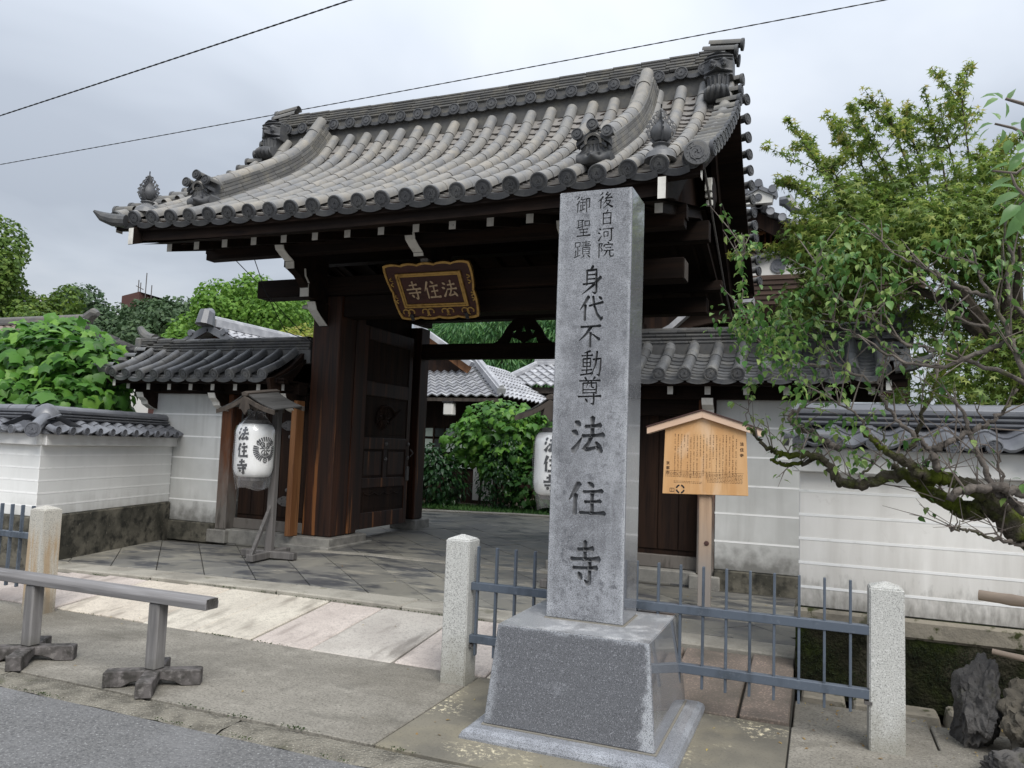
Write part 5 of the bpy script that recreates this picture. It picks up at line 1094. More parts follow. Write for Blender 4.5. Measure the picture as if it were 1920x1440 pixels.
for ch, cx, cz, w, h, k in (('身', -1.281, 2.615, .145, .17, 1.25), ('代', -1.276, 2.443, .155, .155, 1.2), ('不', -1.281, 2.279, .145, .145, 1.2), ('動', -1.269, 2.109, .135, .16, 1.15), ('尊', -1.274, 1.947, .145, .165, 1.15), ('法', -1.276, 1.678, .21, .235, 1.4), ('住', -1.275, 1.31, .225, .205, 1.35), ('寺', -1.273, .94, .185, .25, 1.4),
        ('後', -1.209, 3.101, .10, .10, 1.25), ('白', -1.196, 2.995, .08, .09, 1.25), ('河', -1.203, 2.891, .10, .088, 1.2), ('院', -1.2, 2.796, .10, .095, 1.2), ('御', -1.349, 3.086, .095, .10, 1.2), ('聖', -1.341, 2.94, .09, .105, 1.2), ('蹟', -1.343, 2.805, .105, .105, 1.1)):
    for i, st in enumerate(GLYPH[ch]):
        # a cut with sloping sides: wide at the face, narrow at the bottom
        rings = []
        for kk, dy in ((1.55, -.012-i*.0004), (1.08, .0), (.42, DEP+i*.0003)):
            o_ = stroke([(q[0], q[1], q[2]*k*kk) for q in st], 3); rings.append([(cx+(x-.5)*w, SY+dy, cz+(z-.5)*h) for x, z in o_])
        n_ = len(rings[0]); vs_ = [p for r_ in rings for p in r_]
        cut.add(vs_, [tuple(range(n_))[::-1], tuple(range(2*n_, 3*n_))]+[(b_*n_+j, b_*n_+(j+1) % n_, (b_+1)*n_+(j+1) % n_, (b_+1)*n_+j) for b_ in (0, 1) for j in range(n_)])
cut_me = cut.mesh('cut', MAT['grave'])
cutter = link('cutter', cut_me, None)
try:
    md = shaft.modifiers.new('carve', 'BOOLEAN'); md.operation = 'DIFFERENCE'; md.solver = 'EXACT'; md.use_self = True; md.object = cutter; md.material_mode = 'TRANSFER'
    dg = bpy.context.evaluated_depsgraph_get(); nm = bpy.data.meshes.new_from_object(shaft.evaluated_get(dg))
    ok = len(nm.polygons) > 300
    print('carved faces', len(nm.polygons), 'materials', [m_.name for m_ in nm.materials])
    shaft.modifiers.clear()
    if ok: shaft.data = nm; nm.name = 'shaft'
except Exception as ex_: print('boolean failed', ex_)
bpy.data.objects.remove(cutter); put(shaft, stele)
# ------------------------------------------------------------------ granite posts and railings
def granite_post(label, x, y, w, h, mat, rot=0):
    m = MB(); q = w/2
    m.frustum(-q*1.03, q*1.03, -q*1.03, q*1.03, -.05, -q, q, -q, q, h); m.add([(-q, -q, h), (q, -q, h), (q, q, h), (-q, q, h), (0, 0, h+.035)], [(0, 1, 4), (1, 2, 4), (2, 3, 4), (3, 0, 4)])
    me = m.mesh('granite_post', mat); bm = bmesh.new(); bm.from_mesh(me); bmesh.ops.remove_doubles(bm, verts=bm.verts, dist=1e-5)
    bm.faces.ensure_lookup_table(); [bm.faces.remove(f) for f in [f for f in bm.faces if len(f.verts) == 4 and all(abs(v.co.z-h) < 1e-4 for v in f.verts)]]
    bmesh.ops.recalc_face_normals(bm, faces=bm.faces); bmesh.ops.bevel(bm, geom=list(bm.edges), offset=.007, segments=2, affect='EDGES'); bm.to_mesh(me); bm.free()
    o = link('granite_post', me, None, None, TM(x, y, 0, 0, rot)); return tag(o, label, 'post', 'granite posts of the railing')
granite_post('pale granite fence post just left of the carved stone pillar', -2.29, 4.88, .177, .955, MAT['gran_post'], R_(1))
granite_post('pale granite fence post at the right end of the railing', .345, 4.93, .178, .885, MAT['gran_post'], R_(1))
granite_post('rust-stained granite post at the far left of the forecourt', -6.36, 4.86, .178, .90, MAT['gran_rust'], R_(2))
def railing(label, x0, x1, xs):
    y = 4.87; f = thing('steel_railing', label, 'railing', ((x0+x1)/2, y, .0), 'blue-grey steel railings between granite posts')
    for z0, z1 in ((.622, .674), (.272, .325)): B(x0, x1, y-.03, y+.02, z0, z1).build('rail', MAT['steel'], f, bevel=.003)
    for x in xs: B(x-.0075, x+.0075, y-.0225, y+.0085, .19, .915).build('bar', MAT['steel'], f, bevel=.002)
    for x in (x0+.004, x1-.004): B(x-.02, x+.02, y-.035, y+.025, .245, .262).build('rail_bracket', MAT['nail'], f)
    for x in (x0+.3, x1-.3):
        pass
    return f
railing('blue-grey steel railing behind the carved stone pillar', -2.20, .256, [-2.16+.1365*k for k in range(18) if -2.16+.1365*k < .22])
railing('blue-grey steel railing left of the rust-stained granite post', -9.6, -6.45, [-6.53-.1365*k for k in range(23)])
# ------------------------------------------------------------------ wooden barrier
bar = thing('wooden_barrier', 'weathered grey timber barrier beam on two cross-footed posts by the kerb', 'barrier', (-4.55, 3.86, 0))
P = [(-.055, .52), (.055, .52), (.06, .56), (.045, .585), (.02, .594), (-.02, .594), (-.045, .585), (-.06, .56)]
m = MB().prism(P, 'X', -6.7, -3.52); m.v = [(x, 3.86+y+.0*(x+4), z) for x, y, z in m.v]; m.build('beam', MAT['wood_grey'], bar, bevel=.004)
B(-3.5205, -3.519, 3.812, 3.908, .525, .585).build('beam_end', MAT['wood_foot'], bar)
for x in (-3.955, -5.10, -6.3):
    pz_ = B(x-.045, x+.045, 3.815, 3.905, .10, .52).build('post', MAT['wood_greyz'], bar, bevel=.01)
    for ang in (R_(35), R_(125)):
        T = Matrix.Translation((x, 3.86, 0)) @ Matrix.Rotation(ang, 4, 'Z')
        L = .29
        Q = [(-L, 0), (-L*.62, .0), (-L*.45, .025), (-.06, .04), (.06, .04), (L*.45, .025), (L*.62, 0), (L, 0), (L, .095), (L*.9, .10), (-L*.9, .10), (-L, .095)]
        dz = .0 if ang < 1 else .0015
        mm = MB().prism(Q, 'Y', -.047, .047).xf(Matrix.Translation((0, 0, dz)))
        mm.build('cross_foot', MAT['wood_foot'], bar, T, bevel=.006)
        # matrix_basis T is in world space, undo the parent shift done by put()
for o in list(bpy.data.objects):
    pass
# ------------------------------------------------------------------ lantern stands
def lantern_stand(label1, label2, x, y, rz):
    s = thing('lantern_stand', label1, 'stand', (x, y, .16), 'roofed wooden lantern stands in front of the gate', local=True)
    s.rotation_euler = (0, 0, rz)
    B(-.045, .045, -.04, .04, .04, 1.85).build('post', MAT['wood_stand'], s, bevel=.006)
    B(-.065, -.046, -.035, .035, .85, 1.15).build('cleat', MAT['wood_stand'], s, bevel=.004)
    B(-.36, .36, -.05, .05, .0, .085).build('foot_beam', MAT['wood_stand'], s, bevel=.008)
    B(-.05, .05, -.40, -.051, .0, .083).build('foot_beam', MAT['wood_stand'], s, bevel=.008); B(-.05, .05, .051, .40, .0, .083).build('foot_beam', MAT['wood_stand'], s, bevel=.008)
    MB().beam((0, -.36, .07), (0, -.02, .62), .04, .04).build('brace', MAT['wood_stand'], s)
    # little roof, ridge along y, drooping to the front
    T = Matrix.Translation((-.10, 0, 1.83)) @ Matrix.Rotation(R_(7), 4, 'X')
    for sd in (-1, 1):
        for k in range(4):
            p = []
            for q in (k, k+1.06):
                u = q/4; p.append((sd*(.01+.36*u), .16-.235*u+.055*u*u*1.4))
            (xa_, za), (xb_, zb) = p; lift_ = .006*(4-k)
            MB().add([(xa_, -.50, za+lift_), (xb_, -.50, zb+lift_-.004), (xb_, .10, zb+lift_-.004), (xa_, .10, za+lift_), (xa_, -.50, za+lift_-.014), (xb_, -.50, zb+lift_-.018), (xb_, .10, zb+lift_-.018), (xa_, .10, za+lift_-.014)],
                [(0, 1, 2, 3), (7, 6, 5, 4), (0, 4, 5, 1), (1, 5, 6, 2), (2, 6, 7, 3), (3, 7, 4, 0)]).xf(T).build('roof_plank', MAT['plank_roof'], s)
        for yy in (-.52, .12):
            up = [(sd*(.0+.385*u), .15-.245*u+.085*u*u) for u in np.linspace(0, 1, 7)]
            mm = MB()
            for i in range(6): mm.prism([up[i], up[i+1], (up[i+1][0], up[i+1][1]-.05), (up[i][0], up[i][1]-.05)], 'Y', yy-.016, yy+.016)
            mm.xf(T).build('barge_board', MAT['wood_lantern'], s)
    MB().prism([(-.035, .15), (.035, .15), (.045, .185), (0, .205), (-.045, .185)], 'Y', -.53, .13).xf(T).build('ridge_cap', MAT['wood_lantern'], s, bevel=.004)
    pend = shape2d([[(0, -.09), (-.05, -.02), (-.075, -.02), (-.06, .035), (-.03, .09), (0, .11), (.03, .09), (.06, .035), (.075, -.02), (.05, -.02)]], .02); pend.materials.append(MAT['wood_lantern'])
    link('pendant', pend, None, s, T @ TM(0, -.525, .02, R_(90)))
    B(-.03, .03, -.46, .10, 1.75, 1.81).build('ridge_bearer', MAT['wood_lantern'], s)
    # the lantern itself
    ln = thing('paper_lantern', label2, 'lantern', (x, y, .16), 'white paper lanterns with black characters', local=True)
    cx, cy, zb, zt, R0 = -.155, -.20, .97, 1.60, .222
    ln.location = (x+cx*math.cos(rz)-cy*math.sin(rz), y+cx*math.sin(rz)+cy*math.cos(rz), .16); ln.rotation_euler = (0, 0, rz)
    def rad(z):
        t = (z-zb)/(zt-zb); e = min(t, 1-t)
        return R0*(.72+.28*math.sqrt(max(0, 1-(1-min(1, e/.2))**2)))
    prof = []; N = 30
    for i in range(2*N+1): z = zb+(zt-zb)*i/(2*N); prof.append((rad(z)+(.0 if i % 2 == 0 else .0055), z))
    MB().lathe(prof, n=40).build('paper_shade', MAT['paper'], ln, smooth=True, angle=0)
    MB().lathe([(.12, zt-.002), (.15, zt), (.15, zt+.045), (.11, zt+.05)], n=28).build('top_ring', MAT['nail'], ln, smooth=True)
    MB().lathe([(.11, zb-.045), (.15, zb-.04), (.15, zb), (.12, zb+.002)], n=28).build('bottom_ring', MAT['nail'], ln, smooth=True)
    MB().tube([(0, 0, zt+.04), (0, 0, zt+.2)], .006, 6).build('hook', MAT['iron'], ln)
    def wrap(m, th, zc, pts, n, lev):
        """a stroke as quads on the lantern's surface"""
        Q = []
        for i in range(len(pts)-1):
            a, b = pts[i], pts[i+1]
            for k in range(n): t = k/n; Q.append(tuple(a[j]+(b[j]-a[j])*t for j in range(3)))
        Q.append(pts[-1]); rows = []
        for i, p in enumerate(Q):
            a, b = Q[max(i-1, 0)], Q[min(i+1, len(Q)-1)]; d = Vector((b[0]-a[0], b[1]-a[1])); d.normalize() if d.length > 0 else None
            row = []
            for e in (-1, -.33, .33, 1):
                u, v = p[0]-d.y*p[2]*e, p[1]+d.x*p[2]*e; z = zc+v; rr = rad(z)+.0075+lev; a_ = th+u/rr
                row.append((rr*math.cos(a_), rr*math.sin(a_), z))
            rows.append(row)
        m.grid(rows)
    tA, tC = R_(-86)-rz, R_(-17)-rz
    for ch, zc in (('法', 1.475), ('住', 1.285), ('寺', 1.095)):
        m = MB(); w, h = .15, .175
        for i, st in enumerate(GLYPH[ch]): wrap(m, tA, zc, [((a-.5)*w, (b-.5)*h, c*w*2.1) for a, b, c in st], 4, i*.0003)
        m.build('letter', MAT['ink'], ln)
    m = MB(); zc = 1.30
    def arcfan(a0, a1, r0, r1, n, wd):
        for k in range(n):
            a = R_(a0+(a1-a0)*k/(n-1)); wrap(m, tC, zc, [(r0*math.cos(a), r0*math.sin(a), wd*.6), ((r0+r1)/2*math.cos(a), (r0+r1)/2*math.sin(a), wd), (r1*math.cos(a), r1*math.sin(a), wd*1.1)], 2, random.random()*.0004)
    arcfan(42, 138, .095, .15, 9, .0075); arcfan(165, 245, .085, .15, 9, .0075); arcfan(-65, 15, .085, .15, 9, .0075)
    for ax_, az_ in ((-.085, .075), (.085, .075), (0, -.13), (-.04, .055), (.04, .055)):
        wrap(m, tC, zc, [(ax_+.024*math.cos(t), az_+.024*math.sin(t), .0055) for t in np.linspace(0, 6.4, 14)], 1, .0005); wrap(m, tC, zc, [(ax_-.01, az_, .006), (ax_+.01, az_, .006)], 1, .0006)
    for k in range(8):
        a = R_(45*k+22); wrap(m, tC, zc, [(.012*math.cos(a), .012*math.sin(a), .004), (.045*math.cos(a), .045*math.sin(a), .007), (.075*math.cos(a+.3), .075*math.sin(a+.3), .004)], 3, .0007)
    for zz in (-.075, -.055, -.095): wrap(m, tC, zc, [(-.05, zz, .006), (.05, zz, .006)], 5, .0008)
    m.build('crest', MAT['ink'], ln)
    # clear plastic rain cover, gathered at the top and hanging loose below
    G = []
    for j in range(15):
        z = zb-.14+(zt+.17-zb+.14)*j/14; row = []
        for k in range(33):
            a = 2*math.pi*k/32; q = rad(min(max(z, zb), zt))+.018
            if z < zb: q = R0*.97+(z-zb)*.25
            if z > zt: q = max(.10, R0*.85-(z-zt)*1.1)
            q += .006*math.sin(a*9+j)+.004*math.sin(a*17-j*2)+(.012*math.sin(a*5) if z < zb else 0); row.append((q*math.cos(a), q*math.sin(a), z+(.02*math.sin(a*3) if j == 0 else 0)))
        G.append(row)
    MB().grid(G).build('rain_cover', MAT['plastic'], ln, smooth=True, angle=0)
lantern_stand('roofed wooden lantern stand left of the gate doorway', 'white paper lantern hanging left of the gate doorway', -6.17, 7.66, R_(6))
lantern_stand('roofed wooden lantern stand partly hidden behind the carved stone pillar', 'white paper lantern partly hidden behind the carved stone pillar', -2.33, 7.66, R_(-4))
# ------------------------------------------------------------------ notice board
nb = thing('notice_board', 'cypress notice board with gabled top and rows of small writing on a post', 'notice board', (-1.0, 7.45, .16))
NY = 7.40
B(-1.06, -.945, NY+.03, NY+.10, .10, 1.80).build('post', MAT['cypress_post'], nb, bevel=.005)
MB().lathe([(.024, 0), (.02, -.006), (.002, -.008)], (-.985, NY+.03, .77), 10, 'Y').build('knot', MAT['copper'], nb)
bd = MB().prism([(-1.40, 1.21), (-.615, 1.24-.01), (-.64, 1.83), (-1.035, 1.965), (-1.385, 1.83)], 'Y', NY, NY+.028).build('board', MAT['cypress'], nb, bevel=.003)
apx = (-1.033, 2.005)
for s, ex in ((-1, (-1.555, 1.835)), (1, (-.505, 1.838))):
    a, b = apx, ex
    P = [a, b, (b[0], b[1]-.062), (a[0], a[1]-.066)]
    MB().prism(P, 'Y', NY-.035, NY+.075).build('gable_board', MAT['cypress_pale'], nb, bevel=.002)
    P = [(a[0], a[1]+.014), (b[0]+s*.006, b[1]+.012), (b[0]+s*.006, b[1]+.001), (a[0], a[1]+.001)]
    MB().prism(P, 'Y', NY-.045, NY+.09).build('copper_capping', MAT['copper'], nb)
def txt_on_board(t, s, x, z, nm, bold=.0, lev=.001):
    tm = text_mesh(t, s, 0.0004, bold); tm.materials.append(MAT['print'])
    return link(nm, tm, None, bd, TM(x, NY-lev, z, R_(90)))
for i, ch in enumerate('法住寺'): txt_on_board(ch, .036, -.675, 1.70-i*.052, 'letter', .0008)
for i, ch in enumerate('京都市'): txt_on_board(ch, .034, -1.352, 1.50-i*.045, 'letter', .0006)
m = MB(); rr = random.Random(3)
def mark(x, z, s, y):      # one tiny written sign, too small to read: a few dashes
    for _ in range(rr.choice((3, 4, 5))):
        if rr.random() < .6: a, b = rr.uniform(-s, s)*.2, rr.uniform(-s, s); l = rr.uniform(.4, .95)*s; m.box(x+a-l, x+a+l, y-.0005, y, z+b-s*.13, z+b+s*.13)
        else: a, b = rr.uniform(-s, s)*.8, rr.uniform(-s, s)*.2; l = rr.uniform(.4, .95)*s; m.box(x+a-s*.13, x+a+s*.13, y-.0005-.0001, y, z+b-l, z+b+l)
cols = [1., 1., 1., .98, .96, .99, 1., .62, 1., 1., 1., .55, 1., 1., 1., 1., .35, 1., 1., 1., .52]
for c, ln_ in enumerate(cols[:20]):
    x = -.725-c*.0296; n_ = int(24*ln_)
    for k in range(n_):
        if rr.random() < .93: mark(x, 1.775-(.03 if c in (0, 5, 9, 14) else 0)-k*.0163, .0062, NY-.0005)
m.build('small_print', MAT['print'], bd, recalc=False)
m = MB()
for c, (xa_, xb_) in enumerate(((-1.375, -1.03), (-.985, -.665))):
    for r in range(7 if c else 6):
        z = 1.415-r*.0125-(.03 if r > 3 and not c else 0); x = xa_+(.08 if (not c and r > 3) else 0)
        while x < xb_:
            l = rr.uniform(.006, .022); m.box(x, min(x+l, xb_), NY-.001, NY-.0004, z-.0016, z+.0016); x += l+.006
m.box(-1.375, -.655, NY-.001, NY-.0004, 1.4305, 1.4322)
m.build('fine_print', MAT['print'], bd, recalc=False)
m = MB()
for k in range(4):
    A_ = np.linspace(R_(90*k+12), R_(90*k+78), 8); m.prism([(-1.232+.043*math.cos(a), 1.262+.043*math.sin(a)) for a in A_]+[(-1.232+.028*math.cos(a), 1.262+.028*math.sin(a)) for a in A_[::-1]], 'Y', NY-.0014, NY-.0004)
m.box(-1.33, -1.288, NY-.0014, NY-.0004, 1.232, 1.236); m.box(-1.33, -1.288, NY-.0014, NY-.0004, 1.264, 1.268)
for xx in (-1.33, -1.312, -1.292): m.box(xx, xx+.004, NY-.0013, NY-.0004, 1.2365, 1.2635)
m.build('emblem', MAT['ink'], bd, recalc=False)
# ------------------------------------------------------------------ rocks, bamboo, cables
def rock(label, c, s, seed, mat, rot=(0, 0, 0)):
    bm = bmesh.new(); bmesh.ops.create_icosphere(bm, subdivisions=5, radius=1.0); rg = random.Random(seed)
    pl = [(Vector((rg.uniform(-1, 1), rg.uniform(-1, 1), rg.uniform(-1, 1))).normalized(), rg.uniform(.45, .8)) for _ in range(14)]
    from mathutils import noise as nz
    for v in bm.verts:
        p = v.co.copy()
        for n_, d_ in pl:
            t = p.dot(n_)
            if t > d_: p -= n_*(t-d_)*.92
        p += p.normalized()*(nz.fractal(p*2.3+Vector((seed, 0, 0)), .8, 2., 6)*.16-abs(nz.noise(p*4.1+Vector((0, seed, 0))))*.18-abs(nz.noise(Vector((p.x*9, p.y*9, p.z*4+seed))))*.08)
        v.co = Vector((p.x*s[0], p.y*s[1], p.z*s[2]))
    me = bpy.data.meshes.new('rock'); bm.to_mesh(me); bm.free(); me.materials.append(mat)
    me.polygons.foreach_set('use_smooth', [True]*len(me.polygons)); me.set_sharp_from_angle(angle=R_(32))
    o = link('garden_rock', me, None, None, Matrix.Translation(c) @ Euler([R_(a) for a in rot]).to_matrix().to_4x4()); return tag(o, label, 'rock', 'rocks at the foot of the plum tree')
rock('tall dark upright rock at the bottom right, nearest the granite post', (.86, 5.28, .17), (.17, .2, .34), 3, MAT['rock'], (0, 12, 20))
rock('large brown-topped dark rock at the right edge', (1.13, 5.16, .2), (.26, .26, .34), 8, MAT['rock_brown'], (0, 18, 10))
rock('low dark rock at the bottom right corner', (.92, 4.75, .03), (.26, .26, .2), 12, MAT['rock'], (10, 8, 30))
rock('small dark rock wedged behind the other rocks', (1.3, 4.75, .05), (.3, .25, .3), 21, MAT['rock'], (0, 0, 60))
def bamboo(label, a, b, r):
    a, b = Vector(a), Vector(b); pts, rad = [], []
    for i in range(25):
        t = i/24; pts.append(a.lerp(b, t)); rad.append(r*(1.12 if i % 8 == 3 else 1.0))
    o = MB().tube(pts, rad, 14).build('bamboo_pole', MAT['bamboo'], None, smooth=True); return tag(o, label, 'pole', 'cut bamboo poles')
bamboo('thick dry bamboo pole end at the right edge in front of the white wall', (.865, 5.3, .835), (2.1, 4.9, .80), .03)
bamboo('thin dry bamboo pole end low at the right edge above the rocks', (.93, 5.3, .52), (2.0, 4.95, .44), .016)
def cable(label, a, b, sag, r=.012):
    a, b = Vector(a), Vector(b); m = MB()
    for ph in (0, math.pi):
        pts = []
        for i in range(421):
            t = i/420; p = a.lerp(b, t); p.z -= sag*4*t*(1-t); p.z += r*.6*math.sin(i*1.3+ph); p.y += r*.6*math.cos(i*1.3+ph); pts.append(p)
        m.tube(pts, r, 5)
    return tag(m.build('overhead_cable', MAT['cable'], None, smooth=True), label, 'cable', 'overhead cables')
cable('thick overhead cable crossing the sky at the upper left', (-17.5, 8, 6.10), (4, 8, 8.4), .06, .0075)
cable('long overhead cable passing behind the gate ridge', (-30, 13.2, 8.35), (9, 13.2, 9.3), .1, .0075)
for lb, pts in (('thin service wire slung from the left eave corner down to the gate post', [(-7.0, 8.0, 4.0), (-7.0, 8.3, 3.55), (-7.0, 8.75, 3.1), (-6.62, 8.95, 2.95)]), ('second thin service wire under the left eave corner', [(-7.35, 8.05, 3.98), (-7.15, 8.3, 3.7), (-6.9, 8.6, 3.3), (-6.62, 8.97, 2.9)])):
    tag(MB().tube(pts, .006, 5).build('service_wire', MAT['cable'], None), lb, 'wire', 'service wires')
# ------------------------------------------------------------------ leaves and trees
def at(px, py, Y):
    """the point on the plane y=Y that the photograph shows at (px, py): measuring aid"""
    d = cr*((px-960)/1440.5)-cu*((py-720)/1440.5)+cf
    return Vector((0, 0, 1.6))+d*(Y/d.y)
def fan(outl, c):
    v = [c]+list(outl); n = len(outl); return v, [(0, i+1, (i+1) % n+1) for i in range(n)]
_h = [(0, -.02, 0), (.22, -.10, -.03), (.46, .05, -.08), (.38, .26, -.04), (.62, .50, -.14), (.33, .58, -.06), (.22, .72, -.08), (0, 1.0, -.20)]
def soften(P):      # round the lobes: cut every corner once
    o = []
    for i in range(len(P)):
        a, b, c = np.array(P[i-1]), np.array(P[i]), np.array(P[(i+1) % len(P)])
        if i in (0, 4, 7, 10): o += [tuple(b*.72+a*.28), tuple(b), tuple(b*.72+c*.28)]
        else: o += [tuple(b*.8+a*.2), tuple(b*.8+c*.2)]
    return o
LB_V, LB_F = fan(soften([*_h, *[(-x, y, z) for x, y, z in _h[1:-1][::-1]]]), (0, .34, .07))
def star(n=7):
    P = []
    for k in range(n):
        a = R_(-125+250*k/(n-1)); r = (.62, .85, .98, 1.0, .98, .85, .62)[k] if n == 7 else (.7, .95, 1., .95, .7)[k]
        P.append((r*math.sin(a), r*math.cos(a), -.12*r))
        if k < n-1: b = a+R_(125/(n-1)); P.append((.30*math.sin(b), .30*math.cos(b), .0))
    P.append((0, -.06, 0)); return fan(P, (0, .08, .03))
LM_V, LM_F = star(5)
LO_V = [(0, 0, 0), (.20, .25, .05), (0, .30, -.02), (-.20, .25, .05), (.21, .58, .0), (0, .64, -.06), (-.21, .58, .0), (0, 1.0, -.22)]
LO_F = [(0, 1, 2), (0, 2, 3), (1, 4, 5, 2), (3, 2, 5, 6), (4, 7, 5), (6, 5, 7)]
LQ_V = [(-.5, -.3, 0), (.5, -.35, 0), (.42, .4, .12), (-.38, .45, -.08)]; LQ_F = [(0, 1, 2), (0, 2, 3)]
LF_V = [(0, 0, 0), (.09, .4, .02), (0, 1.0, -.12), (-.09, .4, .02)]; LF_F = [(0, 1, 2), (0, 2, 3)]
rng = np.random.default_rng(11)
def blobs(spec, n, shell=.55):
    """points near the surface of overlapping ellipsoids: centre, radii"""
    w = np.array([s[1][0]*s[1][1]+s[1][1]*s[1][2] for s in spec]); idx = rng.choice(len(spec), n, p=w/w.sum())
    d = rng.normal(size=(n, 3)); d /= np.linalg.norm(d, axis=1)[:, None]; r = shell+(1-shell)*rng.random(n)**.6
    C = np.array([s[0] for s in spec], float)[idx]; Rr = np.array([s[1] for s in spec], float)[idx]
    return C+d*Rr*r[:, None], d
def leaf_cloud(name, parent, P, D, size, mat, tv, tf, up=.5, jitter=.6, droop=None):
    nrm = D+np.array([0, 0, up])+rng.normal(size=P.shape)*jitter
    rot = rand_rots(nrm, None if droop is None else D*.7+np.array([0, 0, -droop]))
    return stuff(link(name, inst_mesh(name, tv, tf, rot, P, size*rng.uniform(.6, 1.25, len(P)), mat), None, parent))
def clumpy(c, r, n_sub, seed, sub=.42, flat=1.0):
    """a crown as many overlapping lobes so its outline is uneven"""
    g = np.random.default_rng(seed); out = []
    for _ in range(n_sub):
        d = g.normal(size=3); d /= np.linalg.norm(d); q = g.uniform(.55, .95); s = g.uniform(.6, 1.2)*sub
        out.append((tuple(np.array(c)+d*np.array(r)*q), (r[0]*s, r[1]*s, r[2]*s*flat)))
    return out
def far_tree(name, label, c, r, n, mat, leaf, seed, trunk=True, subs=34, tv=LQ_V, tf=LQ_F, droop=None, up=.5, sub=.36, base=0.2, grp='trees beyond the walls'):
    t = thing(name, label, 'tree', (c[0], c[1], base), grp)
    m = MB(); top = Vector(c); m.tube([(c[0]+.1, c[1], base-.1), (c[0], c[1], base+(c[2]-base)*.5), (c[0]+.05, c[1], c[2])], [r[0]*.10, r[0]*.075, r[0]*.03], 8)
    g = random.Random(seed)
    for _ in range(7):
        a = g.uniform(0, 6.28); e = Vector((math.cos(a)*r[0]*.42, math.sin(a)*r[1]*.42, g.uniform(-.2, .3)*r[2])); s = Vector((c[0], c[1], base+(c[2]-base)*g.uniform(.45, .9)))
        m.tube([s, s.lerp(top+e, .5)+Vector((0, 0, .1*r[2])), top+e], [r[0]*.045, r[0]*.03, r[0]*.01], 6)
    m.build('trunk', MAT['trunk'], t, smooth=True)
    S = clumpy(c, r, subs, seed, sub); P, D = blobs(S, n, .5)
    leaf_cloud('crown', t, P, D, leaf, MAT[mat], tv, tf, up=up, droop=droop)
    return t
a_ = at(20, 520, 26); far_tree('broad_tree', 'tall olive green tree at the far left edge', (a_.x-1.5, 27, 7.2), (3.6, 3.0, 4.0), 27000, 'leaf_far_olive', 0.187, 1)
a_ = at(40, 570, 24); far_tree('olive_bush_tree', 'low olive tree below the tall one at the far left', (a_.x, 24, 4.9), (2.6, 2.2, 1.9), 15000, 'leaf_far_olive', 0.156, 2)
a_ = at(190, 600, 42); far_tree('dark_tree', 'dark rounded evergreen tree in the distance left of the brown building', (a_.x, 44, 8.0), (6.2, 5, 4.6), 27000, 'leaf_far_dark', 0.260, 3)
a_ = at(300, 620, 40); far_tree('dark_tree', 'dark evergreen tree in front of the brown building', (a_.x, 42, 7.0), (6.0, 4.5, 3.9), 24000, 'leaf_far_dark', 0.260, 4)
a_ = at(352, 575, 48); far_tree('dark_tree', 'small dark tree right of the brown building', (a_.x, 50, 9.2), (3.4, 3, 3.4), 13500, 'leaf_far_dark', 0.260, 5)
a_ = at(448, 610, 30); far_tree('bright_tree', 'bright green rounded tree beyond the left wing roof', (a_.x, 31, 6.1), (4.9, 4, 3.4), 36000, 'leaf_far_light', 0.177, 6, subs=46, sub=.3)
a_ = at(350, 625, 27); far_tree('bright_tree', 'bright green tree skirt lower left of the rounded tree', (a_.x, 28, 4.6), (2.4, 2.4, 1.9), 13500, 'leaf_far_light', 0.166, 16)
a_ = at(575, 610, 24); far_tree('tinted_tree', 'yellow tinged tree beside the gate post', (a_.x, 25, 4.6), (1.7, 1.6, 1.6), 10500, 'leaf_maple_tip', 0.114, 7)
a_ = at(560, 575, 40); far_tree('dark_tree', 'dark conifer behind the yellow tinged tree', (a_.x, 42, 8.4), (3, 3, 3.0), 10500, 'leaf_far_dark', 0.208, 17)
# through the gate
a_ = at(905, 660, 22); far_tree('feathery_tree', 'feathery green tree seen through the gate above the hall roofs', (a_.x, 25, 4.7), (3.2, 2.2, 1.9), 18000, 'leaf_bamboo', .3, 8, tv=LF_V, tf=LF_F, droop=1.0, up=.2)
a_ = at(1010, 650, 24); far_tree('feathery_tree', 'tall feathery tree behind the right-hand hall roof seen through the gate', (a_.x+.5, 27, 4.8), (3.0, 2.2, 2.3), 16000, 'leaf_bamboo', .3, 9, tv=LF_V, tf=LF_F, droop=1.0, up=.2)
a_ = at(880, 620, 26); far_tree('feathery_tree', 'pale feathery tree showing under the rear eave of the gate', (a_.x, 29, 6.3), (3.4, 2.4, 2.0), 14000, 'leaf_bamboo', .3, 10, tv=LF_V, tf=LF_F, droop=1.0, up=.2)
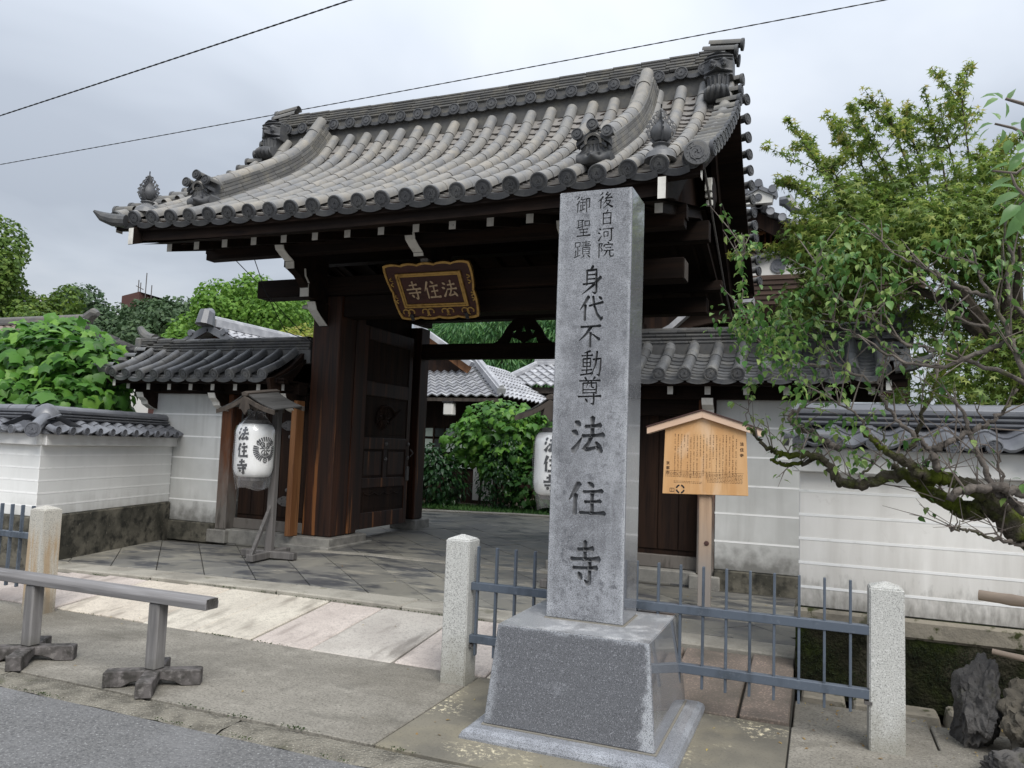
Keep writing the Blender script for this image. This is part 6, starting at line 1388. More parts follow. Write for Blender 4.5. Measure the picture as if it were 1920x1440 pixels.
# ------------------------------------------------------------------ shrubs
def shrub(name, label, spec, n, mat, leaf, tv, tf, stems, grp=None, parts=0, pmat=None, up=.6, droop=.5, jit=.5, shell=.5, psize=1.0):
    c = np.mean([s[0] for s in spec], axis=0); t = thing(name, label, 'shrub', (c[0], c[1], .2), grp)
    m = MB()
    for s in stems: m.tube(s, [.035]+[.022]*(len(s)-2)+[.01], 6)
    m.build('stem', MAT['trunk'], t, smooth=True)
    P, D = blobs(spec, n, shell); leaf_cloud('foliage', t, P, D, leaf, MAT[mat], tv, tf, up=up, droop=droop, jitter=jit)
    if parts:
        P, D = blobs(spec, parts*8, .9); cam_ = np.array([0, 0, 1.6])-P; cam_ /= np.linalg.norm(cam_, axis=1)[:, None]
        ins = np.zeros(len(P), bool)      # keep leaves on the outside of the whole bush that turn to the street
        for c0, r0 in spec: ins |= (((P-np.array(c0))/(np.array(r0)*.86))**2).sum(1) < 1
        sel = np.where(((D*cam_).sum(1) > -.15) & ~ins)[0][:parts]
        rot = rand_rots(D[sel]*.55+np.array([0, 0, up])+cam_[sel]*.35+rng.normal(size=(len(sel), 3))*.45, D[sel]*.6+np.array([0, 0, -droop]))
        lm = [inst_mesh('leaf', np.array(tv)*np.array(s), tf, np.eye(3)[None], np.zeros((1, 3)), [1.0], MAT[pmat or mat]) for s in ((1, 1, 1), (.86, 1.1, 1.6), (1.12, .95, .5), (.95, 1, 2.2))]
        for i, k in enumerate(sel):
            mx = Matrix(rot[i].tolist()).to_4x4(); mx.translation = P[k]; s_ = leaf*psize*rng.uniform(.5, 1.25)
            link('leaf', lm[i % 4], None, t, mx @ Matrix.Scale(s_, 4))
    return t
spec = [((-12.9, 8.9, 2.35), (1.2, .9, .85)), ((-11.9, 8.7, 2.55), (1.0, .9, .82)), ((-11.1, 8.6, 2.5), (1.0, .85, .8)), ((-10.4, 8.4, 2.3), (.75, .7, .72)), ((-11.6, 8.0, 1.9), (1.5, .7, .6)), ((-10.2, 7.9, 1.9), (.65, .5, .55)), ((-13.6, 8.6, 2.1), (1.0, .8, .8)), ((-11.35, 8.8, 2.95), (.5, .5, .5))]
shrub('broadleaf_shrub', 'lush bright green broad-leaved shrub rising behind the left street wall', spec, 4200, 'leaf_broad_s', .17, LB_V, LB_F, [[(x, 8.8, .2), (x+.1, 8.7, 1.2), (x+.2, 8.5, 2.2)] for x in (-13.4, -12.6, -11.9, -11.2, -10.5)], parts=300, pmat='leaf_broad', psize=1.25, shell=.45)
a_ = at(935, 800, 15.3)
spec = [((a_.x, 15.3, 2.0), (.95, .7, .6)), ((a_.x-.65, 15.2, 1.65), (.6, .5, .5)), ((a_.x+.6, 15.4, 1.9), (.6, .6, .6)), ((a_.x+.2, 15.1, 1.4), (.6, .5, .5))]
shrub('broadleaf_shrub', 'bright green broad-leaved shrub in the garden seen through the gateway', spec, 1600, 'leaf_broad_s', .13, LB_V, LB_F, [[(a_.x+q, 15.3, .2), (a_.x+q*.8, 15.3, 1.3), (a_.x+q*.5, 15.3, 2.0)] for q in (-.4, 0, .4)], parts=230, pmat='leaf_broad', psize=1.3)
a_ = at(940, 890, 15.0)
shrub('ivy_clad_shrub', 'dark leafy column below the bright shrub seen through the gateway', [((a_.x, 14.95, .95), (.55, .4, .75)), ((a_.x+.1, 14.95, 1.5), (.45, .35, .5))], 2600, 'leaf_dark', .085, LO_V, LO_F, [[(a_.x, 15, .2), (a_.x, 15, 1.6)]])
a_ = at(835, 900, 15.0)
shrub('evergreen_shrub', 'dark glossy evergreen shrub beside the rear gate post', [((a_.x-.15, 14.9, .8), (.75, .45, .62)), ((a_.x-.4, 14.9, 1.2), (.5, .4, .4))], 1700, 'leaf_dark', .14, LO_V, LO_F, [[(a_.x-.2, 15, .2), (a_.x-.2, 15, 1.2)]])
a_ = at(1000, 900, 15.0)
shrub('garden_shrub', 'loose green shrub with tendrils right of the dark leafy column', [((a_.x, 15.0, .75), (.6, .4, .55)), ((a_.x+.6, 15.1, .9), (.7, .5, .7)), ((a_.x+.3, 15.2, 1.5), (.6, .4, .5))], 1300, 'leaf_mid', .13, LB_V, LB_F, [[(a_.x, 15, .2), (a_.x+.2, 15, 1.0)], [(a_.x+.5, 15, .2), (a_.x+.4, 15, 1.3)]])
P = np.stack([rng.uniform(-9, -3.6, 3500), rng.uniform(14.45, 15.3, 3500), np.full(3500, .24)], 1)
leaf_cloud('grass', None, P, np.tile([[0, -1., .3]], (3500, 1)), .12, MAT['grass'], LF_V, LF_F, up=.2, jitter=.5, droop=-1.0)
g_ = bpy.data.objects['grass']; g_['label'] = 'low green ground cover along the bed seen through the gateway'; g_['category'] = 'grass'
# ------------------------------------------------------------------ maple behind the right wall
mp = thing('maple_tree', 'green maple with upright yellow tipped shoots behind the right street wall', 'tree', (1.9, 8.4, .2))
m = MB(); tr = [(1.9, 8.4, .1), (1.85, 8.4, 1.4), (1.7, 8.4, 2.6), (1.6, 8.4, 3.6)]; m.tube(tr, [.13, .11, .09, .05], 10)
shoots = []
for px, py, Y, w in ((1591, 196, 8.5, .55), (1650, 167, 8.3, .6), (1732, 163, 8.4, .6), (1796, 136, 8.3, .7), (1495, 249, 8.6, .5), (1478, 329, 8.5, .5), (1572, 240, 8.7, .5), (1540, 300, 8.4, .4), (1690, 200, 8.6, .5), (1760, 195, 8.7, .4), (1840, 270, 8.3, .4), (1880, 280, 8.5, .4), (1620, 235, 8.1, .4), (1500, 262, 8.2, .4), (1470, 460, 8.3, .4), (1450, 470, 8.6, .4), (1905, 300, 8.6, .5), (1520, 420, 8.0, .4)):
    e_ = at(px, py, Y); b_ = Vector((max(.1, min(2.4, .55*e_.x+.75)), 8.45, 3.5)); mid = b_.lerp(e_, .5)+Vector((0, 0, .12))
    m.tube([b_, mid, e_], [.016, .009, .003], 5); shoots.append((b_, mid, e_))
    for _ in range(3):      # side shoots
        t_ = random.uniform(.25, .75); s_ = mid.lerp(e_, t_); q_ = s_+(e_-mid)*random.uniform(.25, .5)+Vector((random.gauss(0, .22), random.gauss(0, .2), random.uniform(-.05, .1)))
        m.tube([s_, s_.lerp(q_, .5), q_], [.006, .004, .002], 4); shoots.append((s_, s_.lerp(q_, .5), q_))
for ang in np.linspace(0, 6.28, 9)[:-1]:
    e_ = Vector((1.6+1.2*math.cos(ang), 8.4+.7*math.sin(ang), 3.5)); m.tube([(1.72, 8.4, 2.5), Vector((1.7, 8.4, 2.9)).lerp(e_, .5), e_], [.06, .04, .012], 6)
m.build('trunk', MAT['trunk'], mp, smooth=True)
c0 = at(1700, 450, 8.4)
spec = clumpy((c0.x+.05, 8.45, 3.75), (1.15, .9, .85), 26, 31, .42)+clumpy((c0.x+.85, 8.3, 2.9), (.8, .7, .9), 16, 32, .45)+clumpy((c0.x-.75, 8.4, 3.55), (.6, .6, .55), 10, 33, .5)+clumpy((c0.x+.15, 8.4, 4.3), (.7, .5, .3), 9, 34, .4)+clumpy((c0.x+1.0, 8.4, 3.9), (.6, .6, .5), 8, 35, .45)
P, D = blobs(spec, 24000, .4); leaf_cloud('crown', mp, P, D, .056, MAT['leaf_maple'], LM_V, LM_F, up=.7, droop=.6, jitter=.5)
PP, DD = [], []
for b_, md_, e_ in shoots:
    for k in range(int(20+46*(e_-b_).length)):
        t = rng.random()**.8; p = np.array(b_.lerp(md_, t*2) if t < .5 else md_.lerp(e_, t*2-1)); d = rng.normal(size=3); d /= np.linalg.norm(d); PP.append(p+d*rng.random()*(.15*(1-t)+.03)); DD.append(d)
PP, DD = np.array(PP), np.array(DD); leaf_cloud('shoot_leaves', mp, PP, DD, .056, MAT['leaf_maple'], LM_V, LM_F, up=.5, droop=.4)
PP, DD = [], []
for b_, md_, e_ in shoots:
    for k in range(16):
        t = 1-rng.random()**1.3*.42; p = np.array(md_.lerp(e_, t*2-1) if t > .5 else b_.lerp(md_, t*2)); d = rng.normal(size=3); d /= np.linalg.norm(d); PP.append(p+d*.05); DD.append(d)
leaf_cloud('young_leaves', mp, np.array(PP), np.array(DD), .054, MAT['leaf_maple_tip'], LM_V, LM_F, up=.5, droop=.2)
far_tree('hedge_tree', 'deep green tree filling the gap below the maple at the right', (2.6, 9.6, 1.9), (1.7, 1.0, 1.5), 4500, 'leaf_maple', .1, 41, tv=LM_V, tf=LM_F, subs=20, sub=.45, grp=None)
# ------------------------------------------------------------------ old plum in front of the right wall
pl = thing('plum_tree', 'gnarled mossy plum tree spreading its branches in front of the right street wall', 'tree', (1.75, 5.0, 0))
def q7(x, y): return 1440+x/3, 700+y/3
BR = []
def branch(pts, r0, r1, mat='bark_moss', wob=.012, sub=5):
    P = []
    for i in range(len(pts)-1):
        a, b = Vector(pts[i]), Vector(pts[i+1])
        for k in range(sub): t = k/sub; P.append(a.lerp(b, t))
    P.append(Vector(pts[-1])); n = len(P)
    # smooth, then gnarl
    for _ in range(2): P = [P[0]]+[(P[i-1]+P[i]*2+P[i+1])/4 for i in range(1, n-1)]+[P[-1]]
    rd = [(r0+(r1-r0)*i/(n-1))*(1+.07*math.sin(i*1.7+r0*99)+random.uniform(-.09, .09))*(.74 if mat == 'bark' else .9) for i in range(n)]
    P = [p+Vector((random.uniform(-wob, wob), random.uniform(-wob, wob), random.uniform(-wob, wob))) for p in P]
    MB().tube(P, rd, 11).build('branch', MAT[mat], pl, smooth=True, angle=0); BR.append((P, r0, r1)); return P
def b7(l, Ys): return [at(*q7(*p), y) for p, y in zip(l, Ys)]
branch([(1.95, 5.05, -.05), (1.8, 5.02, .45), (1.55, 5.0, .85), (1.25, 5.0, 1.08)]+b7([(1400, 870)], [5.0]), .16, .085)
branch(b7([(1440, 930), (1400, 870), (1310, 780), (1230, 740), (1150, 770), (1080, 760), (1010, 720), (950, 690), (880, 665), (830, 620), (780, 580), (700, 520)], np.linspace(5.0, 5.15, 12)), .085, .022)
branch(b7([(1310, 780), (1240, 690), (1120, 625), (1000, 590), (900, 580), (830, 540), (760, 490), (690, 460), (620, 400), (540, 330)], np.linspace(5.0, 4.9, 10)), .058, .013)
branch(b7([(1000, 590), (900, 600), (800, 560), (700, 580), (600, 600), (500, 625), (430, 620), (390, 590), (350, 520), (290, 465), (200, 455), (100, 465), (40, 440), (0, 420), (-60, 360), (-110, 300)], np.linspace(5.0, 5.2, 16)), .045, .010)
branch(b7([(290, 465), (230, 500), (140, 520), (60, 500), (10, 480)], [5.18]*5), .018, .012)
branch(b7([(1440, 680), (1390, 660), (1300, 645), (1180, 650), (1080, 665), (1010, 700)], [4.85]*6), .035, .03, 'bark')
branch(b7([(1440, 780), (1400, 740), (1330, 700), (1290, 690), (1240, 600), (1200, 480), (1160, 380), (1100, 260), (1060, 150)], [4.9]*9), .035, .01, 'bark')
branch(b7([(1290, 690), (1330, 660), (1310, 560), (1290, 470), (1300, 440)], [4.88]*5), .016, .006, 'bark')
branch(b7([(960, 540), (930, 440), (980, 400), (1060, 370), (1160, 320), (1240, 280), (1300, 230), (1360, 190), (1400, 100)], [4.9]*9), .03, .008, 'bark')
branch(b7([(930, 440), (860, 380), (780, 310), (700, 240), (650, 150), (620, 60), (640, -60)], [4.9]*7), .022, .006, 'bark')
branch(b7([(620, 400), (560, 330), (520, 250), (430, 190), (330, 120), (300, 30)], [4.9]*6), .013, .004, 'bark')
branch(b7([(400, 420), (330, 390), (260, 340), (180, 310), (120, 260), (130, 230), (200, 180), (250, 90), (210, 20)], [5.15]*9), .030, .008, 'bark')
branch(b7([(120, 260), (150, 290), (230, 330)], [5.15]*3), .016, .01, 'bark')
branch(b7([(1440, 960), (1340, 940), (1230, 925), (1150, 890), (1070, 870), (1030, 885)], [4.95]*6), .016, .008, 'bark')
branch(b7([(1070, 870), (1030, 870), (1005, 850)], [4.95]*3), .007, .003, 'bark'); branch(b7([(1050, 872), (1110, 820), (1220, 805)], [4.95]*3), .005, .002, 'bark')
branch(b7([(500, 610), (560, 540), (610, 460), (640, 380), (660, 300)], [5.0]*5), .012, .004, 'bark'); branch(b7([(820, 600), (880, 520), (920, 470)], [5.0]*3), .014, .008, 'bark')
branch(b7([(790, 430), (830, 370), (880, 200), (940, 80), (1010, -60)], [5.2]*5), .02, .006, 'bark_moss')
# upper framework, crossing the maple
def u(l, Y): return [at(x, y, Y) for x, y in l]
branch(u([(1960, 830), (1930, 720), (1900, 640), (1860, 560), (1840, 520), (1825, 470)], 4.7), .024, .007, 'bark')
branch(u([(1900, 640), (1830, 665), (1770, 690), (1700, 680), (1640, 650), (1590, 620), (1560, 600)], 4.75), .02, .004, 'bark')
branch(u([(1930, 720), (1850, 690), (1760, 660), (1690, 640), (1640, 600), (1600, 570), (1540, 590)], 4.8), .018, .004, 'bark')
branch(u([(1860, 560), (1810, 545), (1770, 520), (1730, 500), (1680, 480), (1640, 440)], 4.7), .018, .004, 'bark')
branch(u([(1900, 640), (1850, 610), (1800, 600), (1760, 570), (1740, 540)], 4.9), .016, .004, 'bark')
branch(u([(1925, 600), (1880, 540), (1900, 480), (1880, 430), (1890, 400)], 4.7), .018, .004, 'bark')
branch(u([(1560, 690), (1500, 680), (1450, 660), (1420, 640), (1400, 610), (1390, 560), (1392, 500), (1391, 468)], 5.0), .014, .003, 'bark')
branch(u([(1640, 720), (1580, 690), (1540, 650), (1500, 620), (1470, 590)], 5.0), .012, .003, 'bark')
branch(u([(1700, 690), (1650, 640), (1630, 600), (1570, 560), (1540, 520), (1530, 490)], 4.9), .012, .003, 'bark')
branch([at(1400, 800, 5.2), at(1402, 770, 5.2), at(1408, 750, 5.2), at(1410, 735, 5.2)], .005, .0015, 'bark')
# twigs, then leaves on the twigs
tw = MB(); tips = []
for P, r0, r1 in BR[1:]:
    n = max(3, int(sum((P[i+1]-P[i]).length for i in range(len(P)-1))*11))
    for _ in range(n):
        i = random.randrange(len(P)//6, len(P)); p = P[i]; d = (P[min(i+1, len(P)-1)]-P[max(i-1, 0)]).normalized()
        v = (Vector((random.gauss(0, 1), random.gauss(0, .7), random.gauss(.5, .8))).normalized()*.9+d*.5).normalized(); L = random.uniform(.08, .34)
        q = [p, p+v*L*.5+Vector((0, 0, .02)), p+v*L+Vector((random.uniform(-.05, .05), 0, random.uniform(.0, .08)))]
        rr_ = min(.005, r0*.4+.001); tw.tube(q, [rr_, rr_*.7, .0012], 5); tips.append((q, v))
        if random.random() < .6:
            v2 = (v+Vector((random.gauss(0, .8), random.gauss(0, .6), random.gauss(.2, .6)))).normalized(); q2 = [q[1], q[1]+v2*L*.4, q[1]+v2*L*.75]; tw.tube(q2, [rr_*.7, .002, .001], 4); tips.append((q2, v2))
stuff(tw.build('twigs', MAT['twig'], pl, recalc=False))
def dens(p):       # leafier in the hanging left-hand spray and the upper middle, almost bare near the trunk
    q = p-Vector((0, 0, 1.6)); zc = q.dot(cf); sx, sy = 960+1440.5*q.dot(cr)/zc, 720-1440.5*q.dot(cu)/zc
    if sx < 1580 and sy < 740: return 1.0
    if sy < 640: return .8
    if sx > 1560 and sy > 930: return .03
    if sx > 1700: return .10
    return .42
PP, DD = [], []
for q, v in tips:
    k = dens(q[2])
    for _ in range(13):
        if random.random() < k*.45:
            t = random.uniform(.3, 1.05); p = q[0].lerp(q[2], t); d = Vector((random.gauss(0, 1), random.gauss(0, 1), random.gauss(0, .6))).normalized(); PP.append(p+d*.015); DD.append(d)
# the leafy spray at the left end and its upright shoot
for cx_, cy_, rx_, ry_, n_ in ((1400, 600, 60, 45, 190), (1455, 640, 75, 50, 260), (1500, 570, 50, 50, 60), (1390, 540, 8, 90, 50), (1480, 680, 60, 40, 80), (1590, 470, 60, 60, 70), (1660, 520, 90, 60, 80), (1545, 510, 30, 50, 40), (1850, 470, 60, 60, 45), (1760, 480, 70, 50, 45), (1620, 600, 60, 50, 40), (1580, 800, 40, 60, 45), (1610, 860, 30, 25, 30), (1510, 740, 70, 30, 45)):
    for _ in range(n_):
        Y_ = random.uniform(4.65, 5.1); c_ = at(cx_+random.gauss(0, .5)*rx_, cy_+random.gauss(0, .5)*ry_, Y_); PP.append(c_); DD.append(Vector((random.gauss(0, 1), random.gauss(0, 1), random.gauss(0, .6))).normalized())
PP, DD = np.array(PP), np.array(DD); order = rng.permutation(len(PP)); sel, rst = order[:300], order[300:]
rot = rand_rots(DD*.5+np.array([0, 0, .8])+rng.normal(size=DD.shape)*.3, DD*.7+np.array([0, 0, -.5]))
lm = [inst_mesh('leaf', np.array(LO_V)*np.array(s), LO_F, np.eye(3)[None], np.zeros((1, 3)), [1.], MAT['leaf_plum']) for s in ((1.25, 1, 1), (1.05, 1, 2.), (1.4, .95, 1.4))]
for i, k in enumerate(sel):
    mx = Matrix(rot[k].tolist()).to_4x4(); mx.translation = PP[k]; link('leaf', lm[i % 3], None, pl, mx @ Matrix.Scale(.055*rng.uniform(.6, 1.3), 4))
stuff(link('foliage', inst_mesh('foliage', np.array(LO_V)*np.array((1.25, 1, 1.4)), LO_F, rot[rst], PP[rst], .05*rng.uniform(.55, 1.25, len(rst)), MAT['leaf_plum_s']), None, pl))
# ------------------------------------------------------------------ near branch at the upper right
nbr = thing('overhanging_tree', 'young tree outside the right edge whose pale green leaves hang into the upper right corner', 'tree', (2.6, 4.2, 0))
lo3 = [inst_mesh('leaf', np.array(LO_V)*np.array(s), LO_F, np.eye(3)[None], np.zeros((1, 3)), [1.], MAT['leaf_near']) for s in ((1.25, 1, 1), (1.5, 1, 1.5), (1.0, 1, 1.6))]
def NV(l, Y=2.5): return [at(x, y, Y) for x, y in l]
for l in ([(2600, -60), (2420, 60), (2200, 230), (1990, 330)], [(2600, -60), (2300, 90), (2080, 190), (1960, 215)], [(1990, 330), (1940, 300), (1905, 325), (1860, 320)], [(1960, 215), (1920, 195), (1885, 185)], [(1990, 300), (1940, 260), (1900, 240), (1865, 232)], [(1980, 420), (1935, 380), (1905, 350), (1895, 325)]):
    MB().tube(NV(l), [.012, .010, .008, .006][:len(l)] if l[0][0] > 2500 else [.006, .005, .004, .003][:len(l)], 6).build('twig', MAT['twig'], nbr, smooth=True)
j_ = at(2600, -60, 2.5)
MB().tube([(2.6, 4.25, -.05), (2.55, 4.15, 1.4), (2.4, 3.8, 2.6), Vector((2.2, 3.4, 3.1)).lerp(j_, .3), Vector((2.0, 3.0, 3.2)).lerp(j_, .8), j_], [.05, .045, .036, .026, .018, .011], 9).build('trunk', MAT['bark'], nbr, smooth=True)
for e_ in ((2.9, 4.6, 3.3), (3.2, 4.0, 3.0), (2.5, 3.6, 3.8), (3.0, 3.5, 3.5)): MB().tube([(2.45, 3.9, 2.4), Vector((2.45, 3.9, 2.5)).lerp(Vector(e_), .5)+Vector((0, 0, .1)), e_], [.022, .015, .005], 6).build('branch', MAT['bark'], nbr, smooth=True)
P, D = blobs([((2.95, 4.2, 3.3), (.7, .6, .5)), ((2.75, 3.6, 3.6), (.55, .45, .4)), (tuple(j_+Vector((.25, .1, .0))), (.3, .25, .25))], 420, .3)
leaf_cloud('foliage', nbr, P, D, .085, MAT['leaf_mid'], LO_V, LO_F, up=.6, droop=.5)
for px, py, dx, dy, s in ((1880, 186, -.3, -.5, .05), (1872, 185, -.9, .3, .05), (1893, 188, .2, -.9, .045), (1886, 192, .1, .9, .05), (1868, 180, -.8, -.2, .045), (1862, 232, -1, .1, .05), (1855, 240, -.7, .6, .05), (1880, 242, .1, .9, .05), (1897, 236, .7, -.4, .05), (1905, 245, .9, .5, .05), (1893, 262, -.3, .9, .045), (1875, 225, -.3, -.8, .04), (1908, 285, .5, -.7, .06),
        (1895, 318, .4, -.9, .075), (1893, 308, -1, .1, .075), (1900, 335, -1, .25, .085), (1912, 362, -1, .3, .09), (1916, 330, .6, -.7, .08), (1913, 385, -.9, .55, .09), (1925, 375, -.2, 1, .09), (1925, 352, .9, .2, .08), (1905, 352, -.8, -.3, .07), (1920, 400, -.6, .8, .09), (1918, 220, .3, .9, .05), (1915, 300, -.6, .4, .06)):
    p = at(px, py, 2.5+random.uniform(-.08, .08)); y_ = (cr*dx-cu*dy+cf*random.uniform(-.3, .3)).normalized(); n_ = (-cf*.5+Vector((0, 0, .8))+Vector((random.gauss(0, .25), random.gauss(0, .25), 0))).normalized()
    x_ = y_.cross(n_).normalized(); n_ = x_.cross(y_); mx = Matrix((x_, y_, n_)).transposed().to_4x4(); mx.translation = p
    link('leaf', random.choice(lo3), None, nbr, mx @ Matrix.Scale(s*.88, 4))
# ------------------------------------------------------------------ buildings behind
def tiled_plane(parent, a, b, c, d, rows, cols, mat, name='tile_field', h=.03):
    """wavy tiles on the quad a-b (eave) d-c (top), each course lapped over the one below"""
    a, b, c, d = map(Vector, (a, b, c, d)); m = MB(); n = (b-a).cross(d-a).normalized()
    if n.z < 0: n = -n
    for r in range(rows):
        v0, v1 = r/rows, (r+1.08)/rows; G = [[], [], []]
        for k in range(cols*4+1):
            t = k/(cols*4); w = h*math.cos(2*math.pi*k/4)
            lo = a.lerp(b, t).lerp(d.lerp(c, t), v0); hi = a.lerp(b, t).lerp(d.lerp(c, t), min(1, v1))
            G[0].append(lo+n*(w+h*.2)); G[1].append(lo+n*(w+h*1.2)); G[2].append(hi+n*(w-h*.1))
        m.grid(G)
    return stuff(m.build(name, mat, parent, recalc=False))
def ridge_bar(parent, a, b, w, h, mat=None, name='roof_ridge'):
    m = MB().beam(a, b, w, h); m.tube([Vector(a)+Vector((0, 0, h*.5)), Vector(b)+Vector((0, 0, h*.5))], w*.36, 8); return m.build(name, mat or MAT['tile_far'], parent)
# house at the far left
hs = thing('tiled_house', 'brown tiled house roof at the far left behind the broad-leaved shrub', 'house', (-21, 14.5, .2))
B(-27, -18.6, 13.4, 17.2, .2, 3.9).build('wall', MAT['far_white'], hs)
tiled_plane(hs, (-27, 12.8, 3.72), (-18.2, 12.8, 3.72), (-18.9, 15.1, 4.55), (-27, 15.1, 4.55), 9, 28, M('brown_tile', (.20, .155, .13), [V(scale=3, c=(.26, .22, .19), lo=.45, hi=.65)], rough=.7))
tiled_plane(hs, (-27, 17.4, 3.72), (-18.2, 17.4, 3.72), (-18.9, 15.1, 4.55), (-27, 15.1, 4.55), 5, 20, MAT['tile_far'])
for k in range(3): ridge_bar(hs, (-27, 15.1, 4.60+.06*k), (-18.75, 15.1, 4.60+.06*k), .3-.05*k, .05, MAT['ridge'])
MB().tube([(-18.8, 15.1, 4.7), (-18.55, 15.1, 4.85), (-18.35, 15.05, 4.80)], [.16, .14, .06], 8).build('ridge_end_tile', MAT['ridge'], hs, smooth=True)
ridge_bar(hs, (-18.25, 12.85, 3.85), (-18.8, 15.0, 4.6), .14, .08, MAT['tile_far'], 'hip_ridge')
# gabled house behind the left wing
h2 = thing('gabled_house', 'grey tiled gable house just behind the left wing roof', 'house', (-12.2, 15, .2))
B(-14.1, -10.2, 13.2, 20, .2, 3.1).build('wall', MAT['far_white'], h2)
rx, rz_ = -12.15, 3.93
for s in (-1, 1): tiled_plane(h2, (rx+s*2.6, 12.7, rz_-1.15), (rx+s*2.6, 21, rz_-1.15), (rx, 21, rz_), (rx, 12.7, rz_), 10, 34, MAT['tile_far'])
ridge_bar(h2, (rx, 12.75, rz_+.08), (rx, 21, rz_+.08), .24, .16)
MB().tube([(rx, 12.55, rz_+.0), (rx, 12.6, rz_+.26), (rx, 12.72, rz_+.3)], [.2, .17, .1], 10).build('ridge_end_tile', MAT['tile_wall'], h2, smooth=True)
MB().prism([(rx-2.5, rz_-1.22), (rx, rz_-.1), (rx+2.5, rz_-1.22)], 'Y', 13.0, 13.1).build('gable_wall', MAT['brown_build'], h2)
for s in (-1, 1): MB().beam((rx, 12.66, rz_-.04), (rx+s*2.6, 12.66, rz_-1.2), .06, .14).build('bargeboard', MAT['tile_wall'], h2)
for k in range(1, 6):
    for s in (-1, 1): MB().lathe([(.07, 0), (.07, .1)], (rx+s*.45*k, 12.6, rz_-.2*k+.06), 8, 'Y').build('verge_tile', MAT['tile_wall'], h2)
# brown slab building on the skyline
bb = thing('brown_building', 'flat brown rooftop block on the skyline between the dark trees', 'building', (-88, 80, 0))
a1, a2, a3 = at(228, 562, 80), at(283, 552, 80), at(325, 556, 95)
m = MB(); z1 = a2.z; m.prism([(a1.x, 80), (a2.x, 78), (a3.x+4, 95), (a1.x+2, 100)], 'Z', 0, z1); m.build('wall', MAT['brown_build'], bb)
a4 = at(278, 515, 79)
for px, top in ((272, 512), (283, 535), (258, 525), (262, 530)):
    p = at(px, 560, 79); q = at(px, top, 79); MB().tube([(p.x, 79, p.z), (p.x, 79, q.z)], .07, 5).build('antenna', MAT['nail'], bb)
p = at(262, 540, 79); MB().tube([(p.x-.7, 79, p.z+.35), (p.x+.7, 79, p.z-.25)], .06, 4).build('antenna_arm', MAT['nail'], bb)
b2 = thing('brown_building', 'lower brown building with pale roof edge at the left skyline', 'building', (-107, 80, 0))
p, q = at(50, 552, 80), at(150, 570, 90); m = MB().prism([(p.x, 80), (q.x, 88), (q.x, 110), (p.x-10, 110)], 'Z', 0, p.z-.6); m.build('wall', MAT['brown_build'], b2); MB().prism([(p.x-.4, 79.6), (q.x+.4, 87.6), (q.x+.4, 110), (p.x-10, 110)], 'Z', p.z-.6, p.z).build('roof_edge', MAT['far_white'], b2)
# hall seen through the gate, left
hl = thing('tiled_hall', 'low tiled hall with dark lattice windows seen through the left of the gateway', 'hall', (-9, 17, .2))
B(-13, -7.15, 16.6, 20, .2, 2.9).build('wall', MAT['wood'], hl)
e0, e1 = (-13.2, 15.9, 2.72), (-6.65, 15.9, 2.72)
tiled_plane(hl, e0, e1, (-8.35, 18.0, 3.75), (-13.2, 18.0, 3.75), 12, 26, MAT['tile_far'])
tiled_plane(hl, (-6.65, 15.9, 2.72), (-6.65, 20, 2.72), (-8.35, 20, 3.75), (-8.35, 18.0, 3.75), 9, 14, MAT['tile_far'])
ridge_bar(hl, (-6.68, 15.93, 2.84), (-8.3, 17.95, 3.84), .2, .14, None, 'hip_ridge')
MB().beam((-13.2, 15.98, 2.64), (-6.7, 15.98, 2.64), .1, .08).build('eave_board', MAT['wood_lantern'], hl)
MB().beam((-9.6, 17.1, 4.45), (-8.05, 17.1, 3.45), .08, .2).build('bargeboard', MAT['wood_orange'], hl); MB().beam((-9.55, 17.02, 4.6), (-7.95, 17.02, 3.58), .2, .12).build('gable_verge', MAT['tile_far'], hl)
MB().prism([(-9.6, 4.35), (-8.2, 3.4), (-11, 3.4)], 'Y', 17.3, 17.4).build('gable_wall', MAT['wood'], hl)
for i in range(9):
    for z0, z1 in ((1.05, 1.36), (1.42, 1.72), (1.78, 1.98)): B(-9.55+i*.3, -9.29+i*.3, 16.56, 16.58, z0, z1).build('window_pane', MAT['glassgreen' if z0 < 1.4 or i % 3 else 'glassdark'], hl)
for i in range(10): B(-9.585+i*.3, -9.555+i*.3, 16.53, 16.60, 1.0, 2.02).build('window_bar', MAT['wood'], hl)
B(-7.42, -6.95, 16.2, 16.25, .35, 1.35).build('white_panel', MAT['far_white'], hl)
lp = at(843, 765, 16.0); lpt = thing('hanging_lamp', 'small hanging box lamp under the hall eave seen through the gateway', 'lamp', (lp.x, 16.0, 2.2))
B(lp.x-.12, lp.x+.12, 15.9, 16.1, lp.z-.17, lp.z+.12).build('lamp_shade', MAT['far_white'], lpt, bevel=.02); B(lp.x-.14, lp.x+.14, 15.88, 16.12, lp.z+.121, lp.z+.16).build('lamp_cap', MAT['iron'], lpt); MB().tube([(lp.x, 16, lp.z+.16), (lp.x, 16, 2.64)], .012, 5).build('lamp_rod', MAT['iron'], lpt)
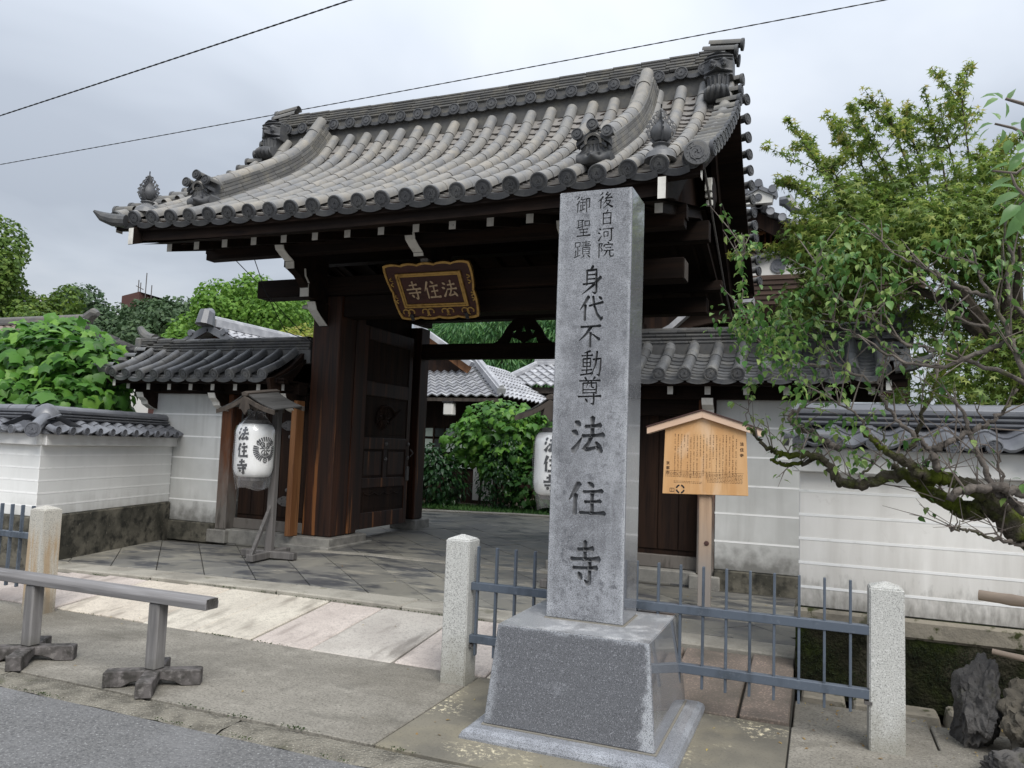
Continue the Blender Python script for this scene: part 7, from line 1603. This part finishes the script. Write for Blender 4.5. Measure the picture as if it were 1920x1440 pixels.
# hall seen through the gate, right
hr = thing('small_hall', 'pale tiled hall roof seen through the gateway just left of the carved pillar', 'hall', (-6, 21, .2))
B(-7.9, -2.5, 20.6, 24, .2, 3.3).build('wall', MAT['wood_lantern'], hr)
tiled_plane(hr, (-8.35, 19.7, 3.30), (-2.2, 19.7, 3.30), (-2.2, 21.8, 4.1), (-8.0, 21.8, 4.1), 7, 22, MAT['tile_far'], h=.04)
for k in range(3): ridge_bar(hr, (-8.05, 21.8, 4.12+.07*k), (-2.2, 21.8, 4.12+.07*k), .3-.05*k, .06)
ridge_bar(hr, (-8.3, 19.75, 3.42), (-8.0, 21.7, 4.1), .16, .1, None, 'verge_ridge')
B(-8.2, -2.3, 19.85, 20.0, 3.1, 3.26).build('eave_beam', MAT['wood_lantern'], hr); B(-7.0, -5.9, 20.56, 20.6, 2.3, 3.0).build('window_pane', MAT['glassdark'], hr)
for x in (-7.6, -6.0): B(x-.08, x+.08, 20.1, 20.3, .2, 3.1).build('post', MAT['wood_lantern'], hr)
# main hall gable, right of the gate roof
mh = thing('main_hall', 'tall hall gable with slatted boarding rising behind the gate at the right', 'hall', (-1.05, 16, .2))
gx, gz = -1.08, 6.20
for s in (-1, 1):
    A_ = [(0, 0), (.55, -.34), (1.15, -.62), (1.9, -.88), (2.6, -1.05)]
    for i in range(4):
        (x0, z0), (x1, z1) = A_[i], A_[i+1]; tiled_plane(mh, (gx+s*x1, 14.6, gz+z1), (gx+s*x1, 22, gz+z1), (gx+s*x0, 22, gz+z0), (gx+s*x0, 14.6, gz+z0), 3, 26, MAT['tile_far'], h=.035)
        MB().prism([(gx+s*x0, gz+z0-.06), (gx+s*x1, gz+z1-.06), (gx+s*x1, gz+z1-.36), (gx+s*x0, gz+z0-.36)], 'Y', 14.72, 14.82).build('bargeboard', MAT['wood'], mh)
    for k in range(13):
        t = k/12*2.5; z_ = np.interp(t, [a[0] for a in A_], [a[1] for a in A_]); m = disc_geo(MB(), .075, 0, 0, 12, False); m.lathe([(.07, 0.01), (.07, .3)], n=10, axis='Y'); m.build('verge_tile', MAT['tile_far'], mh, TM(gx+s*t, 14.52, gz+float(z_)+.02))
ridge_bar(mh, (gx, 14.6, gz+.15), (gx, 22, gz+.15), .3, .3)
MB().prism([(gx-.24, gz+.02), (gx+.24, gz+.02), (gx+.26, gz+.15), (gx, gz+.30), (gx-.26, gz+.15)], 'Y', 14.42, 14.6).build('ridge_end_panel', MAT['far_white'], mh)
link('ridge_end_crest', disc_geo(MB(), .07, 0, 0, 14).mesh('ridge_end_crest', MAT['tile_wall'], smooth=True), None, mh, TM(gx, 14.41, gz+.13))
for s in (-1, 1): MB().beam((gx, 14.5, gz+.32), (gx+s*.32, 14.5, gz+.15), .24, .07).build('ridge_end_cap', MAT['tile_wall'], mh)
for dx, dz in ((0, .39), (-.25, .26), (.25, .26)): MB().lathe([(.075, 0), (.075, .25)], (gx+dx, 14.36, gz+dz), 10, 'Y').build('ridge_end_roll', MAT['tile_wall'], mh, smooth=True)
MB().tube([(gx+.36, 14.5, gz+.05), (gx+.5, 14.5, gz+.05), (gx+.62, 14.5, gz-.1), (gx+.85, 14.5, gz-.22)], [.08, .13, .1, .05], 8).build('ridge_fin', MAT['tile_wall'], mh, smooth=True)
B(gx-2.4, gx+2.4, 15.3, 15.4, 3.5, 5.95).build('gable_wall', MAT['wood'], mh)
for k in range(30): B(gx-1.6+k*.11, gx-1.56+k*.11, 15.16, 15.22, 5.40, 5.88).build('gable_slat', MAT['wood_post'], mh)
m = MB()
for k in range(7): m.tube([(gx-.55+.3*k, 14.95, 5.86+.05*math.sin(k*2)), (gx-.4+.3*k, 14.9, 5.90-.08*(k % 2)), (gx-.25+.3*k, 14.95, 5.80)], [.05, .07, .04], 6)
m.build('gable_carving', MAT['wood_orange'], mh, smooth=True)
B(gx-2.4, gx+2.6, 14.8, 15.0, 5.26, 5.38).build('gable_beam', MAT['wood_lantern'], mh)
# porch roof below it: pale pediment, boards, curved front
MB().prism([(-1.6, 4.98), (-.75, 5.20), (.05, 4.98), (.0, 4.92), (-.3, 4.84), (-1.2, 4.84), (-1.5, 4.90)], 'Y', 14.3, 14.42).build('porch_pediment', MAT['far_white'], mh)
for s in (-1, 1): MB().beam((-.75, 14.27, 5.24), (-.75+s*1.0, 14.27, 4.98), .2, .07).build('porch_ridge_cap', MAT['tile_wall'], mh)
link('pediment_crest', disc_geo(MB(), .13, 0, 0, 16).mesh('pediment_crest', MAT['tile_wall'], smooth=True), None, mh, TM(-.72, 14.29, 5.0))
for k in range(6): B(-2.4, 1.6, 14.1+.02*k, 14.2+.02*k, 4.72-.085*k, 4.80-.085*k).build('porch_board', MAT['porch'], mh)
B(-2.2, 1.4, 14.5, 14.7, 2.6, 4.05).build('porch_wall', MAT['wood'], mh)
cv = [(-3.6, 3.45), (-3.0, 3.52), (-2.55, 3.75), (-2.15, 4.10), (-1.7, 4.22), (-1.1, 4.25)]
for i in range(len(cv)-1):
    (x0, z0), (x1, z1) = cv[i], cv[i+1]
    MB().prism([(x0, z0), (x1, z1), (x1, z1-.26), (x0, z0-.22)], 'Y', 13.9, 14.02).build('curved_bargeboard', MAT['porch'], mh)
    MB().prism([(x0, z0+.13), (x1, z1+.13), (x1, z1+.004), (x0, z0+.004)], 'Y', 13.7, 15.0).build('curved_roof_edge', MAT['tile_far'], mh)

# ------------------------------------------------------------------ moss and fallen leaves
n = 14000
P = np.stack([rng.uniform(-.12, 2.6, n), 5.885-rng.random(n)*.012, .42*rng.random(n)**.9-.03], 1)
keep = np.array([math.sin(p[0]*7+p[2]*9)+math.sin(p[0]*17-p[2]*23)*.6+rng.normal()*.6 > .15 for p in P]); P = P[keep]
leaf_cloud('moss', None, P, np.tile([[0, -1., .4]], (len(P), 1)), .008, MAT['moss_tuft'], LQ_V, LQ_F, up=.3, jitter=.8)
g_ = bpy.data.objects['moss']; g_['label'] = 'dark green moss cushions growing on the footing of the right street wall'; g_['category'] = 'moss'
n = 190; P = np.zeros((n, 3)); k = 0
while k < n:
    q = rng.random()
    if q < .62: x_, y_ = rng.uniform(-.1, 1.5), 4.2+1.4*rng.random()**.7
    elif q < .8: x_, y_ = rng.uniform(-2.1, -.2), rng.uniform(3.7, 5.0)
    else: x_, y_ = rng.uniform(-8, -.4), rng.uniform(3.7, 8.3)
    if -1.9 < x_ < -.62 and 3.9 < y_ < 5.15: continue
    z_ = .004 if y_ < 5.03 else (.004 if x_ > -.16 else (.006+(y_-5.03)*.125 if y_ < 6.1 else zf(x_, y_)+.006))
    P[k] = (x_, y_, z_); k += 1
leaf_cloud('fallen_leaves', None, P, np.tile([[0, 0, 1.]], (n, 1)), .026, MAT['leaf_fallen'], LO_V, LO_F, up=1., jitter=.25)
g_ = bpy.data.objects['fallen_leaves']; g_['label'] = 'scattered small yellow and brown fallen leaves on the paving'; g_['category'] = 'leaves'

PP = []
for _ in range(60):      # moss and weeds in the joint below the kerb and along the gutter
    c_ = (rng.uniform(-7.6, -2.6), 6.085) if rng.random() < .5 else (rng.uniform(-7, .9), rng.choice([3.665, 3.425, 5.032]))
    for _ in range(int(rng.uniform(8, 40))): PP.append((c_[0]+rng.normal()*.07, c_[1]+rng.normal()*.012, (zf(c_[0], 7)-.03 if c_[1] > 6 else .0)+rng.random()*.006))
PP = np.array(PP); leaf_cloud('joint_moss', None, PP, np.tile([[0, 0, 1.]], (len(PP), 1)), .009, MAT['weed'], LQ_V, LQ_F, up=.6, jitter=.8)
g_ = bpy.data.objects['joint_moss']; g_['label'] = 'bits of moss and weed in the joints of the paving and kerbs'; g_['category'] = 'moss'
